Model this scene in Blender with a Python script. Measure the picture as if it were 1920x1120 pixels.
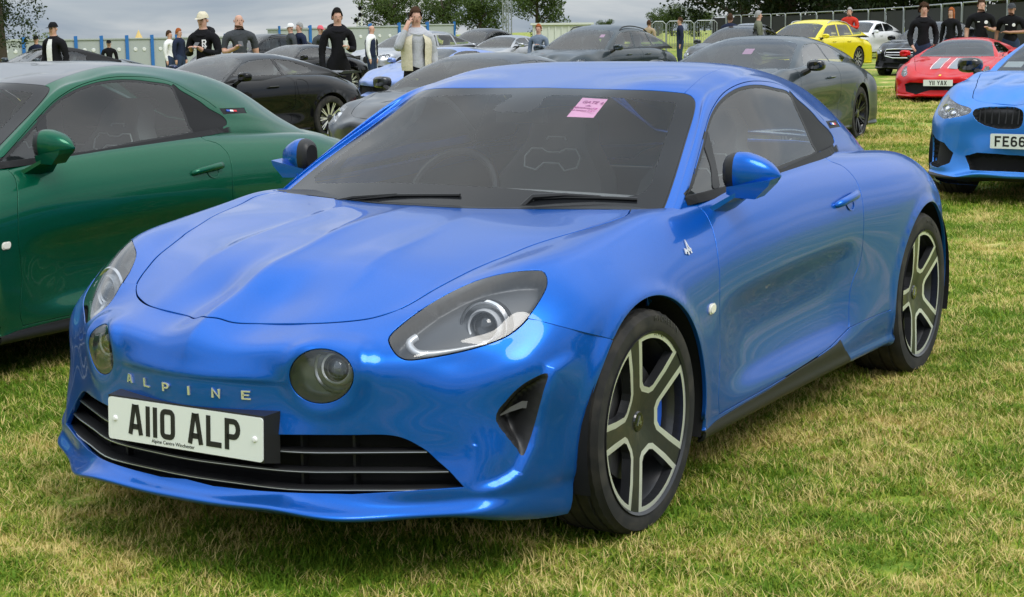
# A field of parked sports cars under an overcast sky; a blue two-seat coupe in front.
# World frame: x = forward of the blue coupe (front axle at x = 0), y = its left, z = up, metres.
import bpy, bmesh, math, random, mathutils
import numpy as np
from mathutils import Vector, Matrix
R_ = math.radians
sc = bpy.context.scene
for o_ in list(bpy.data.objects): bpy.data.objects.remove(o_)

# ---------------------------------------------------------------- camera
cam_d = bpy.data.cameras.new('camera'); cam = bpy.data.objects.new('camera', cam_d)
sc.collection.objects.link(cam); sc.camera = cam
CAM = Vector((3.886033, 2.793292, 1.373448))
yaw, pitch, roll = R_(211.235336), R_(-9.374010), R_(-.661045)
fw = Vector((math.cos(pitch)*math.cos(yaw), math.cos(pitch)*math.sin(yaw), math.sin(pitch)))
rt = fw.cross(Vector((0, 0, 1))).normalized(); up = rt.cross(fw)
c_, s_ = math.cos(roll), math.sin(roll)
rt, up = c_*rt + s_*up, -s_*rt + c_*up
cam.matrix_world = Matrix(((rt.x, up.x, -fw.x, CAM.x), (rt.y, up.y, -fw.y, CAM.y), (rt.z, up.z, -fw.z, CAM.z), (0, 0, 0, 1)))
cam_d.sensor_fit = 'HORIZONTAL'; cam_d.sensor_width = 36; cam_d.lens = 56.949; cam_d.clip_start = .05; cam_d.clip_end = 3000

# ---------------------------------------------------------------- sky: Nishita behind a broken grey cloud deck (overcast luminance rises towards the zenith)
SUN_EL, SUN_AZ = R_(52), R_(70)      # azimuth measured from +x towards +y
world = bpy.data.worlds.new('World'); sc.world = world; world.use_nodes = True
nt = world.node_tree; nt.nodes.clear()
def wn(t, **k):
    n = nt.nodes.new(t)
    for a, b in k.items(): setattr(n, a, b)
    return n
wo = wn('ShaderNodeOutputWorld'); bg = wn('ShaderNodeBackground'); bg.inputs['Strength'].default_value = .1
sky = wn('ShaderNodeTexSky', sky_type='NISHITA'); sky.sun_disc = False
sky.sun_elevation = SUN_EL; sky.sun_rotation = R_(90) - SUN_AZ; sky.air_density = 1.0; sky.dust_density = 2.0
tc = wn('ShaderNodeTexCoord'); sep = wn('ShaderNodeSeparateXYZ'); nt.links.new(tc.outputs['Generated'], sep.inputs[0])
def wm(op, a, b=None, clamp=False):
    n = wn('ShaderNodeMath', operation=op, use_clamp=clamp)
    for i, q in enumerate((a, b)):
        if q is None: continue
        if isinstance(q, (int, float)): n.inputs[i].default_value = q
        else: nt.links.new(q, n.inputs[i])
    return n.outputs[0]
zc = wm('MAXIMUM', sep.outputs['Z'], 0.0)
den = wm('ADD', zc, .16)
comb = wn('ShaderNodeCombineXYZ'); nt.links.new(wm('DIVIDE', sep.outputs['X'], den), comb.inputs[0]); nt.links.new(wm('DIVIDE', sep.outputs['Y'], den), comb.inputs[1])
n1 = wn('ShaderNodeTexNoise'); n1.inputs['Scale'].default_value = 1.15; n1.inputs['Detail'].default_value = 9; n1.inputs['Roughness'].default_value = .52; n1.inputs['Distortion'].default_value = .35
n2 = wn('ShaderNodeTexNoise'); n2.inputs['Scale'].default_value = .42; n2.inputs['Detail'].default_value = 4
nt.links.new(comb.outputs[0], n1.inputs['Vector']); nt.links.new(comb.outputs[0], n2.inputs['Vector'])
cl = wm('ADD', wm('MULTIPLY', n1.outputs['Fac'], .62), wm('MULTIPLY', n2.outputs['Fac'], .38))
ramp = wn('ShaderNodeValToRGB'); nt.links.new(cl, ramp.inputs[0])
cr = ramp.color_ramp; cr.elements[0].position = .35; cr.elements[0].color = (.36, .46, .60, 1); cr.elements[1].position = .575; cr.elements[1].color = (.96, .99, 1.0, 1)
e_ = cr.elements.new(.455); e_.color = (.60, .68, .76, 1)
lum = wm('ADD', 5.6, wm('MULTIPLY', zc, 12.5))
vm = wn('ShaderNodeVectorMath', operation='SCALE'); nt.links.new(ramp.outputs[0], vm.inputs[0]); nt.links.new(lum, vm.inputs['Scale'])
mixw = wn('ShaderNodeMix', data_type='RGBA'); mixw.inputs['Factor'].default_value = .86
nt.links.new(sky.outputs[0], mixw.inputs['A']); nt.links.new(vm.outputs[0], mixw.inputs['B'])
nt.links.new(mixw.outputs['Result'], bg.inputs['Color']); nt.links.new(bg.outputs[0], wo.inputs[0])

sun_d = bpy.data.lights.new('sun', 'SUN'); sun_d.energy = 1.5; sun_d.angle = R_(30); sun_d.color = (1, .965, .90)
sun = bpy.data.objects.new('sun', sun_d); sc.collection.objects.link(sun)
sd = Vector((math.cos(SUN_EL)*math.cos(SUN_AZ), math.cos(SUN_EL)*math.sin(SUN_AZ), math.sin(SUN_EL)))
sun.rotation_euler = sd.to_track_quat('Z', 'Y').to_euler()

vs = sc.view_settings; vs.view_transform = 'Standard'; vs.look = 'None'; vs.exposure = 0.45; vs.gamma = 1; vs.use_curve_mapping = False
sc.cycles.max_bounces = 8; sc.cycles.transparent_max_bounces = 16; sc.cycles.caustics_reflective = False; sc.cycles.caustics_refractive = False
sc.cycles.use_denoising = True

# ---------------------------------------------------------------- smooth surfaces
def pchip(xs, ys, x):
    """smooth 1-D interpolation (Catmull style tangents, limited)"""
    xs = np.asarray(xs, float); ys = np.asarray(ys, float)
    if xs[0] > xs[-1]:
        xs, ys = xs[::-1], ys[::-1]
    h = np.diff(xs); d = np.diff(ys) / h
    m = np.empty_like(ys)
    m[0], m[-1] = d[0], d[-1]
    m[1:-1] = (d[:-1] * h[1:] + d[1:] * h[:-1]) / (h[1:] + h[:-1])
    x = np.asarray(x, float)
    k = np.clip(np.searchsorted(xs, x) - 1, 0, len(h) - 1)
    t = np.clip((x - xs[k]) / h[k], 0, 1)
    hh = h[k]
    return ((1 + 2*t)*(1-t)**2*ys[k] + t*(1-t)**2*hh*m[k] + t*t*(3-2*t)*ys[k+1] + t*t*(t-1)*hh*m[k+1])

class Surf:
    """tensor product uniform cubic B-spline that (nearly) interpolates a grid of points; v=0 row lies on y=0 (mirrored)"""
    def __init__(s, P, iters=6, mirror=True, disp=None):
        P = np.asarray(P, float); s.M, s.N = P.shape[:2]; s.mirror = mirror; s.disp = disp
        Q = P.copy()
        for _ in range(iters):
            E = s._pad(Q)
            B = (E[:-2] + 4*E[1:-1] + E[2:]) / 6
            B = (B[:, :-2] + 4*B[:, 1:-1] + B[:, 2:]) / 6
            Q = Q + (P - B)
        s.E = s._pad(Q)
    def _pad(s, Q):
        E = np.concatenate([2*Q[:1] - Q[1:2], Q, 2*Q[-1:] - Q[-2:-1]], 0)
        first = E[:, 1:2] * [1, -1, 1] if s.mirror else 2*E[:, :1] - E[:, 1:2]
        return np.concatenate([first, E, 2*E[:, -1:] - E[:, -2:-1]], 1)
    @staticmethod
    def _w(t):
        w = np.stack([(1-t)**3, 3*t**3 - 6*t*t + 4, -3*t**3 + 3*t*t + 3*t + 1, t**3], -1) / 6
        d = np.stack([-(1-t)**2, 3*t*t - 4*t, -3*t*t + 2*t + 1, t*t], -1) / 2
        return w, d
    def base(s, u, v, deriv=True):
        u = np.clip(np.asarray(u, float), 0, s.M-1); v = np.clip(np.asarray(v, float), 0, s.N-1)
        i = np.minimum(u.astype(int), s.M-2); j = np.minimum(v.astype(int), s.N-2)
        wu, du = s._w(u-i); wv, dv = s._w(v-j)
        G = s.E[(i[..., None, None] + np.arange(4)[:, None]), (j[..., None, None] + np.arange(4)[None, :])]
        p = np.einsum('...a,...b,...abc->...c', wu, wv, G)
        if not deriv: return p
        return p, np.einsum('...a,...b,...abc->...c', du, wv, G), np.einsum('...a,...b,...abc->...c', wu, dv, G)
    def __call__(s, u, v):
        p, pu, pv = s.base(u, v)
        n = np.cross(pu, pv); n /= np.linalg.norm(n, axis=-1, keepdims=True) + 1e-12
        if s.disp is not None:
            p = p + n * s.disp(p)[..., None]
        return p
    def frame(s, u, v):
        """point, d/du, d/dv, outward normal (numeric so that the displacement counts)"""
        e = 1e-3
        u = np.asarray(u, float); v = np.asarray(v, float)
        p = s(u, v)
        ua, ub = np.minimum(u+e, s.M-1), np.maximum(u-e, 0)
        va, vb = np.minimum(v+e, s.N-1), np.maximum(v-e, 0)
        pu = (s(ua, v) - s(ub, v)) / (ua-ub)[..., None]
        pv = (s(u, va) - s(u, vb)) / (va-vb)[..., None]
        n = np.cross(pu, pv); n /= np.linalg.norm(n, axis=-1, keepdims=True) + 1e-12
        return p, pu, pv, n * s.sign
    sign = 1.0
    def set_out(s, c):
        """choose the outward sign by an inside point c"""
        U, V = np.meshgrid(np.linspace(.1, s.M-1.1, 24), np.linspace(.1, s.N-1.1, 16), indexing='ij')
        p, _, _, n = s.frame(U, V)
        s.sign = 1.0 if np.mean(np.sign(np.sum((p - np.asarray(c)) * n, -1))) > 0 else -1.0
        if s.disp is not None and s.sign < 0:
            d = s.disp; s.disp = lambda q: -d(q)
        return s

def rows_to_grid(stations, rows):
    """rows: list of (xs, ys, zs) tables; gives P[station][row]"""
    P = np.zeros((len(stations), len(rows), 3))
    for k, (xs, ys, zs) in enumerate(rows):
        P[:, k, 0] = stations
        P[:, k, 1] = pchip(xs, ys, stations) if np.ndim(ys) else ys
        P[:, k, 2] = pchip(xs, zs, stations) if np.ndim(zs) else zs
    return P

# ---------------------------------------------------------------- the low two-seat coupe: three smooth skins
def smooth(a, b, x):
    t = np.clip((x-a)/(b-a), 0, 1); return t*t*(3-2*t)

BLADE_LINE = np.array([(.346,.847,.574),(.405,.835,.561),(.455,.822,.547),(.466,.82,.529),(.476,.814,.487),(.481,.804,.446),(.487,.793,.399),(.501,.786,.36),(.522,.779,.328),(.544,.773,.296),(.568,.763,.282),(.596,.747,.27),(.622,.725,.263),(.652,.686,.258)])
def blade_disp(p):
    """the bumper corner: a raised blade outside the intake, the surface inside it pressed in"""
    q = np.stack([p[..., 0], np.abs(p[..., 1]), p[..., 2]], -1); sh = q.shape[:-1]; q = q.reshape(-1, 3); out = np.zeros(len(q))
    w = np.nonzero((q[:, 0] > .22) & (q[:, 1] > .5) & (q[:, 2] < .70))[0]
    if len(w):
        A, B = BLADE_LINE[:-1], BLADE_LINE[1:]; D = B-A; L = np.linalg.norm(D, axis=1); s0 = np.r_[0, np.cumsum(L)]
        t = np.clip(((q[w][:, None]-A)*D).sum(-1)/(L*L), 0, 1); v = q[w][:, None]-(A+t[..., None]*D); d = np.linalg.norm(v, axis=-1); i = d.argmin(1); r = np.arange(len(w))
        side = (v[r, i]*np.cross(np.array([.6, .8, 0]), D[i]/L[i][:, None])).sum(1); s = s0[i]+t[r, i]*L[i]; dd = d[r, i]
        f = smooth(0, .12, s)*(1-smooth(s0[-1]-.09, s0[-1], s))
        sg = np.tanh(side/.010); 
        out[w] = f*(.0085*(.5+.5*sg)*np.exp(-(dd/.050)**2) - .0075*(.5-.5*sg)*np.exp(-(dd/.060)**2))*BLADE_SIGN
    return out.reshape(sh)
BLADE_SIGN = 1.0
def coupe_surfaces(G=None):
    # upper skin: bonnet, wings, doors, rear quarters
    X = [.85,.75,.65,.55,.45,.35,.25,.12,0,-.15,-.3,-.45,-.6,-.8,-1.0,-1.2,-1.4,-1.6,-1.8,-2.0,-2.2,-2.42,-2.6,-2.75,-2.9,-3.02,-3.12,-3.2]
    z0 = [.62,.683,.722,.754,.779,.80,.818,.833,.843,.852,.857,.86,.86,.86,.86,.86,.86,.87,.88,.89,.90,.90,.90,.895,.88,.85,.78,.66]
    z1 = [.60,.672,.713,.747,.774,.796,.815,.831,.842,.851,.856,.86,.86,.86,.86,.86,.86,.87,.88,.89,.90,.90,.90,.895,.88,.85,.78,.66]
    z2 = [.57,.645,.694,.730,.760,.785,.806,.825,.838,.848,.855,.86,.86,.86,.86,.86,.86,.87,.88,.89,.90,.90,.895,.89,.875,.84,.77,.65]
    y3 = [.33,.36,.38,.42,.45,.47,.49,.51,.53,.55,.56,.56,.56,.56,.56,.56,.56,.55,.53,.50,.48,.47,.46,.45,.43,.40,.36,.31]
    z3 = [.53,.605,.662,.702,.735,.763,.784,.807,.822,.836,.848,.856,.86,.86,.86,.865,.87,.875,.88,.89,.89,.88,.875,.865,.85,.81,.73,.61]
    y4 = [.40,.46,.48,.50,.525,.56,.59,.62,.64,.665,.68,.69,.70,.705,.705,.70,.69,.67,.645,.61,.59,.575,.56,.545,.52,.48,.43,.36]
    z4 = [.48,.55,.635,.685,.724,.755,.780,.803,.818,.834,.850,.862,.868,.876,.885,.893,.90,.91,.92,.915,.90,.878,.862,.848,.825,.78,.70,.58]
    y5 = [.45,.50,.55,.58,.61,.65,.69,.715,.725,.735,.745,.752,.758,.762,.762,.758,.75,.737,.72,.70,.685,.675,.665,.65,.62,.575,.505,.41]
    z5 = [.43,.50,.59,.66,.716,.760,.784,.803,.818,.835,.850,.860,.867,.877,.888,.898,.907,.916,.920,.912,.90,.885,.866,.842,.805,.75,.66,.54]
    y6 = [.48,.53,.60,.64,.68,.73,.765,.785,.795,.80,.802,.802,.803,.806,.808,.808,.805,.80,.795,.790,.786,.782,.775,.76,.72,.66,.57,.45]
    z6 = [.38,.44,.53,.61,.674,.712,.738,.760,.770,.779,.792,.806,.818,.831,.840,.848,.856,.866,.876,.884,.884,.870,.844,.806,.76,.70,.61,.50]
    y7 = [.50,.56,.64,.70,.755,.80,.83,.848,.852,.852,.849,.847,.847,.850,.853,.853,.853,.855,.860,.866,.870,.870,.860,.836,.79,.72,.61,.47]
    z7 = [.33,.38,.46,.53,.58,.63,.665,.688,.697,.697,.702,.710,.718,.729,.739,.747,.755,.765,.775,.785,.789,.785,.766,.735,.69,.63,.55,.46]
    y8 = [.51,.58,.66,.73,.79,.838,.865,.876,.879,.876,.869,.863,.860,.861,.862,.863,.865,.869,.878,.890,.898,.900,.892,.868,.815,.74,.625,.48]
    z8 = [.28,.33,.40,.46,.50,.54,.57,.59,.60,.592,.585,.583,.585,.59,.60,.607,.612,.618,.628,.645,.657,.660,.645,.62,.585,.53,.47,.40]
    y9 = [.51,.58,.66,.73,.79,.842,.868,.878,.882,.880,.874,.866,.856,.842,.836,.834,.836,.846,.865,.884,.894,.897,.89,.868,.818,.745,.63,.485]
    z9 = [.24,.27,.33,.37,.40,.42,.43,.44,.44,.44,.44,.44,.44,.44,.44,.44,.44,.445,.45,.455,.46,.46,.46,.45,.43,.40,.37,.33]
    y10= [.51,.58,.66,.73,.79,.842,.866,.876,.880,.879,.875,.871,.868,.864,.861,.860,.861,.865,.873,.882,.888,.890,.885,.865,.815,.745,.63,.485]
    z10= [.22]*2+[.27]*1+[.29]*25
    y11= [.51,.58,.66,.73,.79,.840,.862,.872,.876,.876,.873,.870,.868,.866,.864,.863,.863,.864,.868,.872,.874,.876,.872,.855,.81,.74,.625,.48]
    z11= [.215]*28
    y12= [.50,.57,.65,.72,.78,.82,.84,.85,.85,.85,.845,.842,.84,.838,.836,.836,.836,.838,.842,.846,.85,.85,.845,.83,.79,.72,.61,.46]
    z12= [.17]*28
    y13= [.3,.4,.5,.55,.6]+[.62]*18+[.6,.55,.5,.4,.3]
    z13= [.155]*28
    t = X
    rows = [(t,0.0,z0),(t,.12,z1),(t,.25,z2),(t,y3,z3),(t,y4,z4),(t,y5,z5),(t,y6,z6),(t,y7,z7),(t,y8,z8),(t,y9,z9),(t,y10,z10),(t,y11,z11),(t,y12,z12),(t,y13,z13)]
    def dispU(p):
        x, y, z = p[..., 0], np.abs(p[..., 1]), p[..., 2]
        d = np.zeros_like(x)
        # raised arch lips
        for cx, cz, r in ((0.0, .311, .352), (-2.42, .322, .362)):
            rr = np.hypot(x-cx, z-cz)
            w = np.exp(-((rr-r)/.028)**2) * smooth(.70, .82, y)
            d += .010 * w
        # bonnet: centre spine and two outer creases
        f = smooth(.12, .40, x)
        d += .0085 * np.exp(-(np.sqrt(y*y+.004**2)-.004)/.030) * smooth(-.25, .25, x)
        yc = .245 + .05*np.clip(x, 0, 1)
        s = (y - yc)
        d += (.0065*np.exp(-(np.sqrt(s*s+.006**2)-.006)/np.where(s < 0, .055, .030))) * smooth(-.2, .25, x) * (1-smooth(.42, .62, x)) * (y < .5)
        d += -.0025*np.exp(-((y-.12)/.06)**2) * smooth(0, .3, x)*(1-smooth(.45, .66, x))
        # scalloped door
        ex = smooth(-.42, -.75, x) * (1 - smooth(-1.50, -1.78, x))
        top = .575 + .05*np.clip((-x-.5)/1.1, 0, 1)
        d += -.016 * ex * smooth(top+.03, top-.075, z) * smooth(.24, .34, z) * (y > .7)
        return d
    PU = rows_to_grid(X, rows) if G is None else G['U']
    U = Surf(PU, disp=dispU).set_out((-1.2, .2, .45))
    # front skin: bumper wall from the lip up to the bonnet, wrapped round to the front arch
    R = [ # per column: list of (x,y,z) from under the lip to well behind the bonnet edge
     [(.80,0,.165),(.918,0,.205),(.916,0,.228),(.893,0,.258),(.885,0,.33),(.886,0,.40),(.888,0,.46),(.886,0,.52),(.876,0,.57),(.853,0,.617),(.803,0,.661),(.72,0,.697),(.63,0,.73)],
     [(.78,.13,.165),(.912,.14,.205),(.910,.14,.228),(.884,.14,.258),(.873,.14,.33),(.874,.14,.40),(.876,.14,.46),(.874,.14,.52),(.862,.14,.565),(.832,.14,.603),(.765,.135,.644),(.68,.13,.684),(.59,.125,.728)],
     [(.74,.25,.165),(.893,.30,.205),(.890,.30,.228),(.851,.30,.258),(.840,.30,.33),(.841,.30,.40),(.843,.30,.46),(.842,.30,.52),(.830,.30,.56),(.795,.29,.598),(.715,.27,.645),(.63,.262,.684),(.54,.25,.727)],
     [(.70,.36,.16),(.852,.436,.195),(.842,.433,.222),(.806,.43,.258),(.786,.43,.33),(.784,.43,.40),(.786,.43,.46),(.783,.43,.515),(.768,.425,.555),(.73,.415,.597),(.645,.402,.653),(.57,.395,.688),(.48,.38,.725)],
     [(.62,.46,.16),(.750,.553,.190),(.742,.555,.22),(.732,.56,.258),(.714,.562,.33),(.708,.563,.40),(.707,.563,.46),(.702,.560,.52),(.688,.552,.562),(.655,.533,.605),(.602,.503,.660),(.54,.488,.694),(.46,.47,.730)],
     [(.56,.54,.16),(.672,.652,.190),(.668,.654,.22),(.662,.658,.258),(.645,.662,.33),(.639,.663,.40),(.636,.662,.46),(.628,.655,.52),(.606,.638,.562),(.572,.612,.605),(.525,.572,.670),(.472,.548,.720),(.40,.525,.752)],
     [(.50,.64,.13),(.585,.712,.172),(.582,.717,.22),(.576,.724,.258),(.562,.737,.33),(.556,.742,.40),(.553,.742,.46),(.548,.735,.52),(.530,.718,.565),(.495,.690,.612),(.445,.640,.690),(.405,.605,.742),(.335,.575,.772)],
     [(.42,.72,.11),(.475,.772,.158),(.473,.778,.22),(.470,.787,.258),(.462,.799,.33),(.458,.804,.40),(.456,.805,.46),(.454,.800,.52),(.445,.785,.573),(.424,.758,.630),(.386,.705,.705),(.350,.660,.755),(.285,.62,.783)],
     [(.33,.77,.10),(.360,.815,.150),(.358,.818,.22),(.355,.828,.258),(.35,.838,.33),(.347,.844,.40),(.345,.846,.46),(.345,.842,.52),(.341,.828,.585),(.330,.800,.650),(.308,.750,.722),(.282,.698,.768),(.225,.65,.794)],
     [(.22,.80,.10),(.235,.838,.150),(.233,.840,.22),(.23,.85,.258),(.227,.86,.33),(.224,.867,.40),(.222,.869,.46),(.221,.866,.53),(.219,.852,.60),(.213,.825,.665),(.20,.775,.732),(.185,.718,.778),(.13,.66,.803)],
     [(.08,.82,.10),(.09,.85,.150),(.088,.852,.22),(.087,.86,.258),(.086,.87,.33),(.085,.876,.40),(.083,.88,.46),(.082,.878,.53),(.08,.866,.61),(.078,.838,.68),(.073,.79,.745),(.065,.73,.788),(.02,.67,.81)],
    ]
    P = np.array(R)            # [column][level]
    P = np.transpose(P, (1, 0, 2))   # u = level (bottom to top), v = column (centre to side)
    def dispF(p):
        x, y, z = p[..., 0], np.abs(p[..., 1]), p[..., 2]
        d = np.zeros_like(x)
        rr = np.hypot(x, z-.311)
        d += .010*np.exp(-((rr-.352)/.028)**2) * smooth(.76, .84, y)
        d += .0085*np.exp(-(np.sqrt(y*y+.004**2)-.004)/.030) * smooth(.52, .65, z)
        d += .0045*np.exp(-((z-.528)/np.where(z < .528, .010, .022))**2)*(1-smooth(.20, .31, y))
        d += blade_disp(p)
        # the nose shelf: flatter, slightly hollow panel between the round lamps
        d += -.004*np.exp(-((y-.17)/.09)**2)*np.exp(-((z-.58)/.03)**2)
        # brows round the round lamps
        q = np.hypot((y-.375)/1.0, (z-.545)/1.0)
        d += .008*np.exp(-((q-.085)/.022)**2)*smooth(.48, .58, z)*(1-smooth(.60, .64, z))
        d += .003*np.exp(-((q-.09)/.02)**2)*(1-smooth(.60, .64, z))
        return d
    if G is not None: P = G['F']
    Fs = Surf(P, disp=dispF).set_out((0, .2, .45))
    # glasshouse skin
    S = [-.1,-.25,-.43,-.55,-.7,-.85,-1.0,-1.15,-1.3,-1.5,-1.7,-1.9,-2.1,-2.3,-2.5,-2.7,-2.9]
    q = [
     [(0,.80),(.2,.79),(.46,.745),(.74,.66),(.765,.655),(.775,.65),(.78,.64),(.785,.62),(.79,.58)],
     [(0,.877),(.2,.869),(.46,.827),(.73,.748),(.758,.745),(.768,.738),(.774,.725),(.78,.70),(.785,.65)],
     [(0,.969),(.2,.960),(.455,.920),(.705,.851),(.735,.851),(.748,.842),(.754,.828),(.76,.80),(.765,.75)],
     [(0,1.026),(.2,1.018),(.44,.984),(.677,.922),(.708,.925),(.724,.913),(.735,.893),(.752,.855),(.757,.80)],
     [(0,1.092),(.2,1.085),(.42,1.056),(.638,1.002),(.668,1.009),(.686,1.000),(.708,.952),(.752,.870),(.757,.81)],
     [(0,1.148),(.2,1.143),(.40,1.123),(.596,1.083),(.624,1.094),(.644,1.088),(.686,1.004),(.753,.880),(.758,.82)],
     [(0,1.186),(.2,1.184),(.38,1.175),(.535,1.160),(.580,1.163),(.616,1.148),(.676,1.030),(.753,.889),(.758,.83)],
     [(0,1.216),(.2,1.216),(.38,1.213),(.515,1.208),(.572,1.197),(.612,1.172),(.674,1.044),(.752,.897),(.757,.84)],
     [(0,1.239),(.2,1.241),(.38,1.243),(.49,1.238),(.560,1.217),(.608,1.185),(.672,1.050),(.748,.904),(.753,.85)],
     [(0,1.252),(.2,1.253),(.37,1.249),(.475,1.237),(.553,1.210),(.612,1.172),(.674,1.045),(.740,.913),(.745,.86)],
     [(0,1.246),(.2,1.244),(.36,1.233),(.465,1.212),(.553,1.172),(.628,1.115),(.680,1.020),(.728,.922),(.73,.87)],
     [(0,1.222),(.2,1.218),(.35,1.200),(.46,1.170),(.555,1.115),(.645,1.030),(.678,.975),(.705,.925),(.71,.88)],
     [(0,1.178),(.2,1.173),(.34,1.152),(.455,1.118),(.55,1.055),(.628,.982),(.655,.945),(.68,.905),(.69,.86)],
     [(0,1.112),(.2,1.107),(.34,1.085),(.45,1.048),(.54,.992),(.605,.940),(.63,.91),(.655,.875),(.67,.83)],
     [(0,1.032),(.2,1.027),(.33,1.005),(.44,.972),(.52,.935),(.575,.90),(.60,.875),(.63,.84),(.65,.80)],
     [(0,.946),(.2,.941),(.32,.92),(.42,.895),(.50,.868),(.55,.845),(.58,.82),(.61,.79),(.63,.76)],
     [(0,.86),(.2,.855),(.31,.835),(.40,.815),(.48,.79),(.53,.77),(.56,.75),(.59,.72),(.61,.69)],
    ]
    PC = np.array([[(S[i], a, b) for a, b in q[i]] for i in range(len(S))])
    if G is not None: PC = G['C']
    Cs = Surf(PC).set_out((-1.2, .1, .7))
    for s_, p_ in ((U, PU), (Fs, P), (Cs, PC)): s_.P = p_
    return U, Fs, Cs

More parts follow.
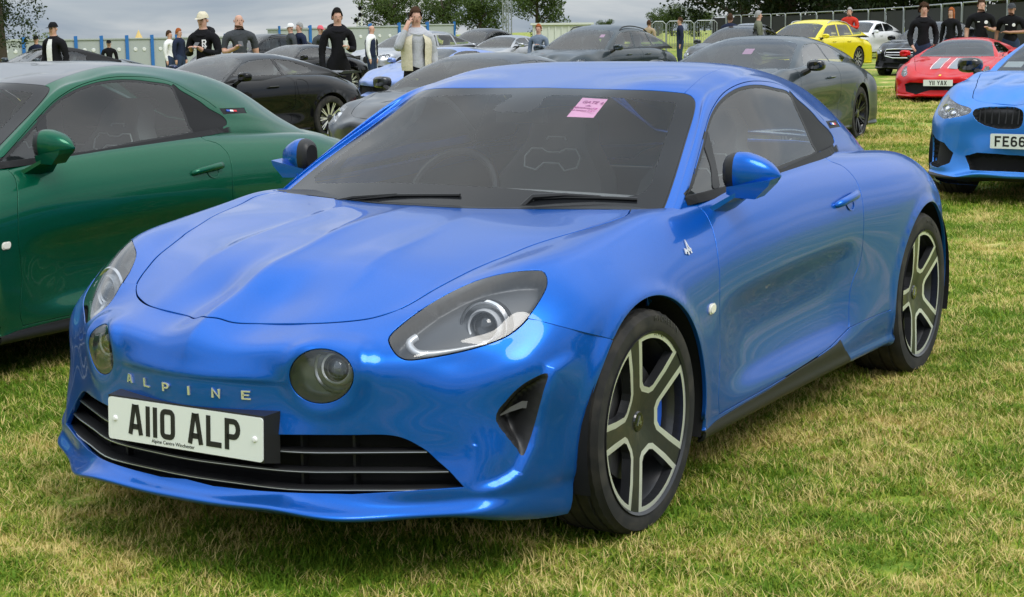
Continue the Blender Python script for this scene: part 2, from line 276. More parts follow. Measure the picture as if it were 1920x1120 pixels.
# control grids and panel outlines (surface coordinates) of the coupe
GRID = {
'U': np.array([0.8526,0.0,0.621,0.8452,0.1151,0.585,0.8475,0.2468,0.5621,0.851,0.329,0.5305,0.8528,0.4006,0.4835,0.8528,0.4511,0.4335,0.8516,0.4806,0.3819,0.8506,0.5002,0.3307,0.8501,0.5101,0.2802,0.85,0.51,0.2401,0.85,0.51,0.22,0.85,0.51,0.215,0.85,0.5,0.17,0.85,0.3,0.155,0.7467,0.0,0.6692,0.7389,0.1123,0.6405,0.7455,0.246,0.6317,0.7505,0.3596,0.6034,0.7549,0.4623,0.5544,0.7575,0.5035,0.5083,0.7575,0.5334,0.449,0.754,0.5618,0.385,0.7514,0.5806,0.3317,0.7503,0.5801,0.2703,0.7501,0.58,0.2201,0.75,0.58,0.2151,0.75,0.57,0.17,0.75,0.4,0.155,0.6459,0.0,0.7047,0.6367,0.1109,0.6749,0.6446,0.246,0.6787,0.6486,0.3796,0.6559,0.6535,0.4819,0.6369,0.6591,0.554,0.6017,0.6627,0.6056,0.548,0.6613,0.6454,0.4762,0.6555,0.6628,0.4078,0.6513,0.6607,0.3318,0.6502,0.6601,0.2703,0.65,0.66,0.2151,0.65,0.65,0.17,0.65,0.5,0.155,0.5512,0.0,0.7477,0.5438,0.1141,0.725,0.5461,0.2472,0.7189,0.549,0.4199,0.6963,0.5541,0.5016,0.6892,0.5599,0.584,0.6755,0.5648,0.6482,0.6331,0.5687,0.7158,0.556,0.5648,0.7447,0.4788,0.5542,0.7343,0.3752,0.5505,0.7305,0.2906,0.55,0.73,0.2151,0.55,0.72,0.17,0.55,0.55,0.155,0.4498,0.0,0.7704,0.4495,0.1187,0.7666,0.4495,0.2488,0.7573,0.4511,0.4502,0.7338,0.4551,0.5268,0.731,0.4592,0.6152,0.7304,0.4637,0.692,0.6937,0.4699,0.7776,0.6043,0.4687,0.8118,0.5214,0.4597,0.8009,0.4108,0.4509,0.7909,0.291,0.4501,0.7901,0.2151,0.45,0.78,0.17,0.45,0.6,0.155,0.3483,0.0,0.7904,0.3494,0.1199,0.7897,0.3504,0.2498,0.7827,0.3513,0.4705,0.7625,0.3541,0.5625,0.7604,0.3565,0.6559,0.7694,0.3602,0.7414,0.7256,0.3638,0.8157,0.6466,0.3622,0.8501,0.5539,0.3563,0.8462,0.4269,0.3505,0.8419,0.2905,0.35,0.8399,0.215,0.35,0.82,0.17,0.35,0.62,0.155,0.2487,0.0,0.8117,0.2489,0.1201,0.8074,0.249,0.2501,0.7976,0.2506,0.4906,0.7834,0.2523,0.5922,0.7831,0.2539,0.6943,0.7896,0.2559,0.7717,0.7459,0.2571,0.8365,0.6738,0.2548,0.866,0.5757,0.2512,0.864,0.4313,0.2499,0.8648,0.2899,0.25,0.8618,0.215,0.25,0.84,0.17,0.25,0.62,0.155,0.1196,0.0,0.8303,0.1189,0.1202,0.8235,0.1187,0.2502,0.8157,0.1205,0.5101,0.8094,0.1208,0.6204,0.805,0.121,0.7157,0.8036,0.1214,0.786,0.7603,0.1213,0.847,0.6886,0.12,0.8706,0.5899,0.1191,0.8721,0.4391,0.1198,0.8752,0.2898,0.12,0.8719,0.215,0.12,0.85,0.17,0.12,0.62,0.155,-0.0001,0.0,0.8423,-0.0005,0.1201,0.8387,-0.0007,0.2501,0.8331,0.0006,0.5297,0.8266,0.0003,0.6394,0.8205,-0.0,0.7241,0.8177,-0.0003,0.7938,0.7673,-0.0004,0.8502,0.6939,-0.0006,0.8757,0.5985,-0.0004,0.88,0.4396,-0.0,0.8798,0.29,-0.0,0.876,0.215,-0.0,0.85,0.17,-0.0,0.62,0.155,-0.15,0.0,0.852,-0.15,0.12,0.8508,-0.15,0.25,0.8478,-0.1496,0.5494,0.8413,-0.15,0.6639,0.8362,-0.1503,0.7335,0.8344,-0.1505,0.7982,0.7758,-0.1505,0.8505,0.6933,-0.1502,0.8755,0.5908,-0.15,0.8799,0.44,-0.15,0.879,0.29,-0.15,0.876,0.215,-0.15,0.85,0.17,-0.15,0.62,0.155,-0.3,0.0,0.857,-0.3,0.12,0.856,-0.3,0.25,0.8551,-0.2989,0.5592,0.8599,-0.2993,0.6786,0.8544,-0.2996,0.7433,0.849,-0.3,0.8001,0.787,-0.3001,0.8476,0.6967,-0.3,0.8687,0.5838,-0.3,0.874,0.44,-0.3,0.875,0.29,-0.3,0.873,0.215,-0.3,0.845,0.17,-0.3,0.62,0.155,-0.45,0.0,0.86,-0.45,0.12,0.86,-0.45,0.25,0.8601,-0.4491,0.559,0.8604,-0.4496,0.6881,0.855,-0.4499,0.7499,0.8476,-0.4501,0.7999,0.7919,-0.4501,0.8458,0.7013,-0.45,0.8628,0.5818,-0.45,0.866,0.44,-0.45,0.871,0.29,-0.45,0.87,0.215,-0.45,0.842,0.17,-0.45,0.62,0.155,-0.6,0.0,0.86,-0.6,0.12,0.86,-0.6,0.25,0.86,-0.5999,0.5597,0.8587,-0.6001,0.6991,0.8615,-0.6002,0.7571,0.8598,-0.6002,0.8022,0.8119,-0.6001,0.8467,0.7156,-0.6,0.86,0.5848,-0.6,0.856,0.44,-0.6,0.868,0.29,-0.6,0.868,0.215,-0.6,0.84,0.17,-0.6,0.62,0.155,-0.8,0.0,0.86,-0.8,0.12,0.86,-0.8,0.25,0.86,-0.8,0.56,0.86,-0.8,0.705,0.876,-0.8,0.762,0.877,-0.8,0.806,0.831,-0.8,0.85,0.729,-0.8,0.861,0.59,-0.8,0.842,0.44,-0.8,0.864,0.29,-0.8,0.866,0.215,-0.8,0.838,0.17,-0.8,0.62,0.155,-1.0,0.0,0.86,-1.0,0.12,0.86,-1.0,0.25,0.86,-1.0,0.56,0.86,-1.0,0.705,0.885,-1.0,0.762,0.888,-1.0,0.808,0.84,-1.0,0.853,0.739,-1.0,0.862,0.6,-1.0,0.836,0.44,-1.0,0.861,0.29,-1.0,0.864,0.215,-1.0,0.836,0.17,-1.0,0.62,0.155,-1.2,0.0,0.86,-1.2,0.12,0.86,-1.2,0.25,0.86,-1.2,0.56,0.865,-1.2,0.7,0.893,-1.2,0.758,0.898,-1.2,0.808,0.848,-1.2,0.853,0.747,-1.2,0.863,0.607,-1.2,0.834,0.44,-1.2,0.86,0.29,-1.2,0.863,0.215,-1.2,0.836,0.17,-1.2,0.62,0.155,-1.4,0.0,0.86,-1.4,0.12,0.86,-1.4,0.25,0.86,-1.4,0.56,0.87,-1.4,0.69,0.9,-1.4,0.75,0.907,-1.4,0.805,0.856,-1.4,0.853,0.755,-1.4,0.865,0.612,-1.4,0.836,0.44,-1.4,0.861,0.29,-1.4,0.863,0.215,-1.4,0.836,0.17,-1.4,0.62,0.155,-1.6,0.0,0.87,-1.6,0.12,0.87,-1.6,0.25,0.87,-1.6,0.55,0.875,-1.6,0.67,0.91,-1.6,0.737,0.916,-1.6,0.8,0.866,-1.6,0.855,0.765,-1.6,0.869,0.618,-1.6,0.846,0.445,-1.6,0.865,0.29,-1.6,0.864,0.215,-1.6,0.838,0.17,-1.6,0.62,0.155,-1.8,0.0,0.88,-1.8,0.12,0.88,-1.8,0.25,0.88,-1.8,0.53,0.88,-1.8,0.645,0.92,-1.8,0.72,0.92,-1.8,0.795,0.876,-1.8,0.86,0.775,-1.8,0.878,0.628,-1.8,0.865,0.45,-1.8,0.873,0.29,-1.8,0.868,0.215,-1.8,0.842,0.17,-1.8,0.62,0.155,-2.0,0.0,0.89,-2.0,0.12,0.89,-2.0,0.25,0.89,-2.0,0.5,0.89,-2.0,0.61,0.915,-2.0,0.7,0.912,-2.0,0.79,0.884,-2.0,0.866,0.785,-2.0,0.89,0.645,-2.0,0.884,0.455,-2.0,0.882,0.29,-2.0,0.872,0.215,-2.0,0.846,0.17,-2.0,0.62,0.155,-2.2,0.0,0.9,-2.2,0.12,0.9,-2.2,0.25,0.9,-2.2,0.48,0.89,-2.2,0.59,0.9001,-2.2,0.6851,0.9002,-2.2001,0.7862,0.8843,-2.2,0.8701,0.7892,-2.2,0.898,0.657,-2.2,0.894,0.46,-2.2,0.888,0.29,-2.2,0.874,0.215,-2.2,0.85,0.17,-2.2,0.62,0.155,-2.42,0.0,0.9,-2.42,0.12,0.9,-2.42,0.25,0.9,-2.42,0.4701,0.8801,-2.4201,0.5753,0.8787,-2.4202,0.6756,0.8864,-2.4201,0.7823,0.8714,-2.4197,0.8683,0.7852,-2.4193,0.8965,0.6589,-2.4199,0.8966,0.4599,-2.42,0.89,0.29,-2.42,0.876,0.215,-2.42,0.85,0.17,-2.42,0.62,0.155,-2.6,0.0,0.9,-2.6,0.12,0.9,-2.6,0.25,0.895,-2.6001,0.46,0.8754,-2.6,0.5598,0.8625,-2.5997,0.6637,0.8659,-2.5989,0.7706,0.8421,-2.5977,0.8502,0.7616,-2.5972,0.8796,0.6394,-2.5995,0.8877,0.459,-2.6,0.885,0.29,-2.6,0.872,0.215,-2.6,0.845,0.17,-2.6,0.62,0.155,-2.75,0.0,0.895,-2.75,0.12,0.895,-2.75,0.25,0.89,-2.7501,0.45,0.8656,-2.75,0.5448,0.8486,-2.7495,0.6486,0.8416,-2.7482,0.7548,0.8028,-2.7469,0.8259,0.729,-2.747,0.8572,0.614,-2.7496,0.8666,0.4493,-2.75,0.865,0.29,-2.75,0.855,0.215,-2.75,0.83,0.17,-2.75,0.6,0.155,-2.9,0.0,0.88,-2.9,0.12,0.88,-2.9,0.25,0.875,-2.9,0.43,0.8503,-2.9,0.5198,0.8253,-2.8995,0.6188,0.8044,-2.8983,0.7165,0.757,-2.8977,0.7849,0.6856,-2.8986,0.8119,0.5823,-2.8999,0.8178,0.4298,-2.9,0.815,0.29,-2.9,0.81,0.215,-2.9,0.79,0.17,-2.9,0.55,0.155,-3.02,0.0,0.85,-3.02,0.12,0.85,-3.02,0.25,0.84,-3.02,0.4,0.81,-3.02,0.48,0.78,-3.0198,0.5747,0.7498,-3.0195,0.6591,0.6991,-3.0195,0.7191,0.6291,-3.0199,0.7398,0.5297,-3.02,0.745,0.4,-3.02,0.745,0.29,-3.02,0.74,0.215,-3.02,0.72,0.17,-3.02,0.5,0.155,-3.12,0.0,0.78,-3.12,0.12,0.78,-3.12,0.25,0.77,-3.12,0.36,0.73,-3.12,0.43,0.7,-3.12,0.505,0.66,-3.12,0.57,0.61,-3.12,0.61,0.55,-3.12,0.625,0.47,-3.12,0.63,0.37,-3.12,0.63,0.29,-3.12,0.625,0.215,-3.12,0.61,0.17,-3.12,0.4,0.155,-3.2,0.0,0.66,-3.2,0.12,0.66,-3.2,0.25,0.65,-3.2,0.31,0.61,-3.2,0.36,0.58,-3.2,0.41,0.54,-3.2,0.45,0.5,-3.2,0.47,0.46,-3.2,0.48,0.4,-3.2,0.485,0.33,-3.2,0.485,0.29,-3.2,0.48,0.215,-3.2,0.46,0.17,-3.2,0.3,0.155]).reshape(28, 14, 3),
'F': np.array([0.8,0.0,0.165,0.7802,0.1301,0.1651,0.7426,0.251,0.1671,0.6996,0.3593,0.16,0.6214,0.4614,0.1603,0.5621,0.5452,0.1623,0.5105,0.6535,0.1359,0.4212,0.7214,0.1106,0.33,0.77,0.1,0.22,0.8,0.1,0.08,0.82,0.1,0.918,0.0,0.205,0.9123,0.1401,0.2053,0.9019,0.3035,0.212,0.8509,0.4347,0.1949,0.7519,0.5554,0.1904,0.6778,0.6648,0.1944,0.6099,0.7436,0.1854,0.4862,0.7848,0.1632,0.3601,0.8151,0.15,0.235,0.838,0.15,0.09,0.85,0.15,0.916,0.0,0.228,0.9104,0.1402,0.2283,0.8994,0.3037,0.2354,0.8408,0.4316,0.2218,0.7428,0.5567,0.2204,0.6709,0.6645,0.2236,0.604,0.7457,0.2307,0.4878,0.7948,0.2258,0.3583,0.8183,0.2201,0.233,0.84,0.22,0.088,0.852,0.22,0.893,0.0,0.258,0.8846,0.1402,0.2584,0.86,0.3034,0.2652,0.8044,0.4285,0.2572,0.7309,0.5607,0.2582,0.6624,0.6664,0.2605,0.5958,0.7497,0.2663,0.4832,0.8017,0.2625,0.3552,0.8283,0.2581,0.23,0.85,0.258,0.087,0.86,0.258,0.885,0.0,0.33,0.8732,0.14,0.3303,0.8467,0.3023,0.3355,0.7846,0.4288,0.3291,0.7099,0.5609,0.3297,0.6441,0.6679,0.3309,0.5758,0.7543,0.334,0.4692,0.807,0.3323,0.3502,0.8383,0.3301,0.227,0.8602,0.33,0.086,0.87,0.33,0.886,0.0,0.4,0.872,0.1387,0.4003,0.8377,0.2964,0.403,0.7818,0.4294,0.4007,0.7015,0.5601,0.3992,0.6365,0.6645,0.4,0.5616,0.7494,0.4024,0.4644,0.8115,0.405,0.3483,0.8462,0.4013,0.2244,0.8693,0.4006,0.085,0.8765,0.4001,0.8879,0.0,0.4602,0.8705,0.1362,0.4619,0.8292,0.2903,0.4659,0.7792,0.4298,0.4651,0.6974,0.5587,0.4593,0.6319,0.6603,0.4601,0.5577,0.7487,0.4648,0.4683,0.8196,0.4719,0.3493,0.8532,0.4646,0.2234,0.8759,0.462,0.0832,0.882,0.4603,0.8855,0.0,0.5196,0.8684,0.1353,0.5251,0.8278,0.2904,0.5334,0.7774,0.4325,0.527,0.6948,0.5578,0.5217,0.6259,0.6548,0.522,0.557,0.7468,0.5295,0.4703,0.8193,0.5364,0.3521,0.8525,0.528,0.2233,0.8763,0.5332,0.0825,0.8822,0.5308,0.8747,0.0,0.568,0.8589,0.1361,0.5706,0.8245,0.2957,0.5794,0.7695,0.4311,0.5718,0.6873,0.5526,0.5672,0.609,0.6415,0.5685,0.5429,0.7344,0.5784,0.4616,0.8049,0.591,0.3506,0.8403,0.597,0.2222,0.8633,0.6043,0.0806,0.8706,0.611,0.8507,0.0,0.6124,0.8303,0.136,0.6058,0.7998,0.2915,0.6176,0.7364,0.4215,0.6097,0.6609,0.5353,0.611,0.5896,0.6226,0.6227,0.514,0.7086,0.6295,0.4352,0.7736,0.6456,0.3424,0.8142,0.6645,0.2182,0.8413,0.6719,0.0763,0.8487,0.6841,0.7949,0.0,0.6486,0.7586,0.1264,0.6294,0.718,0.272,0.6443,0.6464,0.4057,0.6532,0.6045,0.5049,0.664,0.5403,0.578,0.6884,0.461,0.6543,0.7162,0.4002,0.7166,0.7207,0.3196,0.7583,0.7335,0.2088,0.7869,0.7441,0.0758,0.801,0.7521,0.717,0.0,0.6794,0.6742,0.118,0.6615,0.6287,0.2616,0.6839,0.5709,0.398,0.6895,0.542,0.4923,0.6948,0.4781,0.5545,0.7237,0.41,0.6113,0.7522,0.3563,0.6673,0.7673,0.2896,0.7034,0.7794,0.189,0.7215,0.793,0.0678,0.7373,0.8035,0.6299,0.0,0.711,0.5895,0.1125,0.6994,0.5352,0.2493,0.7232,0.4843,0.3822,0.7289,0.4592,0.4733,0.7286,0.3997,0.5283,0.7463,0.3342,0.5789,0.7673,0.288,0.6229,0.7824,0.2246,0.6506,0.7938,0.1336,0.6573,0.8051,0.0193,0.6714,0.8197]).reshape(13, 11, 3),
'C': np.array([-0.1,0.0,0.8,-0.1,0.2,0.79,-0.1,0.46,0.745,-0.1,0.74,0.66,-0.1,0.765,0.655,-0.1,0.775,0.65,-0.1,0.78,0.64,-0.1,0.785,0.62,-0.1,0.79,0.58,-0.25,0.0,0.877,-0.25,0.2,0.869,-0.2499,0.4601,0.8272,-0.2492,0.7304,0.7495,-0.2492,0.7584,0.7465,-0.2493,0.7684,0.7394,-0.2493,0.7743,0.7263,-0.2495,0.7803,0.701,-0.2497,0.7851,0.6506,-0.43,0.0,0.969,-0.43,0.2,0.96,-0.4303,0.4549,0.9194,-0.4301,0.705,0.8508,-0.4301,0.735,0.8509,-0.43,0.748,0.842,-0.4299,0.7541,0.8281,-0.4298,0.7601,0.8004,-0.4296,0.7652,0.7508,-0.5498,0.0,1.0265,-0.5499,0.2,1.0183,-0.5501,0.44,0.984,-0.5506,0.6768,0.921,-0.5506,0.7077,0.9239,-0.5506,0.7237,0.9119,-0.5506,0.7347,0.8918,-0.5506,0.7517,0.8538,-0.5505,0.7568,0.799,-0.6981,0.0,1.098,-0.6986,0.2001,1.0894,-0.7,0.4202,1.0568,-0.7002,0.6379,1.0018,-0.7002,0.6679,1.0088,-0.7001,0.6859,0.9999,-0.7,0.708,0.9521,-0.7001,0.752,0.87,-0.7002,0.7569,0.8097,-0.8472,0.0,1.1567,-0.8473,0.2004,1.1512,-0.8429,0.4048,1.1426,-0.8505,0.5961,1.0821,-0.851,0.6238,1.0917,-0.8514,0.6435,1.0847,-0.8517,0.6852,1.0002,-0.8505,0.7527,0.8789,-0.8502,0.7579,0.8197,-0.9983,0.0,1.1913,-0.9977,0.2008,1.1906,-0.9883,0.3876,1.2021,-0.9946,0.5385,1.1657,-0.997,0.5819,1.1613,-0.9989,0.6167,1.1412,-1.0016,0.675,1.02,-1.0009,0.7525,0.886,-1.0003,0.7578,0.8291,-1.1499,0.0,1.2163,-1.1497,0.2002,1.2163,-1.1474,0.3825,1.216,-1.1487,0.5172,1.2053,-1.1497,0.5736,1.1907,-1.1504,0.6132,1.1631,-1.1513,0.674,1.0333,-1.1503,0.7519,0.8955,-1.1501,0.757,0.8396,-1.3001,0.0,1.2391,-1.3001,0.2,1.2419,-1.3003,0.3797,1.2395,-1.3,0.4901,1.2344,-1.2998,0.5606,1.215,-1.2997,0.6091,1.1844,-1.2997,0.6732,1.0507,-1.3,0.7481,0.904,-1.3,0.753,0.85,-1.5001,0.0,1.2562,-1.5,0.2001,1.2571,-1.5002,0.3701,1.2523,-1.5003,0.475,1.2385,-1.5004,0.5529,1.2099,-1.5003,0.6119,1.1714,-1.5001,0.6741,1.045,-1.5,0.74,0.913,-1.5,0.745,0.86,-1.7,0.0,1.2508,-1.7,0.2002,1.246,-1.7012,0.3624,1.2395,-1.702,0.469,1.2218,-1.7023,0.5578,1.1829,-1.7021,0.6323,1.1244,-1.7009,0.6818,1.0238,-1.7001,0.7282,0.9224,-1.7,0.7301,0.8701,-1.9,0.0,1.2221,-1.9004,0.2009,1.2194,-1.9037,0.3578,1.2148,-1.9054,0.4715,1.1913,-1.9057,0.5671,1.1364,-1.904,0.6533,1.044,-1.9023,0.6825,0.9826,-1.9009,0.7067,0.928,-1.9004,0.7107,0.8813,-2.1,0.0,1.178,-2.1006,0.2013,1.175,-2.1059,0.3527,1.1701,-2.1091,0.4743,1.1447,-2.1092,0.5694,1.0814,-2.1073,0.6434,1.0028,-2.1061,0.6676,0.9621,-2.1044,0.6891,0.9175,-2.1029,0.6959,0.8682,-2.3,0.0,1.112,-2.3003,0.2006,1.1078,-2.3044,0.3495,1.0973,-2.3075,0.4663,1.0689,-2.3071,0.5553,1.0117,-2.3058,0.6175,0.9563,-2.3051,0.6409,0.9243,-2.3042,0.664,0.8868,-2.3031,0.6767,0.8388,-2.5,0.0,1.032,-2.5,0.2001,1.0271,-2.5006,0.3313,1.0067,-2.5016,0.4436,0.9768,-2.5018,0.524,0.9404,-2.5017,0.5788,0.905,-2.5016,0.6035,0.8797,-2.5013,0.633,0.844,-2.5011,0.6524,0.8032,-2.7,0.0,0.946,-2.7,0.2,0.941,-2.7001,0.3201,0.9202,-2.7003,0.4206,0.8958,-2.7004,0.5009,0.8693,-2.7005,0.551,0.8464,-2.7004,0.5809,0.8213,-2.7003,0.6107,0.791,-2.7002,0.6305,0.7607,-2.9,0.0,0.86,-2.9,0.2,0.855,-2.9,0.31,0.835,-2.9,0.4,0.815,-2.9,0.48,0.79,-2.9,0.53,0.77,-2.9,0.56,0.75,-2.9,0.59,0.72,-2.9,0.61,0.69]).reshape(17, 9, 3),
}
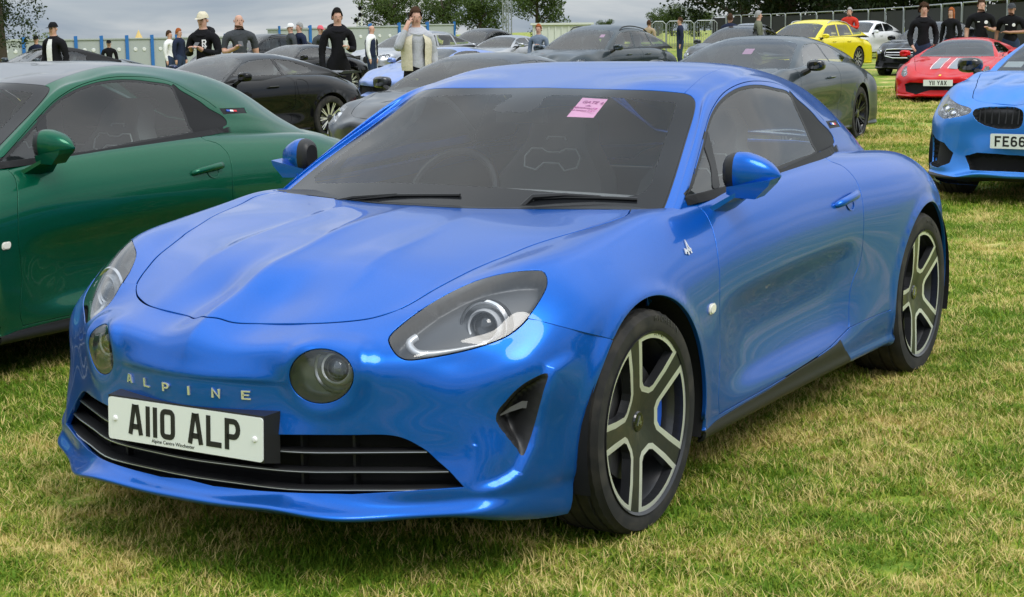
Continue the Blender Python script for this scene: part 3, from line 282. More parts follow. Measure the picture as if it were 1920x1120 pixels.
UV = {
'F_headlight': [[9.262,3.599],[9.397,3.597],[9.509,3.623],[9.608,3.661],[9.701,3.706],[9.791,3.756],[9.88,3.81],[9.969,3.868],[10.061,3.929],[10.156,3.991],[10.254,4.053],[10.351,4.115],[10.449,4.178],[10.545,4.24],[10.638,4.302],[10.726,4.366],[10.805,4.433],[10.874,4.505],[10.929,4.581],[10.973,4.663],[11.007,4.75],[11.03,4.84],[11.046,4.934],[11.058,5.03],[11.067,5.128],[11.075,5.227],[11.079,5.328],[11.078,5.432],[11.072,5.539],[11.06,5.648],[11.045,5.759],[11.03,5.871],[11.017,5.984],[11.007,6.1],[11.002,6.217],[10.997,6.336],[10.993,6.459],[10.988,6.583],[10.981,6.711],[10.971,6.84],[10.956,6.972],[10.932,7.106],[10.9,7.24],[10.86,7.373],[10.814,7.504],[10.764,7.632],[10.709,7.756],[10.634,7.866],[10.51,7.927],[10.362,7.924],[10.221,7.892],[10.093,7.838],[9.981,7.762],[9.886,7.673],[9.802,7.579],[9.725,7.482],[9.653,7.385],[9.583,7.288],[9.516,7.193],[9.451,7.098],[9.386,7.006],[9.323,6.915],[9.264,6.825],[9.208,6.735],[9.154,6.647],[9.101,6.561],[9.051,6.476],[9.003,6.391],[8.958,6.307],[8.915,6.223],[8.874,6.14],[8.839,6.057],[8.807,5.975],[8.776,5.893],[8.743,5.813],[8.709,5.733],[8.675,5.653],[8.644,5.574],[8.613,5.495],[8.584,5.416],[8.554,5.336],[8.526,5.257],[8.498,5.177],[8.473,5.097],[8.45,5.017],[8.429,4.935],[8.41,4.853],[8.393,4.771],[8.377,4.69],[8.361,4.608],[8.345,4.528],[8.331,4.448],[8.318,4.37],[8.306,4.293],[8.295,4.218],[8.284,4.145],[8.278,4.073],[8.288,4.003],[8.334,3.936],[8.421,3.874],[8.535,3.817],[8.676,3.768],[8.826,3.724],[8.974,3.68],[9.118,3.637]],
'F_round': [[7.373,3.102],[7.157,3.098],[6.958,3.081],[6.779,3.051],[6.62,3.01],[6.481,2.957],[6.364,2.895],[6.268,2.824],[6.196,2.745],[6.149,2.661],[6.127,2.574],[6.13,2.487],[6.159,2.401],[6.211,2.32],[6.286,2.247],[6.382,2.183],[6.498,2.129],[6.633,2.088],[6.786,2.058],[6.96,2.041],[7.156,2.034],[7.373,2.037],[7.602,2.049],[7.831,2.073],[8.046,2.108],[8.232,2.154],[8.389,2.21],[8.522,2.273],[8.629,2.342],[8.709,2.417],[8.756,2.498],[8.767,2.583],[8.741,2.67],[8.677,2.758],[8.574,2.842],[8.433,2.917],[8.255,2.982],[8.05,3.032],[7.827,3.07],[7.599,3.093]],
'F_grille': [[4.928,0.0],[4.855,1.747],[4.862,1.81],[4.869,1.874],[4.876,1.937],[4.883,2.001],[4.889,2.066],[4.896,2.132],[4.903,2.198],[4.91,2.264],[4.916,2.331],[4.922,2.398],[4.928,2.465],[4.934,2.531],[4.939,2.598],[4.944,2.664],[4.948,2.729],[4.952,2.794],[4.955,2.858],[4.958,2.921],[4.961,2.984],[4.963,3.045],[4.965,3.105],[4.968,3.165],[4.97,3.224],[4.973,3.283],[4.976,3.341],[4.978,3.4],[4.979,3.458],[4.977,3.516],[4.973,3.575],[4.965,3.634],[4.951,3.693],[4.928,3.752],[4.899,3.812],[4.861,3.871],[4.814,3.931],[4.761,3.991],[4.699,4.05],[4.632,4.109],[4.563,4.168],[4.495,4.229],[4.424,4.289],[4.348,4.349],[4.266,4.406],[4.178,4.461],[4.091,4.517],[4.007,4.575],[3.928,4.636],[3.85,4.699],[3.771,4.763],[3.689,4.827],[3.601,4.889],[3.509,4.952],[3.412,5.015],[3.311,5.081],[3.205,5.149],[3.084,5.217],[3.057,5.196],[3.055,5.113],[3.055,5.03],[3.055,4.948],[3.053,4.868],[3.051,4.79],[3.048,4.712],[3.044,4.636],[3.04,4.562],[3.034,4.489],[3.028,4.417],[3.022,4.347],[3.015,4.278],[3.008,4.21],[3.002,4.144],[2.995,4.078],[2.989,4.014],[2.983,3.952],[2.978,3.89],[2.973,3.829],[2.968,3.768],[2.964,3.708],[2.959,3.649],[2.955,3.589],[2.95,3.53],[2.944,3.472],[2.938,3.413],[2.932,3.354],[2.924,3.294],[2.916,3.235],[2.906,3.175],[2.908,3.113],[2.908,3.049],[2.907,2.985],[2.904,2.92],[2.899,2.854],[2.892,2.788],[2.884,2.72],[2.873,2.652],[2.861,2.584],[2.848,2.516],[2.834,2.448],[2.821,2.379],[2.808,2.311],[2.796,2.243],[2.786,2.175],[2.776,2.108],[2.767,2.041],[2.759,1.975],[2.753,1.909],[2.749,1.844],[2.746,1.779],[2.744,1.714],[2.743,1.649],[2.744,1.584],[2.746,1.518],[2.749,1.453],[2.753,1.386],[2.758,1.319],[2.764,1.252],[2.769,1.183],[2.774,1.113],[2.778,1.042],[2.781,0.97],[2.781,0.895],[2.78,0.819],[2.776,0.742],[2.769,0.662],[2.899,0.0]],
'F_intake': [[6.93,7.034],[6.945,6.978],[6.915,6.907],[6.878,6.831],[6.839,6.755],[6.798,6.681],[6.758,6.609],[6.715,6.54],[6.666,6.474],[6.613,6.412],[6.555,6.353],[6.495,6.295],[6.43,6.24],[6.359,6.189],[6.283,6.141],[6.204,6.094],[6.124,6.048],[6.045,6.0],[5.964,5.954],[5.878,5.909],[5.784,5.868],[5.675,5.838],[5.553,5.822],[5.424,5.818],[5.295,5.832],[5.177,5.866],[5.067,5.908],[4.96,5.953],[4.855,5.998],[4.753,6.045],[4.652,6.094],[4.553,6.145],[4.455,6.199],[4.358,6.255],[4.262,6.314],[4.163,6.368],[4.062,6.414],[3.971,6.457],[3.972,6.506],[4.055,6.535],[4.146,6.56],[4.24,6.583],[4.335,6.607],[4.432,6.631],[4.532,6.652],[4.634,6.672],[4.739,6.691],[4.845,6.711],[4.953,6.729],[5.065,6.745],[5.18,6.76],[5.296,6.774],[5.413,6.789],[5.53,6.804],[5.648,6.819],[5.766,6.835],[5.883,6.852],[5.999,6.87],[6.116,6.888],[6.232,6.907],[6.346,6.929],[6.46,6.954],[6.574,6.98],[6.69,7.005],[6.81,7.028]],
'F_top': [[10.08,0.0],[10.095,0.03],[10.144,0.108],[10.183,0.188],[10.202,0.273],[10.197,0.363],[10.191,0.45],[10.198,0.532],[10.224,0.606],[10.258,0.677],[10.295,0.746],[10.33,0.814],[10.362,0.884],[10.387,0.955],[10.402,1.03],[10.408,1.108],[10.404,1.188],[10.393,1.271],[10.375,1.357],[10.352,1.443],[10.324,1.529],[10.295,1.616],[10.265,1.701],[10.235,1.784],[10.207,1.866],[10.182,1.946],[10.161,2.023],[10.144,2.097],[10.132,2.169],[10.124,2.24],[10.12,2.309],[10.119,2.377],[10.122,2.445],[10.126,2.513],[10.134,2.58],[10.143,2.648],[10.156,2.716],[10.172,2.785],[10.193,2.854],[10.22,2.923],[10.256,2.992],[10.303,3.061],[10.357,3.131],[10.419,3.202],[10.493,3.272],[10.577,3.343],[10.665,3.415],[10.752,3.493],[10.443,4.145],[10.882,4.514],[10.93,4.609],[10.976,4.706],[11.014,4.805],[11.041,4.909],[11.056,5.019],[11.068,5.131],[11.076,5.246],[11.079,5.363],[11.076,5.484],[11.065,5.608],[11.048,5.735],[11.031,5.864],[11.016,5.994],[11.006,6.127],[11.0,6.263],[10.995,6.401],[10.99,6.544],[10.982,6.689],[10.971,6.838],[10.953,6.99],[10.924,7.144],[10.884,7.298],[10.834,7.45],[10.778,7.599],[10.716,7.742],[10.63,7.869],[10.483,7.929],[10.313,7.916],[10.157,7.868],[10.02,7.792],[9.906,7.693],[9.808,7.585],[9.719,7.474],[9.636,7.362],[9.557,7.251],[9.481,7.142],[9.408,7.033],[9.337,6.927],[9.265,6.826],[9.021,7.236],[8.942,7.337],[8.859,7.44],[8.773,7.545],[8.687,7.65],[8.601,7.757],[8.518,7.866],[8.436,7.976],[8.357,8.087],[8.277,8.199],[8.198,8.312],[8.118,8.426],[8.037,8.54],[7.956,8.65],[7.877,8.749],[7.798,8.838],[7.713,8.928],[7.609,9.048]],
'U_front': [[0.589,0.0],[0.602,0.04],[0.64,0.126],[0.678,0.215],[0.707,0.308],[0.725,0.406],[0.746,0.502],[0.776,0.591],[0.819,0.673],[0.868,0.75],[0.919,0.826],[0.971,0.9],[1.02,0.976],[1.065,1.055],[1.104,1.136],[1.138,1.222],[1.167,1.31],[1.191,1.401],[1.213,1.494],[1.232,1.589],[1.251,1.684],[1.271,1.779],[1.294,1.874],[1.319,1.967],[1.35,2.057],[1.385,2.145],[1.425,2.23],[1.469,2.311],[1.517,2.389],[1.568,2.463],[1.622,2.534],[1.678,2.601],[1.735,2.667],[1.793,2.73],[1.852,2.792],[1.911,2.852],[1.97,2.911],[2.029,2.969],[2.089,3.026],[2.151,3.081],[2.216,3.132],[2.285,3.18],[2.357,3.226],[2.431,3.269],[2.511,3.307],[2.594,3.341],[2.679,3.376],[2.763,3.415],[2.855,4.114],[3.354,4.231],[3.451,4.268],[3.549,4.3],[3.647,4.332],[3.742,4.365],[3.834,4.401],[3.925,4.436],[4.015,4.472],[4.102,4.508],[4.185,4.548],[4.264,4.594],[4.339,4.643],[4.41,4.697],[4.479,4.753],[4.547,4.81],[4.615,4.868],[4.683,4.927],[4.753,4.985],[4.824,5.042],[4.899,5.097],[4.976,5.151],[5.055,5.205],[5.134,5.26],[5.215,5.315],[5.298,5.371],[5.382,5.426],[5.454,5.498],[5.462,5.617],[5.407,5.754],[5.327,5.881],[5.227,5.992],[5.112,6.082],[4.995,6.157],[4.881,6.223],[4.771,6.283],[4.664,6.336],[4.561,6.385],[4.459,6.428],[4.36,6.467],[4.263,6.504],[4.533,6.74],[4.602,6.807],[4.675,6.878],[4.75,6.951],[4.829,7.028],[4.913,7.108],[5.003,7.19],[5.101,7.274],[5.205,7.359],[5.318,7.443],[5.439,7.527],[5.568,7.609],[5.703,7.687],[5.839,7.762],[5.962,7.828],[6.067,7.887],[6.17,7.945],[6.318,8.023]],
'F_seamfb': [[9.257,6.823],[9.206,6.928],[9.15,7.033],[9.087,7.138],[9.017,7.241],[8.939,7.344],[8.856,7.447],[8.771,7.55],[8.684,7.655],[8.598,7.762],[8.515,7.87],[8.434,7.979],[8.354,8.09],[8.275,8.202],[8.196,8.314],[8.116,8.428],[8.036,8.542],[7.955,8.652],[7.876,8.75],[7.798,8.838],[7.713,8.929],[7.609,9.048]],
'F_arch': [[1.782,8.203],[2.232,8.134],[2.887,8.085],[3.266,8.049],[3.568,8.023],[3.849,8.009],[4.133,8.008],[4.434,8.023],[4.749,8.052],[5.079,8.094],[5.418,8.149],[5.757,8.215],[6.083,8.294],[6.385,8.383],[6.658,8.48],[6.905,8.583],[7.13,8.692],[7.341,8.805],[7.54,8.924],[7.728,9.046],[7.904,9.173],[8.065,9.304],[8.205,9.438],[8.322,9.576],[8.417,9.716],[8.489,9.861]],
'U_arch_f': [[5.5,13.0],[5.375,13.0],[5.326,11.873],[5.255,11.533],[5.182,11.214],[5.122,10.811],[5.075,10.473],[5.044,10.21],[5.028,9.997],[5.028,9.813],[5.043,9.647],[5.071,9.492],[5.112,9.344],[5.166,9.202],[5.232,9.062],[5.309,8.926],[5.397,8.793],[5.496,8.665],[5.603,8.542],[5.717,8.424],[5.836,8.313],[5.958,8.206],[6.081,8.105],[6.206,8.008],[6.332,7.915],[6.462,7.826],[6.596,7.744],[6.735,7.669],[6.881,7.602],[7.037,7.546],[7.204,7.5],[7.381,7.465],[7.562,7.44],[7.741,7.423],[7.913,7.415],[8.075,7.416],[8.228,7.426],[8.374,7.447],[8.514,7.48],[8.65,7.523],[8.783,7.576],[8.913,7.639],[9.04,7.711],[9.165,7.791],[9.287,7.878],[9.404,7.971],[9.517,8.069],[9.625,8.172],[9.726,8.28],[9.821,8.393],[9.908,8.511],[9.988,8.631],[10.06,8.755],[10.124,8.88],[10.18,9.006],[10.228,9.134],[10.268,9.262],[10.299,9.393],[10.321,9.529],[10.335,9.672],[10.34,9.825],[10.337,9.995],[10.324,10.198],[10.303,10.454],[10.273,10.797],[10.234,11.209],[10.187,11.518],[10.133,11.869],[10.07,12.075],[10.0,13.0]],
'U_arch_r': [[19.56,12.075],[19.5,12.329],[19.45,11.697],[19.406,11.401],[19.368,11.005],[19.338,10.573],[19.314,10.284],[19.297,10.065],[19.287,9.887],[19.284,9.731],[19.288,9.589],[19.3,9.457],[19.318,9.333],[19.343,9.216],[19.374,9.104],[19.412,8.997],[19.457,8.895],[19.508,8.798],[19.564,8.704],[19.626,8.615],[19.693,8.529],[19.765,8.448],[19.841,8.37],[19.92,8.296],[20.003,8.226],[20.087,8.16],[20.174,8.099],[20.263,8.042],[20.354,7.991],[20.447,7.945],[20.542,7.904],[20.64,7.87],[20.74,7.842],[20.842,7.822],[20.947,7.808],[21.056,7.8],[21.168,7.799],[21.284,7.805],[21.403,7.818],[21.524,7.838],[21.648,7.865],[21.773,7.899],[21.898,7.941],[22.023,7.991],[22.146,8.048],[22.266,8.112],[22.382,8.183],[22.492,8.26],[22.596,8.344],[22.693,8.433],[22.781,8.527],[22.862,8.626],[22.934,8.729],[22.998,8.837],[23.054,8.949],[23.101,9.064],[23.14,9.183],[23.17,9.308],[23.192,9.438],[23.206,9.576],[23.211,9.723],[23.207,9.884],[23.195,10.068],[23.173,10.292],[23.144,10.585],[23.106,11.014],[23.059,11.402],[23.006,11.696],[23.0,13.0],[22.875,13.0]],
'F_blade': [[7.666,8.046],[7.637,7.956],[7.606,7.866],[7.571,7.776],[7.534,7.687],[7.493,7.598],[7.448,7.511],[7.403,7.426],[7.356,7.342],[7.305,7.259],[7.247,7.177],[7.172,7.106],[7.06,7.065],[6.935,7.035],[6.813,7.008],[6.691,6.985],[6.571,6.964],[6.452,6.943],[6.334,6.924],[6.216,6.904],[6.099,6.886],[5.981,6.867],[5.863,6.849],[5.745,6.832],[5.626,6.816],[5.507,6.801],[5.388,6.786],[5.27,6.771],[5.153,6.756],[5.038,6.741],[4.925,6.725],[4.817,6.706],[4.71,6.686],[4.605,6.666],[4.502,6.646],[4.402,6.624],[4.307,6.598],[4.214,6.569],[4.124,6.541],[4.035,6.514],[3.945,6.489],[3.85,6.475],[3.756,6.46],[3.667,6.436],[3.58,6.41],[3.5,6.377],[3.432,6.33],[3.37,6.279],[3.311,6.226],[3.256,6.17],[3.203,6.111],[3.152,6.052],[3.104,5.991],[3.063,5.926],[3.029,5.858],[2.999,5.789],[2.971,5.72],[2.947,5.649],[2.93,5.577],[2.917,5.504],[2.908,5.43],[2.902,5.357],[2.905,5.282],[2.908,5.209]],
'U_hood': [[0.589,0.0],[0.602,0.041],[0.641,0.128],[0.678,0.217],[0.707,0.311],[0.726,0.41],[0.747,0.506],[0.778,0.595],[0.822,0.677],[0.871,0.755],[0.923,0.831],[0.975,0.906],[1.024,0.983],[1.069,1.062],[1.108,1.145],[1.141,1.231],[1.17,1.32],[1.194,1.412],[1.215,1.506],[1.235,1.602],[1.254,1.698],[1.274,1.794],[1.297,1.889],[1.324,1.982],[1.356,2.073],[1.392,2.161],[1.433,2.245],[1.478,2.326],[1.527,2.404],[1.579,2.478],[1.634,2.548],[1.69,2.616],[1.748,2.682],[1.807,2.745],[1.866,2.807],[1.925,2.867],[1.985,2.926],[2.045,2.984],[2.106,3.041],[2.169,3.096],[2.236,3.147],[2.306,3.194],[2.379,3.239],[2.454,3.283],[2.533,3.324],[2.616,3.361],[2.703,3.395],[2.794,3.424],[2.891,3.445],[2.993,3.461],[3.098,3.473],[3.204,3.487],[3.313,3.497],[3.425,3.503],[3.539,3.508],[3.653,3.515],[3.766,3.527],[3.879,3.541],[3.993,3.553],[4.108,3.562],[4.227,3.566],[4.348,3.565],[4.473,3.56],[4.601,3.551],[4.733,3.541],[4.868,3.532],[5.005,3.526],[5.144,3.523],[5.282,3.525],[5.419,3.529],[5.554,3.535],[5.685,3.543],[5.809,3.555],[5.919,3.581],[6.029,3.601],[6.143,3.609],[6.257,3.612],[6.37,3.614],[6.482,3.616],[6.594,3.619],[6.705,3.626],[6.814,3.639],[6.924,3.657],[7.035,3.678],[7.152,3.701],[7.274,3.724],[7.401,3.746],[7.529,3.769],[7.658,3.792],[7.788,3.812],[7.916,3.828],[8.04,3.842],[8.16,3.854],[8.277,3.864],[8.392,3.874],[8.505,3.884],[8.615,3.898],[8.723,3.918],[8.829,3.943],[8.934,3.973],[9.039,4.007],[9.146,4.043],[9.256,4.079],[9.374,4.105],[9.511,4.104],[9.722,3.981],[10.038,3.675]],
'U_hoodrear': [[10.084,3.627],[10.037,3.522],[9.995,3.429],[9.957,3.345],[9.923,3.27],[9.893,3.202],[9.866,3.139],[9.841,3.081],[9.819,3.026],[9.798,2.976],[9.778,2.928],[9.76,2.883],[9.741,2.839],[9.724,2.796],[9.706,2.755],[9.689,2.714],[9.672,2.675],[9.655,2.635],[9.638,2.596],[9.62,2.558],[9.603,2.519],[9.586,2.48],[9.569,2.442],[9.551,2.403],[9.533,2.363],[9.515,2.323],[9.497,2.283],[9.477,2.242],[9.458,2.199],[9.437,2.156],[9.416,2.11],[9.395,2.063],[9.372,2.013],[9.349,1.959],[9.325,1.9],[9.301,1.835],[9.276,1.764],[9.251,1.683],[9.227,1.59],[9.204,1.482],[9.183,1.355],[9.162,1.213],[9.143,1.065],[9.127,0.922],[9.115,0.788],[9.105,0.66],[9.097,0.537],[9.09,0.418],[9.081,0.303]],
'U_door_f': [[11.623,5.13],[11.663,5.377],[11.684,5.607],[11.682,5.816],[11.666,6.004],[11.635,6.174],[11.597,6.332],[11.556,6.481],[11.515,6.624],[11.475,6.762],[11.435,6.896],[11.4,7.027],[11.372,7.157],[11.356,7.285],[11.343,7.412],[11.325,7.536],[11.307,7.657],[11.29,7.777],[11.278,7.897],[11.273,8.016],[11.275,8.136],[11.283,8.255],[11.294,8.373],[11.304,8.488],[11.311,8.601],[11.315,8.711],[11.317,8.819],[11.316,8.923],[11.312,9.025],[11.305,9.124],[11.302,9.172],[11.278,9.267],[11.253,9.362],[11.228,9.458],[11.205,9.557],[11.183,9.659],[11.162,9.766],[11.142,9.881],[11.129,10.01],[11.131,10.162],[11.158,10.352],[11.198,10.59]],
'U_door_r': [[17.442,4.98],[17.326,5.302],[17.354,5.531],[17.482,5.693],[17.61,5.847],[17.679,6.02],[17.714,6.194],[17.747,6.359],[17.764,6.519],[17.755,6.676],[17.735,6.827],[17.717,6.972],[17.696,7.113],[17.671,7.248],[17.649,7.379],[17.635,7.507],[17.631,7.633],[17.619,7.754],[17.616,7.874],[17.626,7.994],[17.641,8.114],[17.652,8.23],[17.658,8.343],[17.651,8.452],[17.623,8.553],[17.571,8.646],[17.511,8.737],[17.46,8.83],[17.41,8.924],[17.373,9.023],[17.348,9.126],[17.328,9.232],[17.307,9.339],[17.285,9.45],[17.265,9.565],[17.244,9.687],[17.211,9.816]],
'U_door_b': [[11.2,10.66],[11.45,10.65],[11.691,10.638],[11.916,10.626],[12.124,10.615],[12.319,10.606],[12.507,10.599],[12.693,10.592],[12.879,10.585],[13.069,10.577],[13.265,10.566],[13.464,10.553],[13.668,10.538],[13.874,10.522],[14.082,10.503],[14.29,10.482],[14.498,10.458],[14.707,10.432],[14.918,10.404],[15.131,10.375],[15.346,10.344],[15.563,10.311],[15.782,10.275],[16.001,10.233],[16.217,10.181],[16.428,10.118],[16.635,10.05],[16.836,9.986],[17.026,9.923],[17.203,9.86]],
'U_rearseam': [[17.203,9.86],[17.394,9.847],[17.586,9.834],[17.787,9.822],[18.002,9.813],[18.222,9.806],[18.447,9.802],[18.679,9.802],[18.92,9.806],[19.134,9.8]],
'U_sill': [[10.131,11.134],[10.323,11.076],[10.648,11.072],[10.848,10.979],[11.069,10.923],[11.306,10.891],[11.544,10.865],[11.771,10.843],[11.983,10.822],[12.179,10.802],[12.365,10.785],[12.547,10.774],[12.727,10.764],[12.908,10.753],[13.093,10.739],[13.281,10.719],[13.472,10.692],[13.663,10.657],[13.855,10.619],[14.047,10.579],[14.241,10.54],[14.438,10.504],[14.639,10.472],[14.844,10.445],[15.053,10.421],[15.265,10.398],[15.479,10.375],[15.696,10.351],[15.914,10.324],[16.132,10.291],[16.349,10.249],[16.56,10.195],[16.745,10.109]],
'U_belt': [[10.399,4.341],[11.002,4.757],[11.692,4.947],[13.001,5.006],[14.0,5.027],[15.0,5.024],[16.0,5.022],[17.0,4.975],[17.75,4.913],[18.497,4.77],[19.257,4.634],[19.999,4.338],[20.905,3.787],[21.999,3.298],[22.798,2.716],[23.196,1.678],[23.326,0.0]],
'C_ws': [[5.695,0.525],[5.695,0.607],[5.693,0.69],[5.686,0.776],[5.674,0.864],[5.655,0.955],[5.627,1.051],[5.592,1.151],[5.555,1.251],[5.521,1.35],[5.492,1.446],[5.472,1.537],[5.46,1.624],[5.456,1.707],[5.459,1.787],[5.47,1.864],[5.487,1.938],[5.509,2.01],[5.537,2.081],[5.569,2.151],[5.604,2.222],[5.642,2.293],[5.682,2.367],[5.724,2.443],[5.767,2.524],[5.811,2.609],[5.85,2.701],[5.876,2.804],[5.871,2.921],[5.795,3.039],[5.666,3.114],[5.518,3.124],[5.372,3.101],[5.228,3.069],[5.086,3.04],[4.944,3.017],[4.801,3.002],[4.658,2.993],[4.516,2.99],[4.375,2.991],[4.235,2.995],[4.098,3.001],[3.963,3.006],[3.831,3.011],[3.7,3.015],[3.57,3.018],[3.439,3.02],[3.306,3.02],[3.169,3.02],[3.025,3.017],[2.873,3.013],[2.715,3.009],[2.555,3.005],[2.401,3.002],[2.256,3.001],[2.123,3.001],[2.002,2.998]],
'C_ws_in': [[5.152,0.916],[5.137,1.004],[5.119,1.094],[5.101,1.185],[5.084,1.274],[5.07,1.361],[5.059,1.446],[5.051,1.529],[5.048,1.609],[5.049,1.687],[5.054,1.762],[5.064,1.834],[5.079,1.904],[5.098,1.972],[5.122,2.039],[5.15,2.104],[5.181,2.169],[5.215,2.234],[5.25,2.301],[5.287,2.369],[5.324,2.44],[5.358,2.514],[5.386,2.593],[5.323,2.629],[5.178,2.616],[5.035,2.611],[4.893,2.605],[4.754,2.602],[4.617,2.602],[4.481,2.605],[4.346,2.609],[4.211,2.614],[4.078,2.62],[3.945,2.626],[3.813,2.632],[3.68,2.637],[3.547,2.642],[3.411,2.646],[3.271,2.65],[3.127,2.654],[2.975,2.657],[2.815,2.661],[2.649,2.661],[2.488,2.651],[2.341,2.634],[2.224,2.604],[2.134,2.566],[2.062,2.525],[1.999,2.485],[1.94,2.446],[1.881,2.409]],
'C_sensor': [[4.922,0.328],[4.463,0.413],[4.229,0.364],[4.15,0.194],[4.174,0.028],[4.239,0.0]],
'C_roofseam': [[5.868,2.741],[6.043,2.784],[6.24,2.808],[6.463,2.809],[6.72,2.788],[7.0,2.762],[7.249,2.777],[7.462,2.828],[7.662,2.895],[7.872,2.957],[8.107,2.988],[8.353,2.984],[8.638,2.925]],
'C_roofseam2': [[9.243,3.06],[9.99,2.988],[10.73,2.875],[11.465,2.738]],
'C_glass': [[2.711,5.854],[2.667,5.268],[2.847,5.554],[3.029,5.798],[3.181,5.869],[3.302,5.829],[3.416,5.783],[3.526,5.739],[3.634,5.699],[3.742,5.663],[3.85,5.633],[3.959,5.608],[4.071,5.586],[4.185,5.566],[4.301,5.546],[4.417,5.524],[4.533,5.498],[4.647,5.464],[4.759,5.426],[4.874,5.386],[4.994,5.35],[5.124,5.318],[5.26,5.288],[5.403,5.259],[5.554,5.231],[5.713,5.204],[5.878,5.175],[6.049,5.141],[6.222,5.103],[6.4,5.061],[6.583,5.019],[6.772,4.981],[6.966,4.957],[7.166,4.956],[7.37,4.976],[7.572,5.007],[7.77,5.036],[7.96,5.057],[8.14,5.069],[8.311,5.075],[8.475,5.076],[8.629,5.08],[8.775,5.086],[8.916,5.092],[9.057,5.093],[9.209,5.077],[9.362,5.054],[9.495,5.053],[9.571,5.114],[9.591,5.221],[9.59,5.337],[9.586,5.449],[9.59,5.551],[9.602,5.646],[9.614,5.74],[9.625,5.833],[9.634,5.925],[9.64,6.018],[9.642,6.112],[9.641,6.206],[9.637,6.302],[9.631,6.4],[9.625,6.5],[9.626,6.602],[9.669,6.705],[9.675,6.82],[9.499,6.879],[9.303,6.892],[9.113,6.895],[8.929,6.894],[8.749,6.894],[8.571,6.897],[8.391,6.902],[8.206,6.905],[8.014,6.907],[7.808,6.91],[7.59,6.914],[7.365,6.921],[7.14,6.932],[6.921,6.942],[6.712,6.951],[6.51,6.955],[6.313,6.956],[6.118,6.956],[5.924,6.956],[5.73,6.956],[5.537,6.955],[5.345,6.953],[5.155,6.95],[4.967,6.944],[4.782,6.935],[4.6,6.924],[4.422,6.912],[4.247,6.897],[4.077,6.879],[3.911,6.859],[3.748,6.832],[3.586,6.796],[3.423,6.743],[3.257,6.663],[3.085,6.535],[2.905,6.315]],
'C_black': [[9.551,5.082],[9.667,4.881],[9.72,4.965],[9.757,5.064],[9.806,5.146],[9.884,5.197],[9.973,5.234],[10.062,5.268],[10.152,5.302],[10.241,5.337],[10.323,5.384],[10.394,5.448],[10.465,5.519],[10.55,5.581],[10.657,5.627],[10.773,5.677],[10.882,5.758],[10.966,5.9],[11.02,6.091],[11.034,6.313],[10.975,6.553],[10.781,6.739],[10.535,6.827],[10.286,6.859],[10.048,6.863],[9.826,6.86],[9.664,6.914],[9.637,7.025],[9.61,6.887],[9.594,6.767],[9.584,6.657],[9.578,6.555],[9.573,6.458],[9.57,6.363],[9.566,6.271],[9.563,6.181],[9.559,6.092],[9.553,6.003],[9.546,5.914],[9.538,5.825],[9.529,5.735],[9.522,5.643],[9.516,5.548],[9.513,5.448],[9.514,5.342],[9.524,5.223]],
'C_bar': [[4.918,5.353],[4.745,5.285],[4.616,5.292],[4.527,5.361],[4.481,5.487],[4.461,5.627],[4.449,5.76],[4.438,5.881],[4.422,5.992],[4.399,6.093],[4.368,6.188],[4.322,6.277],[4.26,6.362],[4.191,6.448],[4.12,6.538],[4.052,6.635],[4.003,6.747],[4.065,6.854],[4.23,6.844],[4.333,6.757],[4.389,6.66],[4.438,6.567],[4.487,6.479],[4.539,6.395],[4.59,6.313],[4.638,6.232],[4.684,6.151],[4.728,6.069],[4.77,5.985],[4.806,5.898],[4.838,5.805],[4.866,5.706],[4.898,5.604],[4.928,5.495]],
'C_doorframe': [[2.471,5.576],[2.639,5.624],[2.813,5.678],[2.972,5.672],[3.115,5.63],[3.247,5.578],[3.371,5.528],[3.492,5.483],[3.61,5.443],[3.727,5.408],[3.845,5.38],[3.965,5.358],[4.088,5.341],[4.213,5.325],[4.341,5.309],[4.472,5.293],[4.607,5.276],[4.746,5.258],[4.889,5.238],[5.035,5.213],[5.184,5.181],[5.341,5.15],[5.51,5.123],[5.688,5.095],[5.873,5.059],[6.062,5.011],[6.256,4.947],[6.461,4.873],[6.677,4.8],[6.901,4.748],[7.129,4.733],[7.357,4.755],[7.584,4.792],[7.808,4.825],[8.025,4.843],[8.231,4.847],[8.428,4.841],[8.62,4.823],[8.81,4.794],[8.998,4.763],[9.174,4.741],[9.334,4.738],[9.483,4.746],[9.617,4.765],[9.736,4.799],[9.836,4.851],[9.923,4.913],[10.011,4.97],[10.107,5.014],[10.215,5.039],[10.331,5.055],[10.445,5.072],[10.552,5.104],[10.642,5.163],[10.722,5.244],[10.809,5.331]],
'C_band': [[10.9,5.273],[11.116,5.107],[11.356,4.972],[11.625,4.856],[11.958,4.713],[11.942,4.809],[11.933,4.907],[11.932,5.011],[11.939,5.125],[11.641,5.269],[11.396,5.394],[11.18,5.528],[10.981,5.674],[10.955,5.567],[10.932,5.466],[10.913,5.368]],
}
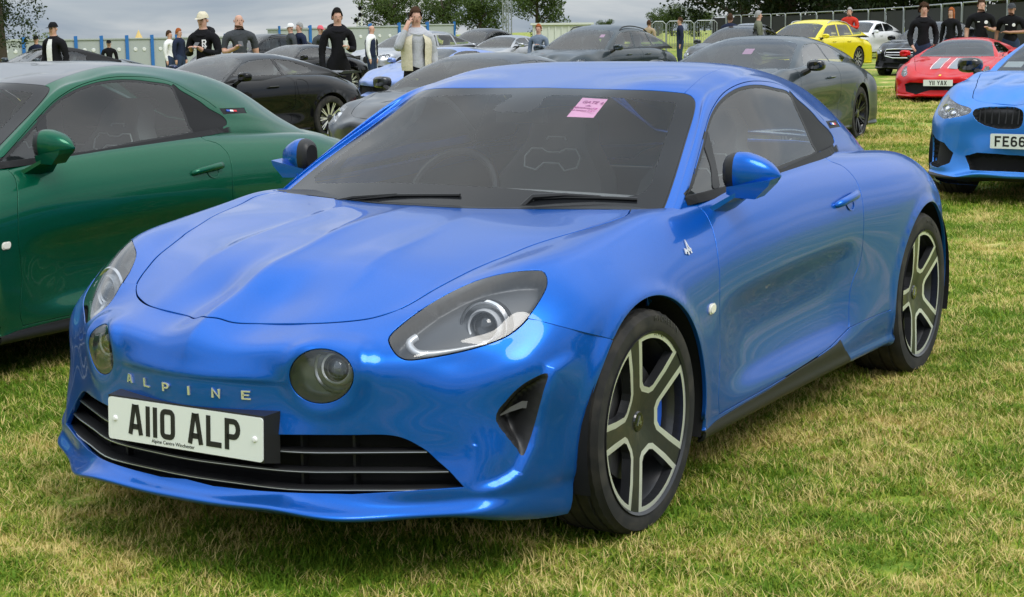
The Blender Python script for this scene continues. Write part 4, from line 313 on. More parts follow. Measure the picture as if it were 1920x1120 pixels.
SPOT = {"drl":[[9.417,4.182],[9.38,4.129],[9.342,4.078],[9.289,4.034],[9.201,4.015],[9.101,4.033],[9.006,4.064],[8.915,4.098],[8.831,4.138],[8.757,4.182],[8.704,4.232],[8.67,4.286],[8.648,4.341],[8.634,4.397],[8.624,4.455],[8.618,4.512],[8.614,4.571],[8.613,4.629],[8.614,4.688],[8.617,4.747],[8.621,4.807],[8.627,4.866],[8.634,4.925],[8.644,4.984],[8.655,5.042],[8.668,5.1],[8.682,5.158],[8.698,5.216],[8.714,5.273],[8.73,5.33],[8.746,5.387],[8.763,5.445],[8.78,5.502],[8.798,5.559],[8.816,5.616],[8.833,5.674],[8.849,5.731]],"vane":[[5.457,5.988],[5.587,6.248],[5.654,6.557],[5.631,6.817]],"proj":[9.467,5.787],"projring":[9.445,5.563],"roundproj":[7.754,2.775],"handle":[16.941,6.928],"badge":[10.217,6.466],"repeater":[10.81,8.142],"mirrorfoot":[12.804,5.937],"sticker":[[5.142,0.959],[5.045,1.476],[4.279,1.488],[4.198,1.046]]}

# ---------------------------------------------------------------- mesh helpers
COL = bpy.context.scene.collection
def link(o, parent=None):
    COL.objects.link(o)
    if parent is not None: o.parent = parent
    return o
def empty(name, loc=(0, 0, 0), rz=0, label=None, cat=None, group=None):
    o = bpy.data.objects.new(name, None); o.empty_display_size = .1
    o.location = loc; o.rotation_euler = (0, 0, rz); link(o)
    return tag(o, label, cat, group)
def tag(o, label=None, cat=None, group=None, kind=None):
    if label: o['label'] = label
    if cat: o['category'] = cat
    if group: o['group'] = group
    if kind: o['kind'] = kind
    return o
def mesh_obj(name, verts, faces, mat, parent=None, normals=None, smooth=True):
    me = bpy.data.meshes.new(name)
    me.from_pydata([tuple(map(float, v)) for v in verts], [], [tuple(int(i) for i in f) for f in faces])
    if smooth:
        me.polygons.foreach_set('use_smooth', np.ones(len(me.polygons), bool))
    me.update()
    if normals is not None:
        me.normals_split_custom_set_from_vertices([tuple(map(float, n)) for n in normals])
    for m in (mat if isinstance(mat, (list, tuple)) else [mat]):
        me.materials.append(m)
    return link(bpy.data.objects.new(name, me), parent)
def bm_obj(name, bm, mat, parent=None, smooth=False, angle=None):
    me = bpy.data.meshes.new(name); bm.to_mesh(me); bm.free()
    if smooth:
        me.polygons.foreach_set('use_smooth', np.ones(len(me.polygons), bool))
        if angle: me.set_sharp_from_angle(angle=angle)
    for m in (mat if isinstance(mat, (list, tuple)) else [mat]):
        me.materials.append(m)
    return link(bpy.data.objects.new(name, me), parent)

def inside(poly, pts):
    poly = np.asarray(poly); x, y = pts[:, 0], pts[:, 1]; c = np.zeros(len(pts), bool)
    j = len(poly)-1
    for i in range(len(poly)):
        xi, yi = poly[i]; xj, yj = poly[j]
        cr = ((yi > y) != (yj > y))
        with np.errstate(divide='ignore', invalid='ignore'):
            c ^= cr & (x < (xj-xi)*(y-yi)/((yj-yi) if yj != yi else 1e-12) + xi)
        j = i
    return c

class Skin:
    """cuts a smooth surface into panels along outlines given in its (u, v) coordinates"""
    def __init__(s, S, du=.125, dv=.2):
        s.S = S; s.lines = []; s.bands = []; s.du = du; s.dv = dv
        # metric scale so that the triangulation is well shaped
        U, V = np.meshgrid(np.linspace(0, S.M-1, 30), np.linspace(0, S.N-1, 30), indexing='ij')
        _, pu, pv = S.base(U, V); s.ku = float(np.median(np.linalg.norm(pu, axis=-1))); s.kv = float(np.median(np.linalg.norm(pv, axis=-1)))
    def line(s, pts, closed=False):
        s.lines.append((np.asarray(pts, float), closed)); return s
    def offset(s, pts, w, closed=False):
        a = np.asarray(pts, float)
        if closed: t = np.roll(a, -1, 0) - np.roll(a, 1, 0)
        else: t = np.gradient(a, axis=0)
        p, pu, pv, n = s.S.frame(a[:, 0], a[:, 1])
        t3 = pu*t[:, :1] + pv*t[:, 1:]
        b = np.cross(n, t3); b /= np.linalg.norm(b, axis=1, keepdims=True) + 1e-12
        guu = (pu*pu).sum(1); gvv = (pv*pv).sum(1); guv = (pu*pv).sum(1)
        bu = (b*pu).sum(1); bv = (b*pv).sum(1); det = guu*gvv - guv*guv + 1e-12
        d = np.stack([(bu*gvv - bv*guv)/det, (bv*guu - bu*guv)/det], 1)
        r = a + d*w
        r[:, 0] = np.clip(r[:, 0], 0, s.S.M-1); r[:, 1] = np.clip(r[:, 1], 0, s.S.N-1)
        return r
    def band(s, pts, w, name, closed=False, shift=0.0):
        """a strip of width w (metres) along a line, that becomes the region `name` (None: an open gap)"""
        c = s.offset(pts, shift, closed) if shift else np.asarray(pts, float)
        s.line(s.offset(c, w/2, closed), closed); s.line(s.offset(c, -w/2, closed), closed)
        q = np.vstack([c, c[:1]]) if closed else c
        s.bands.append((s.S(q[:, 0], q[:, 1]), w/2, name)); return s
    def cut(s, classify):
        S = s.S; eps = 1e-5
        U, V = np.meshgrid(np.linspace(0, S.M-1, int((S.M-1)/s.du)+1), np.linspace(0, S.N-1, int((S.N-1)/s.dv)+1), indexing='ij')
        pts = [np.stack([U.ravel(), V.ravel()], 1)]; n = len(pts[0]); edges = []
        for a, closed in s.lines:
            k = len(a); pts.append(a)
            edges += [(n+i, n+i+1) for i in range(k-1)]
            if closed: edges.append((n+k-1, n))
            n += k
        P = np.concatenate(pts)
        # drop plain grid points that crowd an outline
        ng = len(pts[0])
        if n > ng:
            L = np.concatenate([np.linspace(a[i], a[(i+1) % len(a)], 4)[:-1] for a, cl in s.lines for i in range(len(a)-(0 if cl else 1))])
            sc = np.array([s.ku, s.kv]); Lm = L*sc; keep = np.ones(ng, bool)
            for i0 in range(0, ng, 512):
                d = ((P[i0:min(i0+512, ng), None]*sc - Lm[None])**2).sum(-1).min(1); keep[i0:min(i0+512, ng)] = d > .005**2
            g = P[:ng]
            keep |= (g[:, 0] == 0) | (g[:, 0] == S.M-1) | (g[:, 1] == 0) | (g[:, 1] == S.N-1)
            idx = np.full(n, -1); sel = np.concatenate([np.nonzero(keep)[0], np.arange(ng, n)]); idx[sel] = np.arange(len(sel))
            P = P[sel]; edges = [(int(idx[a]), int(idx[b])) for a, b in edges]
        co = [mathutils.Vector((float(a*s.ku), float(b*s.kv))) for a, b in P]
        r = mathutils.geometry.delaunay_2d_cdt(co, edges, [], 0, eps, False)
        q = np.array([(v.x/s.ku, v.y/s.kv) for v in r[0]]); tri = np.array([f for f in r[2] if len(f) == 3])
        q[:, 0] = np.clip(q[:, 0], 0, S.M-1); q[:, 1] = np.clip(q[:, 1], 0, S.N-1)
        cen = q[tri].mean(1)
        p, _, _, nn = S.frame(q[:, 0], q[:, 1])
        pc = S(cen[:, 0], cen[:, 1])
        reg = np.array(classify(cen, pc), dtype=object)
        for line3, hw, name in s.bands:
            A, B = line3[:-1], line3[1:]; D = B-A; L2 = (D*D).sum(1) + 1e-12
            lo, hi = line3.min(0)-.05, line3.max(0)+.05
            ok = np.nonzero(((pc > lo) & (pc < hi)).all(1))[0]
            for i0 in range(0, len(ok), 800):
                w = ok[i0:i0+800]
                t = np.clip((((pc[w][:, None]-A[None])*D[None]).sum(-1))/L2, 0, 1)
                d = np.linalg.norm(pc[w][:, None] - (A[None]+t[..., None]*D[None]), axis=-1).min(1)
                reg[w[d < hw*.97]] = name if name is not None else ''
        # face orientation
        fn = np.cross(p[tri[:, 1]]-p[tri[:, 0]], p[tri[:, 2]]-p[tri[:, 0]])
        flip = (fn*nn[tri].mean(1)).sum(1) < 0
        tri[flip] = tri[flip][:, ::-1]
        s.q, s.p, s.n, s.tri, s.reg = q, p, nn, tri, reg
        return s
    def get(s, name, thick=.006, off=0.0):
        """vertices, normals, faces of one region, with an edge turned inwards"""
        t = s.tri[s.reg == name]
        if len(t) == 0: return None
        ids, inv = np.unique(t, return_inverse=True); t = inv.reshape(-1, 3)
        n = s.n[ids]; v = s.p[ids] + n*off
        F = [tuple(f) for f in t]
        if thick:
            ed = {}
            for f in F:
                for a, b in ((f[0], f[1]), (f[1], f[2]), (f[2], f[0])):
                    if (b, a) in ed: del ed[(b, a)]
                    else: ed[(a, b)] = 1
            V2 = [v]; N2 = [n]; k = len(v)
            rim = [(a, b) for a, b in ed if not (abs(v[a][1]) < 1e-4 and abs(v[b][1]) < 1e-4)]
            out = {}                      # outward direction in the tangent plane at every rim vertex
            for a, b in rim:
                e = v[b]-v[a]; o = np.cross(e, n[a]+n[b]); o /= np.linalg.norm(o)+1e-12
                for i in (a, b): out[i] = out.get(i, 0) + o
            mp = {}; ex = []; en = []
            for i, o in out.items():
                o = o/(np.linalg.norm(o)+1e-12); r = min(.0016, thick*.35)
                mp[i] = k+len(ex)
                # a small rolled edge, then the return
                ex += [v[i] + o*r*.0 - n[i]*0, v[i] + o*r*.7 - n[i]*r*.5, v[i] + o*r - n[i]*r*1.6, v[i] + o*r - n[i]*thick]
                en += [n[i], n[i]*.6+o*.8, o, o]
            for a, b in rim:
                A, B = mp[a], mp[b]
                for j in range(3): F.append((B+j, A+j, A+j+1)); F.append((B+j, A+j+1, B+j+1))
            if ex:
                v = np.vstack([v, ex]); en = np.array(en); en /= np.linalg.norm(en, axis=1, keepdims=True); n = np.vstack([n, en])
        return v, n, F
def mirror(g):
    v, n, F = g
    return v*[1, -1, 1], n*[1, -1, 1], [f[::-1] for f in F]
def join(*gs):
    V = []; N = []; F = []; k = 0
    for v, n, f in gs:
        V.append(v); N.append(n); F += [tuple(i+k for i in t) for t in f]; k += len(v)
    return np.vstack(V), np.vstack(N), F
def panel(name, g, mat, parent):
    return mesh_obj(name, g[0], g[2], mat, parent, g[1])

# ---------------------------------------------------------------- small shape builders (all return verts, faces lists)
def box_vf(c, s, R=None):
    v = [Vector((c[0]+s[0]*a/2, c[1]+s[1]*b/2, c[2]+s[2]*d/2)) for a in (-1, 1) for b in (-1, 1) for d in (-1, 1)]
    if R is not None: v = [R @ (q-Vector(c)) + Vector(c) for q in v]
    return v, [(0, 1, 3, 2), (4, 6, 7, 5), (0, 4, 5, 1), (2, 3, 7, 6), (0, 2, 6, 4), (1, 5, 7, 3)]
class MB:
    """collects simple shapes into ONE mesh object"""
    def __init__(s): s.v = []; s.f = []; s.m = []; s.k = 0
    def add(s, v, f, m=0):
        n = len(s.v); s.v += [tuple(q) for q in v]; s.f += [tuple(i+n for i in t) for t in f]; s.m += [m]*len(f); return s
    def box(s, c, d, R=None, m=0): return s.add(*box_vf(c, d, R), m)
    def tube(s, pts, r, seg=8, m=0, caps=True, closed=False):
        pts = [Vector(p) for p in pts]; n = len(pts); rr = r if hasattr(r, '__len__') else [r]*n
        v = []; prev = None
        for i, p in enumerate(pts):
            t = (pts[(i+1) % n]-pts[i-1]) if closed else (pts[min(i+1, n-1)]-pts[max(i-1, 0)])
            t.normalize()
            a = prev - t*prev.dot(t) if prev is not None else t.orthogonal()
            if a.length < 1e-6: a = t.orthogonal()
            a.normalize(); b = t.cross(a); prev = a
            v += [p + (a*math.cos(w)+b*math.sin(w))*rr[i] for w in [2*math.pi*k/seg for k in range(seg)]]
        f = []
        for i in range(n if closed else n-1):
            j = (i+1) % n
            f += [(i*seg+k, i*seg+(k+1) % seg, j*seg+(k+1) % seg, j*seg+k) for k in range(seg)]
        if caps and not closed: f += [tuple(range(seg))[::-1], tuple(range((n-1)*seg, n*seg))]
        return s.add(v, f, m)
    def lathe(s, prof, seg=48, axis='y', m=0, c=(0, 0, 0), closed=False):
        """profile of (radius, height) spun round the axis"""
        v = []; n = len(prof)
        for k in range(seg):
            w = 2*math.pi*k/seg; cw, sw = math.cos(w), math.sin(w)
            for r, h in prof:
                q = (r*cw, h, r*sw) if axis == 'y' else ((r*cw, r*sw, h) if axis == 'z' else (h, r*cw, r*sw))
                v.append((q[0]+c[0], q[1]+c[1], q[2]+c[2]))
        f = []
        for k in range(seg):
            j = (k+1) % seg
            for i in range(n if closed else n-1):
                i2 = (i+1) % n
                f.append((k*n+i, k*n+i2, j*n+i2, j*n+i))
        return s.add(v, f, m)
    def prism(s, poly, d0, d1, frame=None, m=0):
        """polygon in (a, b) extruded from d0 to d1; frame = (origin, A, B, D) vectors"""
        o, A, B, D = frame or (Vector((0, 0, 0)), Vector((1, 0, 0)), Vector((0, 1, 0)), Vector((0, 0, 1)))
        n = len(poly)
        v = [o + A*a + B*b + D*d0 for a, b in poly] + [o + A*a + B*b + D*d1 for a, b in poly]
        f = [tuple(range(n))[::-1], tuple(range(n, 2*n))] + [(i, (i+1) % n, (i+1) % n+n, i+n) for i in range(n)]
        return s.add(v, f, m)
    def grid(s, P, m=0, flip=False, closed_v=False):
        P = np.asarray(P); a, b = P.shape[:2]
        f = []
        for i in range(a-1):
            for j in range(b if closed_v else b-1):
                j2 = (j+1) % b
                q = (i*b+j, (i+1)*b+j, (i+1)*b+j2, i*b+j2); f.append(q[::-1] if flip else q)
        return s.add(P.reshape(-1, 3), f, m)
    def strokes(s, lines, w, h0, h1, frame, m=0):
        """polylines in (a, b) drawn as flat bars of width w with mitred joints"""
        for ln in lines:
            ln = [q for i_, q in enumerate(ln) if i_ == 0 or (abs(q[0]-ln[i_-1][0])+abs(q[1]-ln[i_-1][1])) > 1e-4]
            closed = ln[0] == ln[-1] and len(ln) > 3
            p = [Vector((a, b)) for a, b in (ln[:-1] if closed else ln)]; n = len(p); L = []; Rr = []
            for i in range(n):
                d0 = (p[i]-p[i-1]).normalized() if (i > 0 or closed) else None
                d1 = (p[(i+1) % n]-p[i]).normalized() if (i < n-1 or closed) else None
                d0 = d0 or d1; d1 = d1 or d0
                t = (d0+d1).normalized(); nn = Vector((-t.y, t.x)); k = min(2.0, 1/max(.3, nn.dot(Vector((-d0.y, d0.x)))))
                L.append(p[i]+nn*w/2*k); Rr.append(p[i]-nn*w/2*k)
            for i in range(n if closed else n-1):
                j = (i+1) % n
                s.prism([L[i], Rr[i], Rr[j], L[j]], h0, h1, frame, m)
        return s
    def build(s, name, mats, parent=None, smooth=False, angle=None):
        me = bpy.data.meshes.new(name); me.from_pydata(s.v, [], s.f)
        for m in (mats if isinstance(mats, (list, tuple)) else [mats]): me.materials.append(m)
        if len(set(s.m)) > 1: me.polygons.foreach_set('material_index', s.m)
        bm = bmesh.new(); bm.from_mesh(me); bmesh.ops.recalc_face_normals(bm, faces=bm.faces); bm.to_mesh(me); bm.free()
        if smooth:
            me.polygons.foreach_set('use_smooth', [True]*len(me.polygons)); me.set_sharp_from_angle(angle=angle or R_(35))
        return link(bpy.data.objects.new(name, me), parent)
def rrect(w, h, r, n=5):
    p = []
    for cx, cy, a0 in ((w/2-r, h/2-r, 0), (-w/2+r, h/2-r, 90), (-w/2+r, -h/2+r, 180), (w/2-r, -h/2+r, 270)):
        p += [(cx+r*math.cos(R_(a0+90*k/n)), cy+r*math.sin(R_(a0+90*k/n))) for k in range(n+1)]
    return p
def text_obj(name, body, size, frame, mat_, parent, depth=.0004):
    """flat printed words, turned into a mesh"""
    cu = bpy.data.curves.new(name, 'FONT'); cu.body = body; cu.size = size; cu.extrude = depth; cu.align_x = 'CENTER'; cu.resolution_u = 2
    t = bpy.data.objects.new(name, cu); COL.objects.link(t)
    dg = bpy.context.evaluated_depsgraph_get(); dg.update()
    me = bpy.data.meshes.new_from_object(t.evaluated_get(dg)); bpy.data.objects.remove(t)
    o, A, B, D = frame
    M = Matrix(((A.x, B.x, D.x, o.x), (A.y, B.y, D.y, o.y), (A.z, B.z, D.z, o.z), (0, 0, 0, 1)))
    me.transform(M); me.materials.clear(); me.materials.append(mat_); me.name = name
    return link(bpy.data.objects.new(name, me), parent)
# number plate letters in a 1 x 1.58 box drawn as strokes (width 0.28)
W_ = .14
def arc(cx, cy, rx, ry, a0, a1, n=8): return [(cx+rx*math.cos(R_(a0+(a1-a0)*k/n)), cy+ry*math.sin(R_(a0+(a1-a0)*k/n))) for k in range(n+1)]
def _ring(): 
    q = arc(.64, 1.22, .22, .22, 0, 90, 4)+arc(.36, 1.22, .22, .22, 90, 180, 4)+arc(.36, .36, .22, .22, 180, 270, 4)+arc(.64, .36, .22, .22, 270, 360, 4)
    return q+[q[0]]
GLYPH = {
 'A': [[(.13, 0), (.42, 1.58)], [(.58, 1.58), (.87, 0)], [(.34, 1.44), (.66, 1.44)], [(.25, .42), (.75, .42)]],
 '1': [[(.14, 0), (.14, 1.58)]], 'I': [[(.14, 0), (.14, 1.58)]],
 '0': [_ring()], 'L': [[(.14, 1.58), (.14, .14), (1, .14)]],
 'P': [[(.14, 0), (.14, 1.44), (.58, 1.44)]+arc(.58, 1.05, .28, .39, 90, -90, 8)+[(.14, .66)]],
 'F': [[(.14, 0), (.14, 1.44), (.95, 1.44)], [(.14, .80), (.80, .80)]],
 'E': [[(.98, .14), (.14, .14), (.14, 1.44), (.95, 1.44)], [(.14, .80), (.82, .80)]],
 '6': [[(.84, 1.25)]+arc(.5, 1.18, .34, .26, 20, 180, 6)+[(.14, .44)]+arc(.5, .44, .36, .30, 180, 360, 8)+arc(.5, .58, .36, .28, 0, 140, 6)],
 'Y': [[(.1, 1.58), (.5, .75), (.9, 1.58)], [(.5, .8), (.5, 0)]], 'X': [[(.1, 0), (.9, 1.58)], [(.1, 1.58), (.9, 0)]],
 'N': [[(.14, 0), (.14, 1.5), (.86, .08), (.86, 1.58)]], 'V': [[(.08, 1.58), (.5, .08), (.92, 1.58)]],
 'S': [[(.86, 1.24)]+arc(.5, 1.16, .36, .28, 20, 200, 6)+arc(.5, .42, .36, .30, 20, -160, 7)],
 'W': [[(.06, 1.58), (.28, .1), (.5, 1.2), (.72, .1), (.94, 1.58)]], 'K': [[(.14, 0), (.14, 1.58)], [(.9, 1.58), (.2, .8), (.92, 0)]],
 '2': [[(.16, 1.2)]+arc(.5, 1.12, .34, .32, 160, -30, 7)+[(.14, .14), (.92, .14)]], '7': [[(.1, 1.44), (.86, 1.44), (.36, 0)]], '8': [[*arc(.5, .42, .34, .30, 90, 450, 10)], [*arc(.5, 1.14, .30, .28, 90, 450, 10)]],
 'J': [[(.8, 1.58), (.8, .45)]+arc(.46, .45, .34, .31, 0, -170, 6)], 'D': [[(.14, 0), (.14, 1.44), (.5, 1.44)]+arc(.5, .79, .36, .65, 90, -90, 8)+[(.14, .14)]],
}
def plate_text(par, s, frame, h=.079, left=None):
    """lays a registration out along A, centred, characters h tall"""
    k = h/1.58; adv = {'1': .28, 'I': .28, ' ': .44}
    tot = sum(adv.get(c, 1)*k + .011 for c in s) - .011
    x = -tot/2 if left is None else left
    o, A, B, D = frame
    for c in s:
        if c != ' ':
            fr = (o + A*x - B*h/2, A*k, B*k, D)
            mb = MB(); mb.strokes(GLYPH[c], .28, .0, .0008, fr); mb.build('plate_character', PLATE_BLACK, par)
        x += adv.get(c, 1)*k + .011

# ---------------------------------------------------------------- materials
_M = {}
def mat(name, base=(.5, .5, .5), rough=.5, metal=0.0, coat=0.0, coat_r=.03, alpha=1.0, trans=0.0, ior=1.45, spec=.5, emit=None, sheen=0):
    if name in _M: return _M[name]
    m = bpy.data.materials.new(name); m.use_nodes = True
    b = m.node_tree.nodes['Principled BSDF']
    b.inputs['Base Color'].default_value = (*base, 1); b.inputs['Roughness'].default_value = rough; b.inputs['Metallic'].default_value = metal
    b.inputs['Coat Weight'].default_value = coat; b.inputs['Coat Roughness'].default_value = coat_r
    b.inputs['Transmission Weight'].default_value = trans; b.inputs['IOR'].default_value = ior; b.inputs['Specular IOR Level'].default_value = spec
    b.inputs['Alpha'].default_value = alpha
    if emit: b.inputs['Emission Color'].default_value = (*emit[0], 1); b.inputs['Emission Strength'].default_value = emit[1]
    _M[name] = m; return m
def nodes(m):
    t = m.node_tree
    def N(ty, **k):
        n = t.nodes.new(ty)
        for a, b in k.items():
            if a in n.inputs.keys(): n.inputs[a].default_value = b
            else: setattr(n, a, b)
        return n
    return t, N, t.nodes['Principled BSDF']
def paint(name, base, metal=.55, rough=.34, dirt=.0, flake=.0, coat=.55):
    if name in _M: return _M[name]
    m = mat(name, base, rough, metal, coat, .015, spec=.12)
    t, N, b = nodes(m)
    tc = N('ShaderNodeTexCoord')
    if flake:
        v = N('ShaderNodeTexVoronoi', Scale=1400.0); t.links.new(tc.outputs['Object'], v.inputs['Vector'])
        mx = N('ShaderNodeMix', data_type='RGBA'); mx.inputs['A'].default_value = (*[c*(1-flake) for c in base], 1); mx.inputs['B'].default_value = (*[min(1, c*(1+flake)) for c in base], 1)
        sp = N('ShaderNodeSeparateColor'); t.links.new(v.outputs['Color'], sp.inputs[0]); t.links.new(sp.outputs[0], mx.inputs['Factor'])
        t.links.new(mx.outputs['Result'], b.inputs['Base Color'])
    if dirt:
        # road dust: thin film, thicker low on the sides
        g = N('ShaderNodeNewGeometry'); s = N('ShaderNodeSeparateXYZ'); t.links.new(tc.outputs['Object'], s.inputs[0])
        mr = N('ShaderNodeMapRange'); mr.inputs['From Min'].default_value = .78; mr.inputs['From Max'].default_value = .22; t.links.new(s.outputs['Z'], mr.inputs['Value'])
        n = N('ShaderNodeTexNoise', Scale=7.0, Detail=8.0, Roughness=.65, Distortion=1.2); t.links.new(tc.outputs['Object'], n.inputs['Vector'])
        mm = N('ShaderNodeMath', operation='MULTIPLY'); t.links.new(mr.outputs[0], mm.inputs[0]); t.links.new(n.outputs['Fac'], mm.inputs[1])
        m2 = N('ShaderNodeMath', operation='MULTIPLY'); t.links.new(mm.outputs[0], m2.inputs[0]); m2.inputs[1].default_value = dirt
        d = N('ShaderNodeBsdfDiffuse'); d.inputs['Color'].default_value = (.20, .17, .13, 1)
        ms = N('ShaderNodeMixShader'); t.links.new(m2.outputs[0], ms.inputs[0]); t.links.new(b.outputs[0], ms.inputs[1]); t.links.new(d.outputs[0], ms.inputs[2])
        t.links.new(ms.outputs[0], t.nodes['Material Output'].inputs['Surface'])
    return m
def glass(name, tint=(.6, .66, .64), refl=1.0):
    """thin car glass: tinted see-through film with a clear reflective face"""
    if name in _M: return _M[name]
    m = mat(name); t, N, b = nodes(m); t.nodes.remove(b)
    tr = N('ShaderNodeBsdfTransparent'); tr.inputs[0].default_value = (*tint, 1)
    gl = N('ShaderNodeBsdfGlossy'); gl.inputs['Roughness'].default_value = .008
    fr = N('ShaderNodeFresnel', IOR=1.5)
    mr = N('ShaderNodeMath', operation='MULTIPLY_ADD'); mr.inputs[1].default_value = 1.9*refl; mr.inputs[2].default_value = .0; mr.use_clamp = True
    t.links.new(fr.outputs[0], mr.inputs[0])
    ms = N('ShaderNodeMixShader'); t.links.new(mr.outputs[0], ms.inputs[0]); t.links.new(tr.outputs[0], ms.inputs[1]); t.links.new(gl.outputs[0], ms.inputs[2])
    t.links.new(ms.outputs[0], t.nodes['Material Output'].inputs['Surface'])
    return m
BLACK = mat('black_plastic', (.012, .012, .013), .45)
BLACK_GLOSS = mat('gloss_black', (.008, .008, .009), .12, 0, .6)
RUBBER = mat('rubber', (.016, .016, .016), .75)
DARK = mat('dark_void', (.006, .006, .007), .9)
CHROME = mat('chrome', (.75, .76, .78), .12, 1.0)
SILVER = mat('silver', (.55, .56, .58), .3, 1.0)

# ---------------------------------------------------------------- wheels
TYRE = mat('tyre_rubber', (.018, .017, .016), .82)
def tyre_material():
    t, N, b = nodes(TYRE)
    tc = N('ShaderNodeTexCoord'); n = N('ShaderNodeTexNoise', Scale=14.0, Detail=6.0); t.links.new(tc.outputs['Object'], n.inputs['Vector'])
    r = N('ShaderNodeValToRGB'); r.color_ramp.elements[0].position = .42; r.color_ramp.elements[0].color = (.013, .013, .013, 1); r.color_ramp.elements[1].position = .8; r.color_ramp.elements[1].color = (.05, .044, .036, 1)
    t.links.new(n.outputs['Fac'], r.inputs[0]); t.links.new(r.outputs[0], b.inputs['Base Color'])
tyre_material()
RIM_DARK = mat('rim_dark', (.040, .041, .045), .35, .5, .3)
RIM_CUT = mat('rim_machined', (.78, .79, .78), .38, .7)
RIM_BLACK = mat('rim_black', (.012, .012, .014), .3, .3, .4)
DISC = mat('brake_disc', (.22, .22, .23), .4, .9)
CALIPER_BLUE = mat('caliper_blue', (.01, .09, .55), .35, .2, .6)
def tyre_mesh(parent, R, rr, w, seg=96):
    """outer face towards +y, centred on y = 0"""
    h = w/2; mb = MB()
    prof = [(rr-.012, -h*.80), (rr+.004, -h*.92), (rr+.35*(R-rr), -h*.98), (rr+.75*(R-rr), -h*.97), (R-.010, -h*.90), (R-.002, -h*.80)]
    for a, b in ((-.62, -.56), (-.24, -.18), (.18, .24), (.56, .62)):
        prof += [(R, h*(a-.02)), (R-.007, h*a), (R-.007, h*b), (R, h*(b+.02))]
    prof += [(R-.002, h*.80), (R-.010, h*.90), (rr+.75*(R-rr), h*.97), (rr+.35*(R-rr), h*.99), (rr+.010, h*.96), (rr+.002, h*.93), (rr-.010, h*.84)]
    mb.lathe(prof, seg)
    npf = len(prof)
    # cross grooves in both shoulders
    for k in range(seg):
        if k % 2: continue
        for i in (4, 5, 6, npf-8, npf-7, npf-6):
            x, y, z = mb.v[k*npf+i]; r = math.hypot(x, z); q = (r-.0035)/r; mb.v[k*npf+i] = (x*q, y, z*q)
    o = mb.build('tyre', TYRE, parent, True, R_(28))
    return o
def rim_twin(parent, rr, face_y, hub=.062):
    """five shield-shaped windows with machined borders"""
    prof = lambda r: face_y - .006 - .034*(1-min(1, r/rr))**1.3
    def shield(g, n=9):
        # half width g shrinks the outline (metres)
        ri, ro = .082+g, rr*.99-g*.9
        hw_i = .040-g*.5; pts = []
        ao = R_(30.2) - g*1.15/ro
        pts += [(ri+.010, -hw_i-.002), (ri, -hw_i*.55), (ri, hw_i*.55), (ri+.010, hw_i+.002)]
        a1 = R_(33.5) - g/(.19)
        pts += [(.175*math.cos(R_(29.4)-g*1.1/.17), .175*math.sin(R_(29.4)-g*1.1/.17))]
        pts += [(ro*math.cos(a), ro*math.sin(a)) for a in np.linspace(ao, -ao, n)]
        pts += [(.175*math.cos(R_(29.4)-g*1.1/.17), -.175*math.sin(R_(29.4)-g*1.1/.17))]
        return pts
    P = []; E = []; polys = []
    circ = [(rr*math.cos(2*math.pi*k/90), rr*math.sin(2*math.pi*k/90)) for k in range(90)]
    lists = [circ]
    for q in range(5):
        a = math.pi/2 + 2*math.pi*q/5 + math.pi*.1; ca, sa = math.cos(a), math.sin(a)
        A = [(x*ca-y*sa, x*sa+y*ca) for x, y in shield(0)]; B = [(x*ca-y*sa, x*sa+y*ca) for x, y in shield(.0155)]
        lists += [A, B]; polys.append((A, B))
    for L in lists:
        n0 = len(P); P += L; E += [(n0+i, n0+(i+1) % len(L)) for i in range(len(L))]
    for r in (.05, .085, .12, .16, .2):
        P += [(r*math.cos(t), r*math.sin(t)) for t in np.linspace(0, 2*math.pi, int(10+r*180), endpoint=False)]
    P.append((0, 0))
    res = mathutils.geometry.delaunay_2d_cdt([Vector(p) for p in P], E, [], 1, 1e-6, False)
    q = np.array([tuple(v) for v in res[0]]); F = [f for f in res[2] if len(f) == 3]
    cen = np.array([q[list(f)].mean(0) for f in F]); reg = np.zeros(len(F), int)
    for A, B in polys:
        reg[inside(A, cen)] = 1; reg[inside(B, cen)] = 2
    V = [(x, prof(math.hypot(x, z)), z) for x, z in q]
    mb = MB(); n = len(V)
    keep = [f for f, r in zip(F, reg) if r != 2]
    v2 = V + [(x, y-.028, z) for x, y, z in V]
    mb.add(v2, [f for f, r in zip(F, reg) if r == 0], 0)
    mb.add(v2, [f for f, r in zip(F, reg) if r == 1], 1)
    ed = {}
    for f in keep:
        for a, b in ((f[0], f[1]), (f[1], f[2]), (f[2], f[0])):
            if (b, a) in ed: del ed[(b, a)]
            else: ed[(a, b)] = 1
    mb.add(v2, [(a, b, b+n, a+n) for a, b in ed], 0)
    # the face lists share nothing, so weld them
    o = mb.build('alloy_rim', [RIM_DARK, RIM_CUT], parent)
    bm = bmesh.new(); bm.from_mesh(o.data); bmesh.ops.remove_doubles(bm, verts=bm.verts, dist=1e-5); bmesh.ops.delete(bm, geom=[v for v in bm.verts if not v.link_faces], context='VERTS'); bm.to_mesh(o.data); bm.free()
    return o
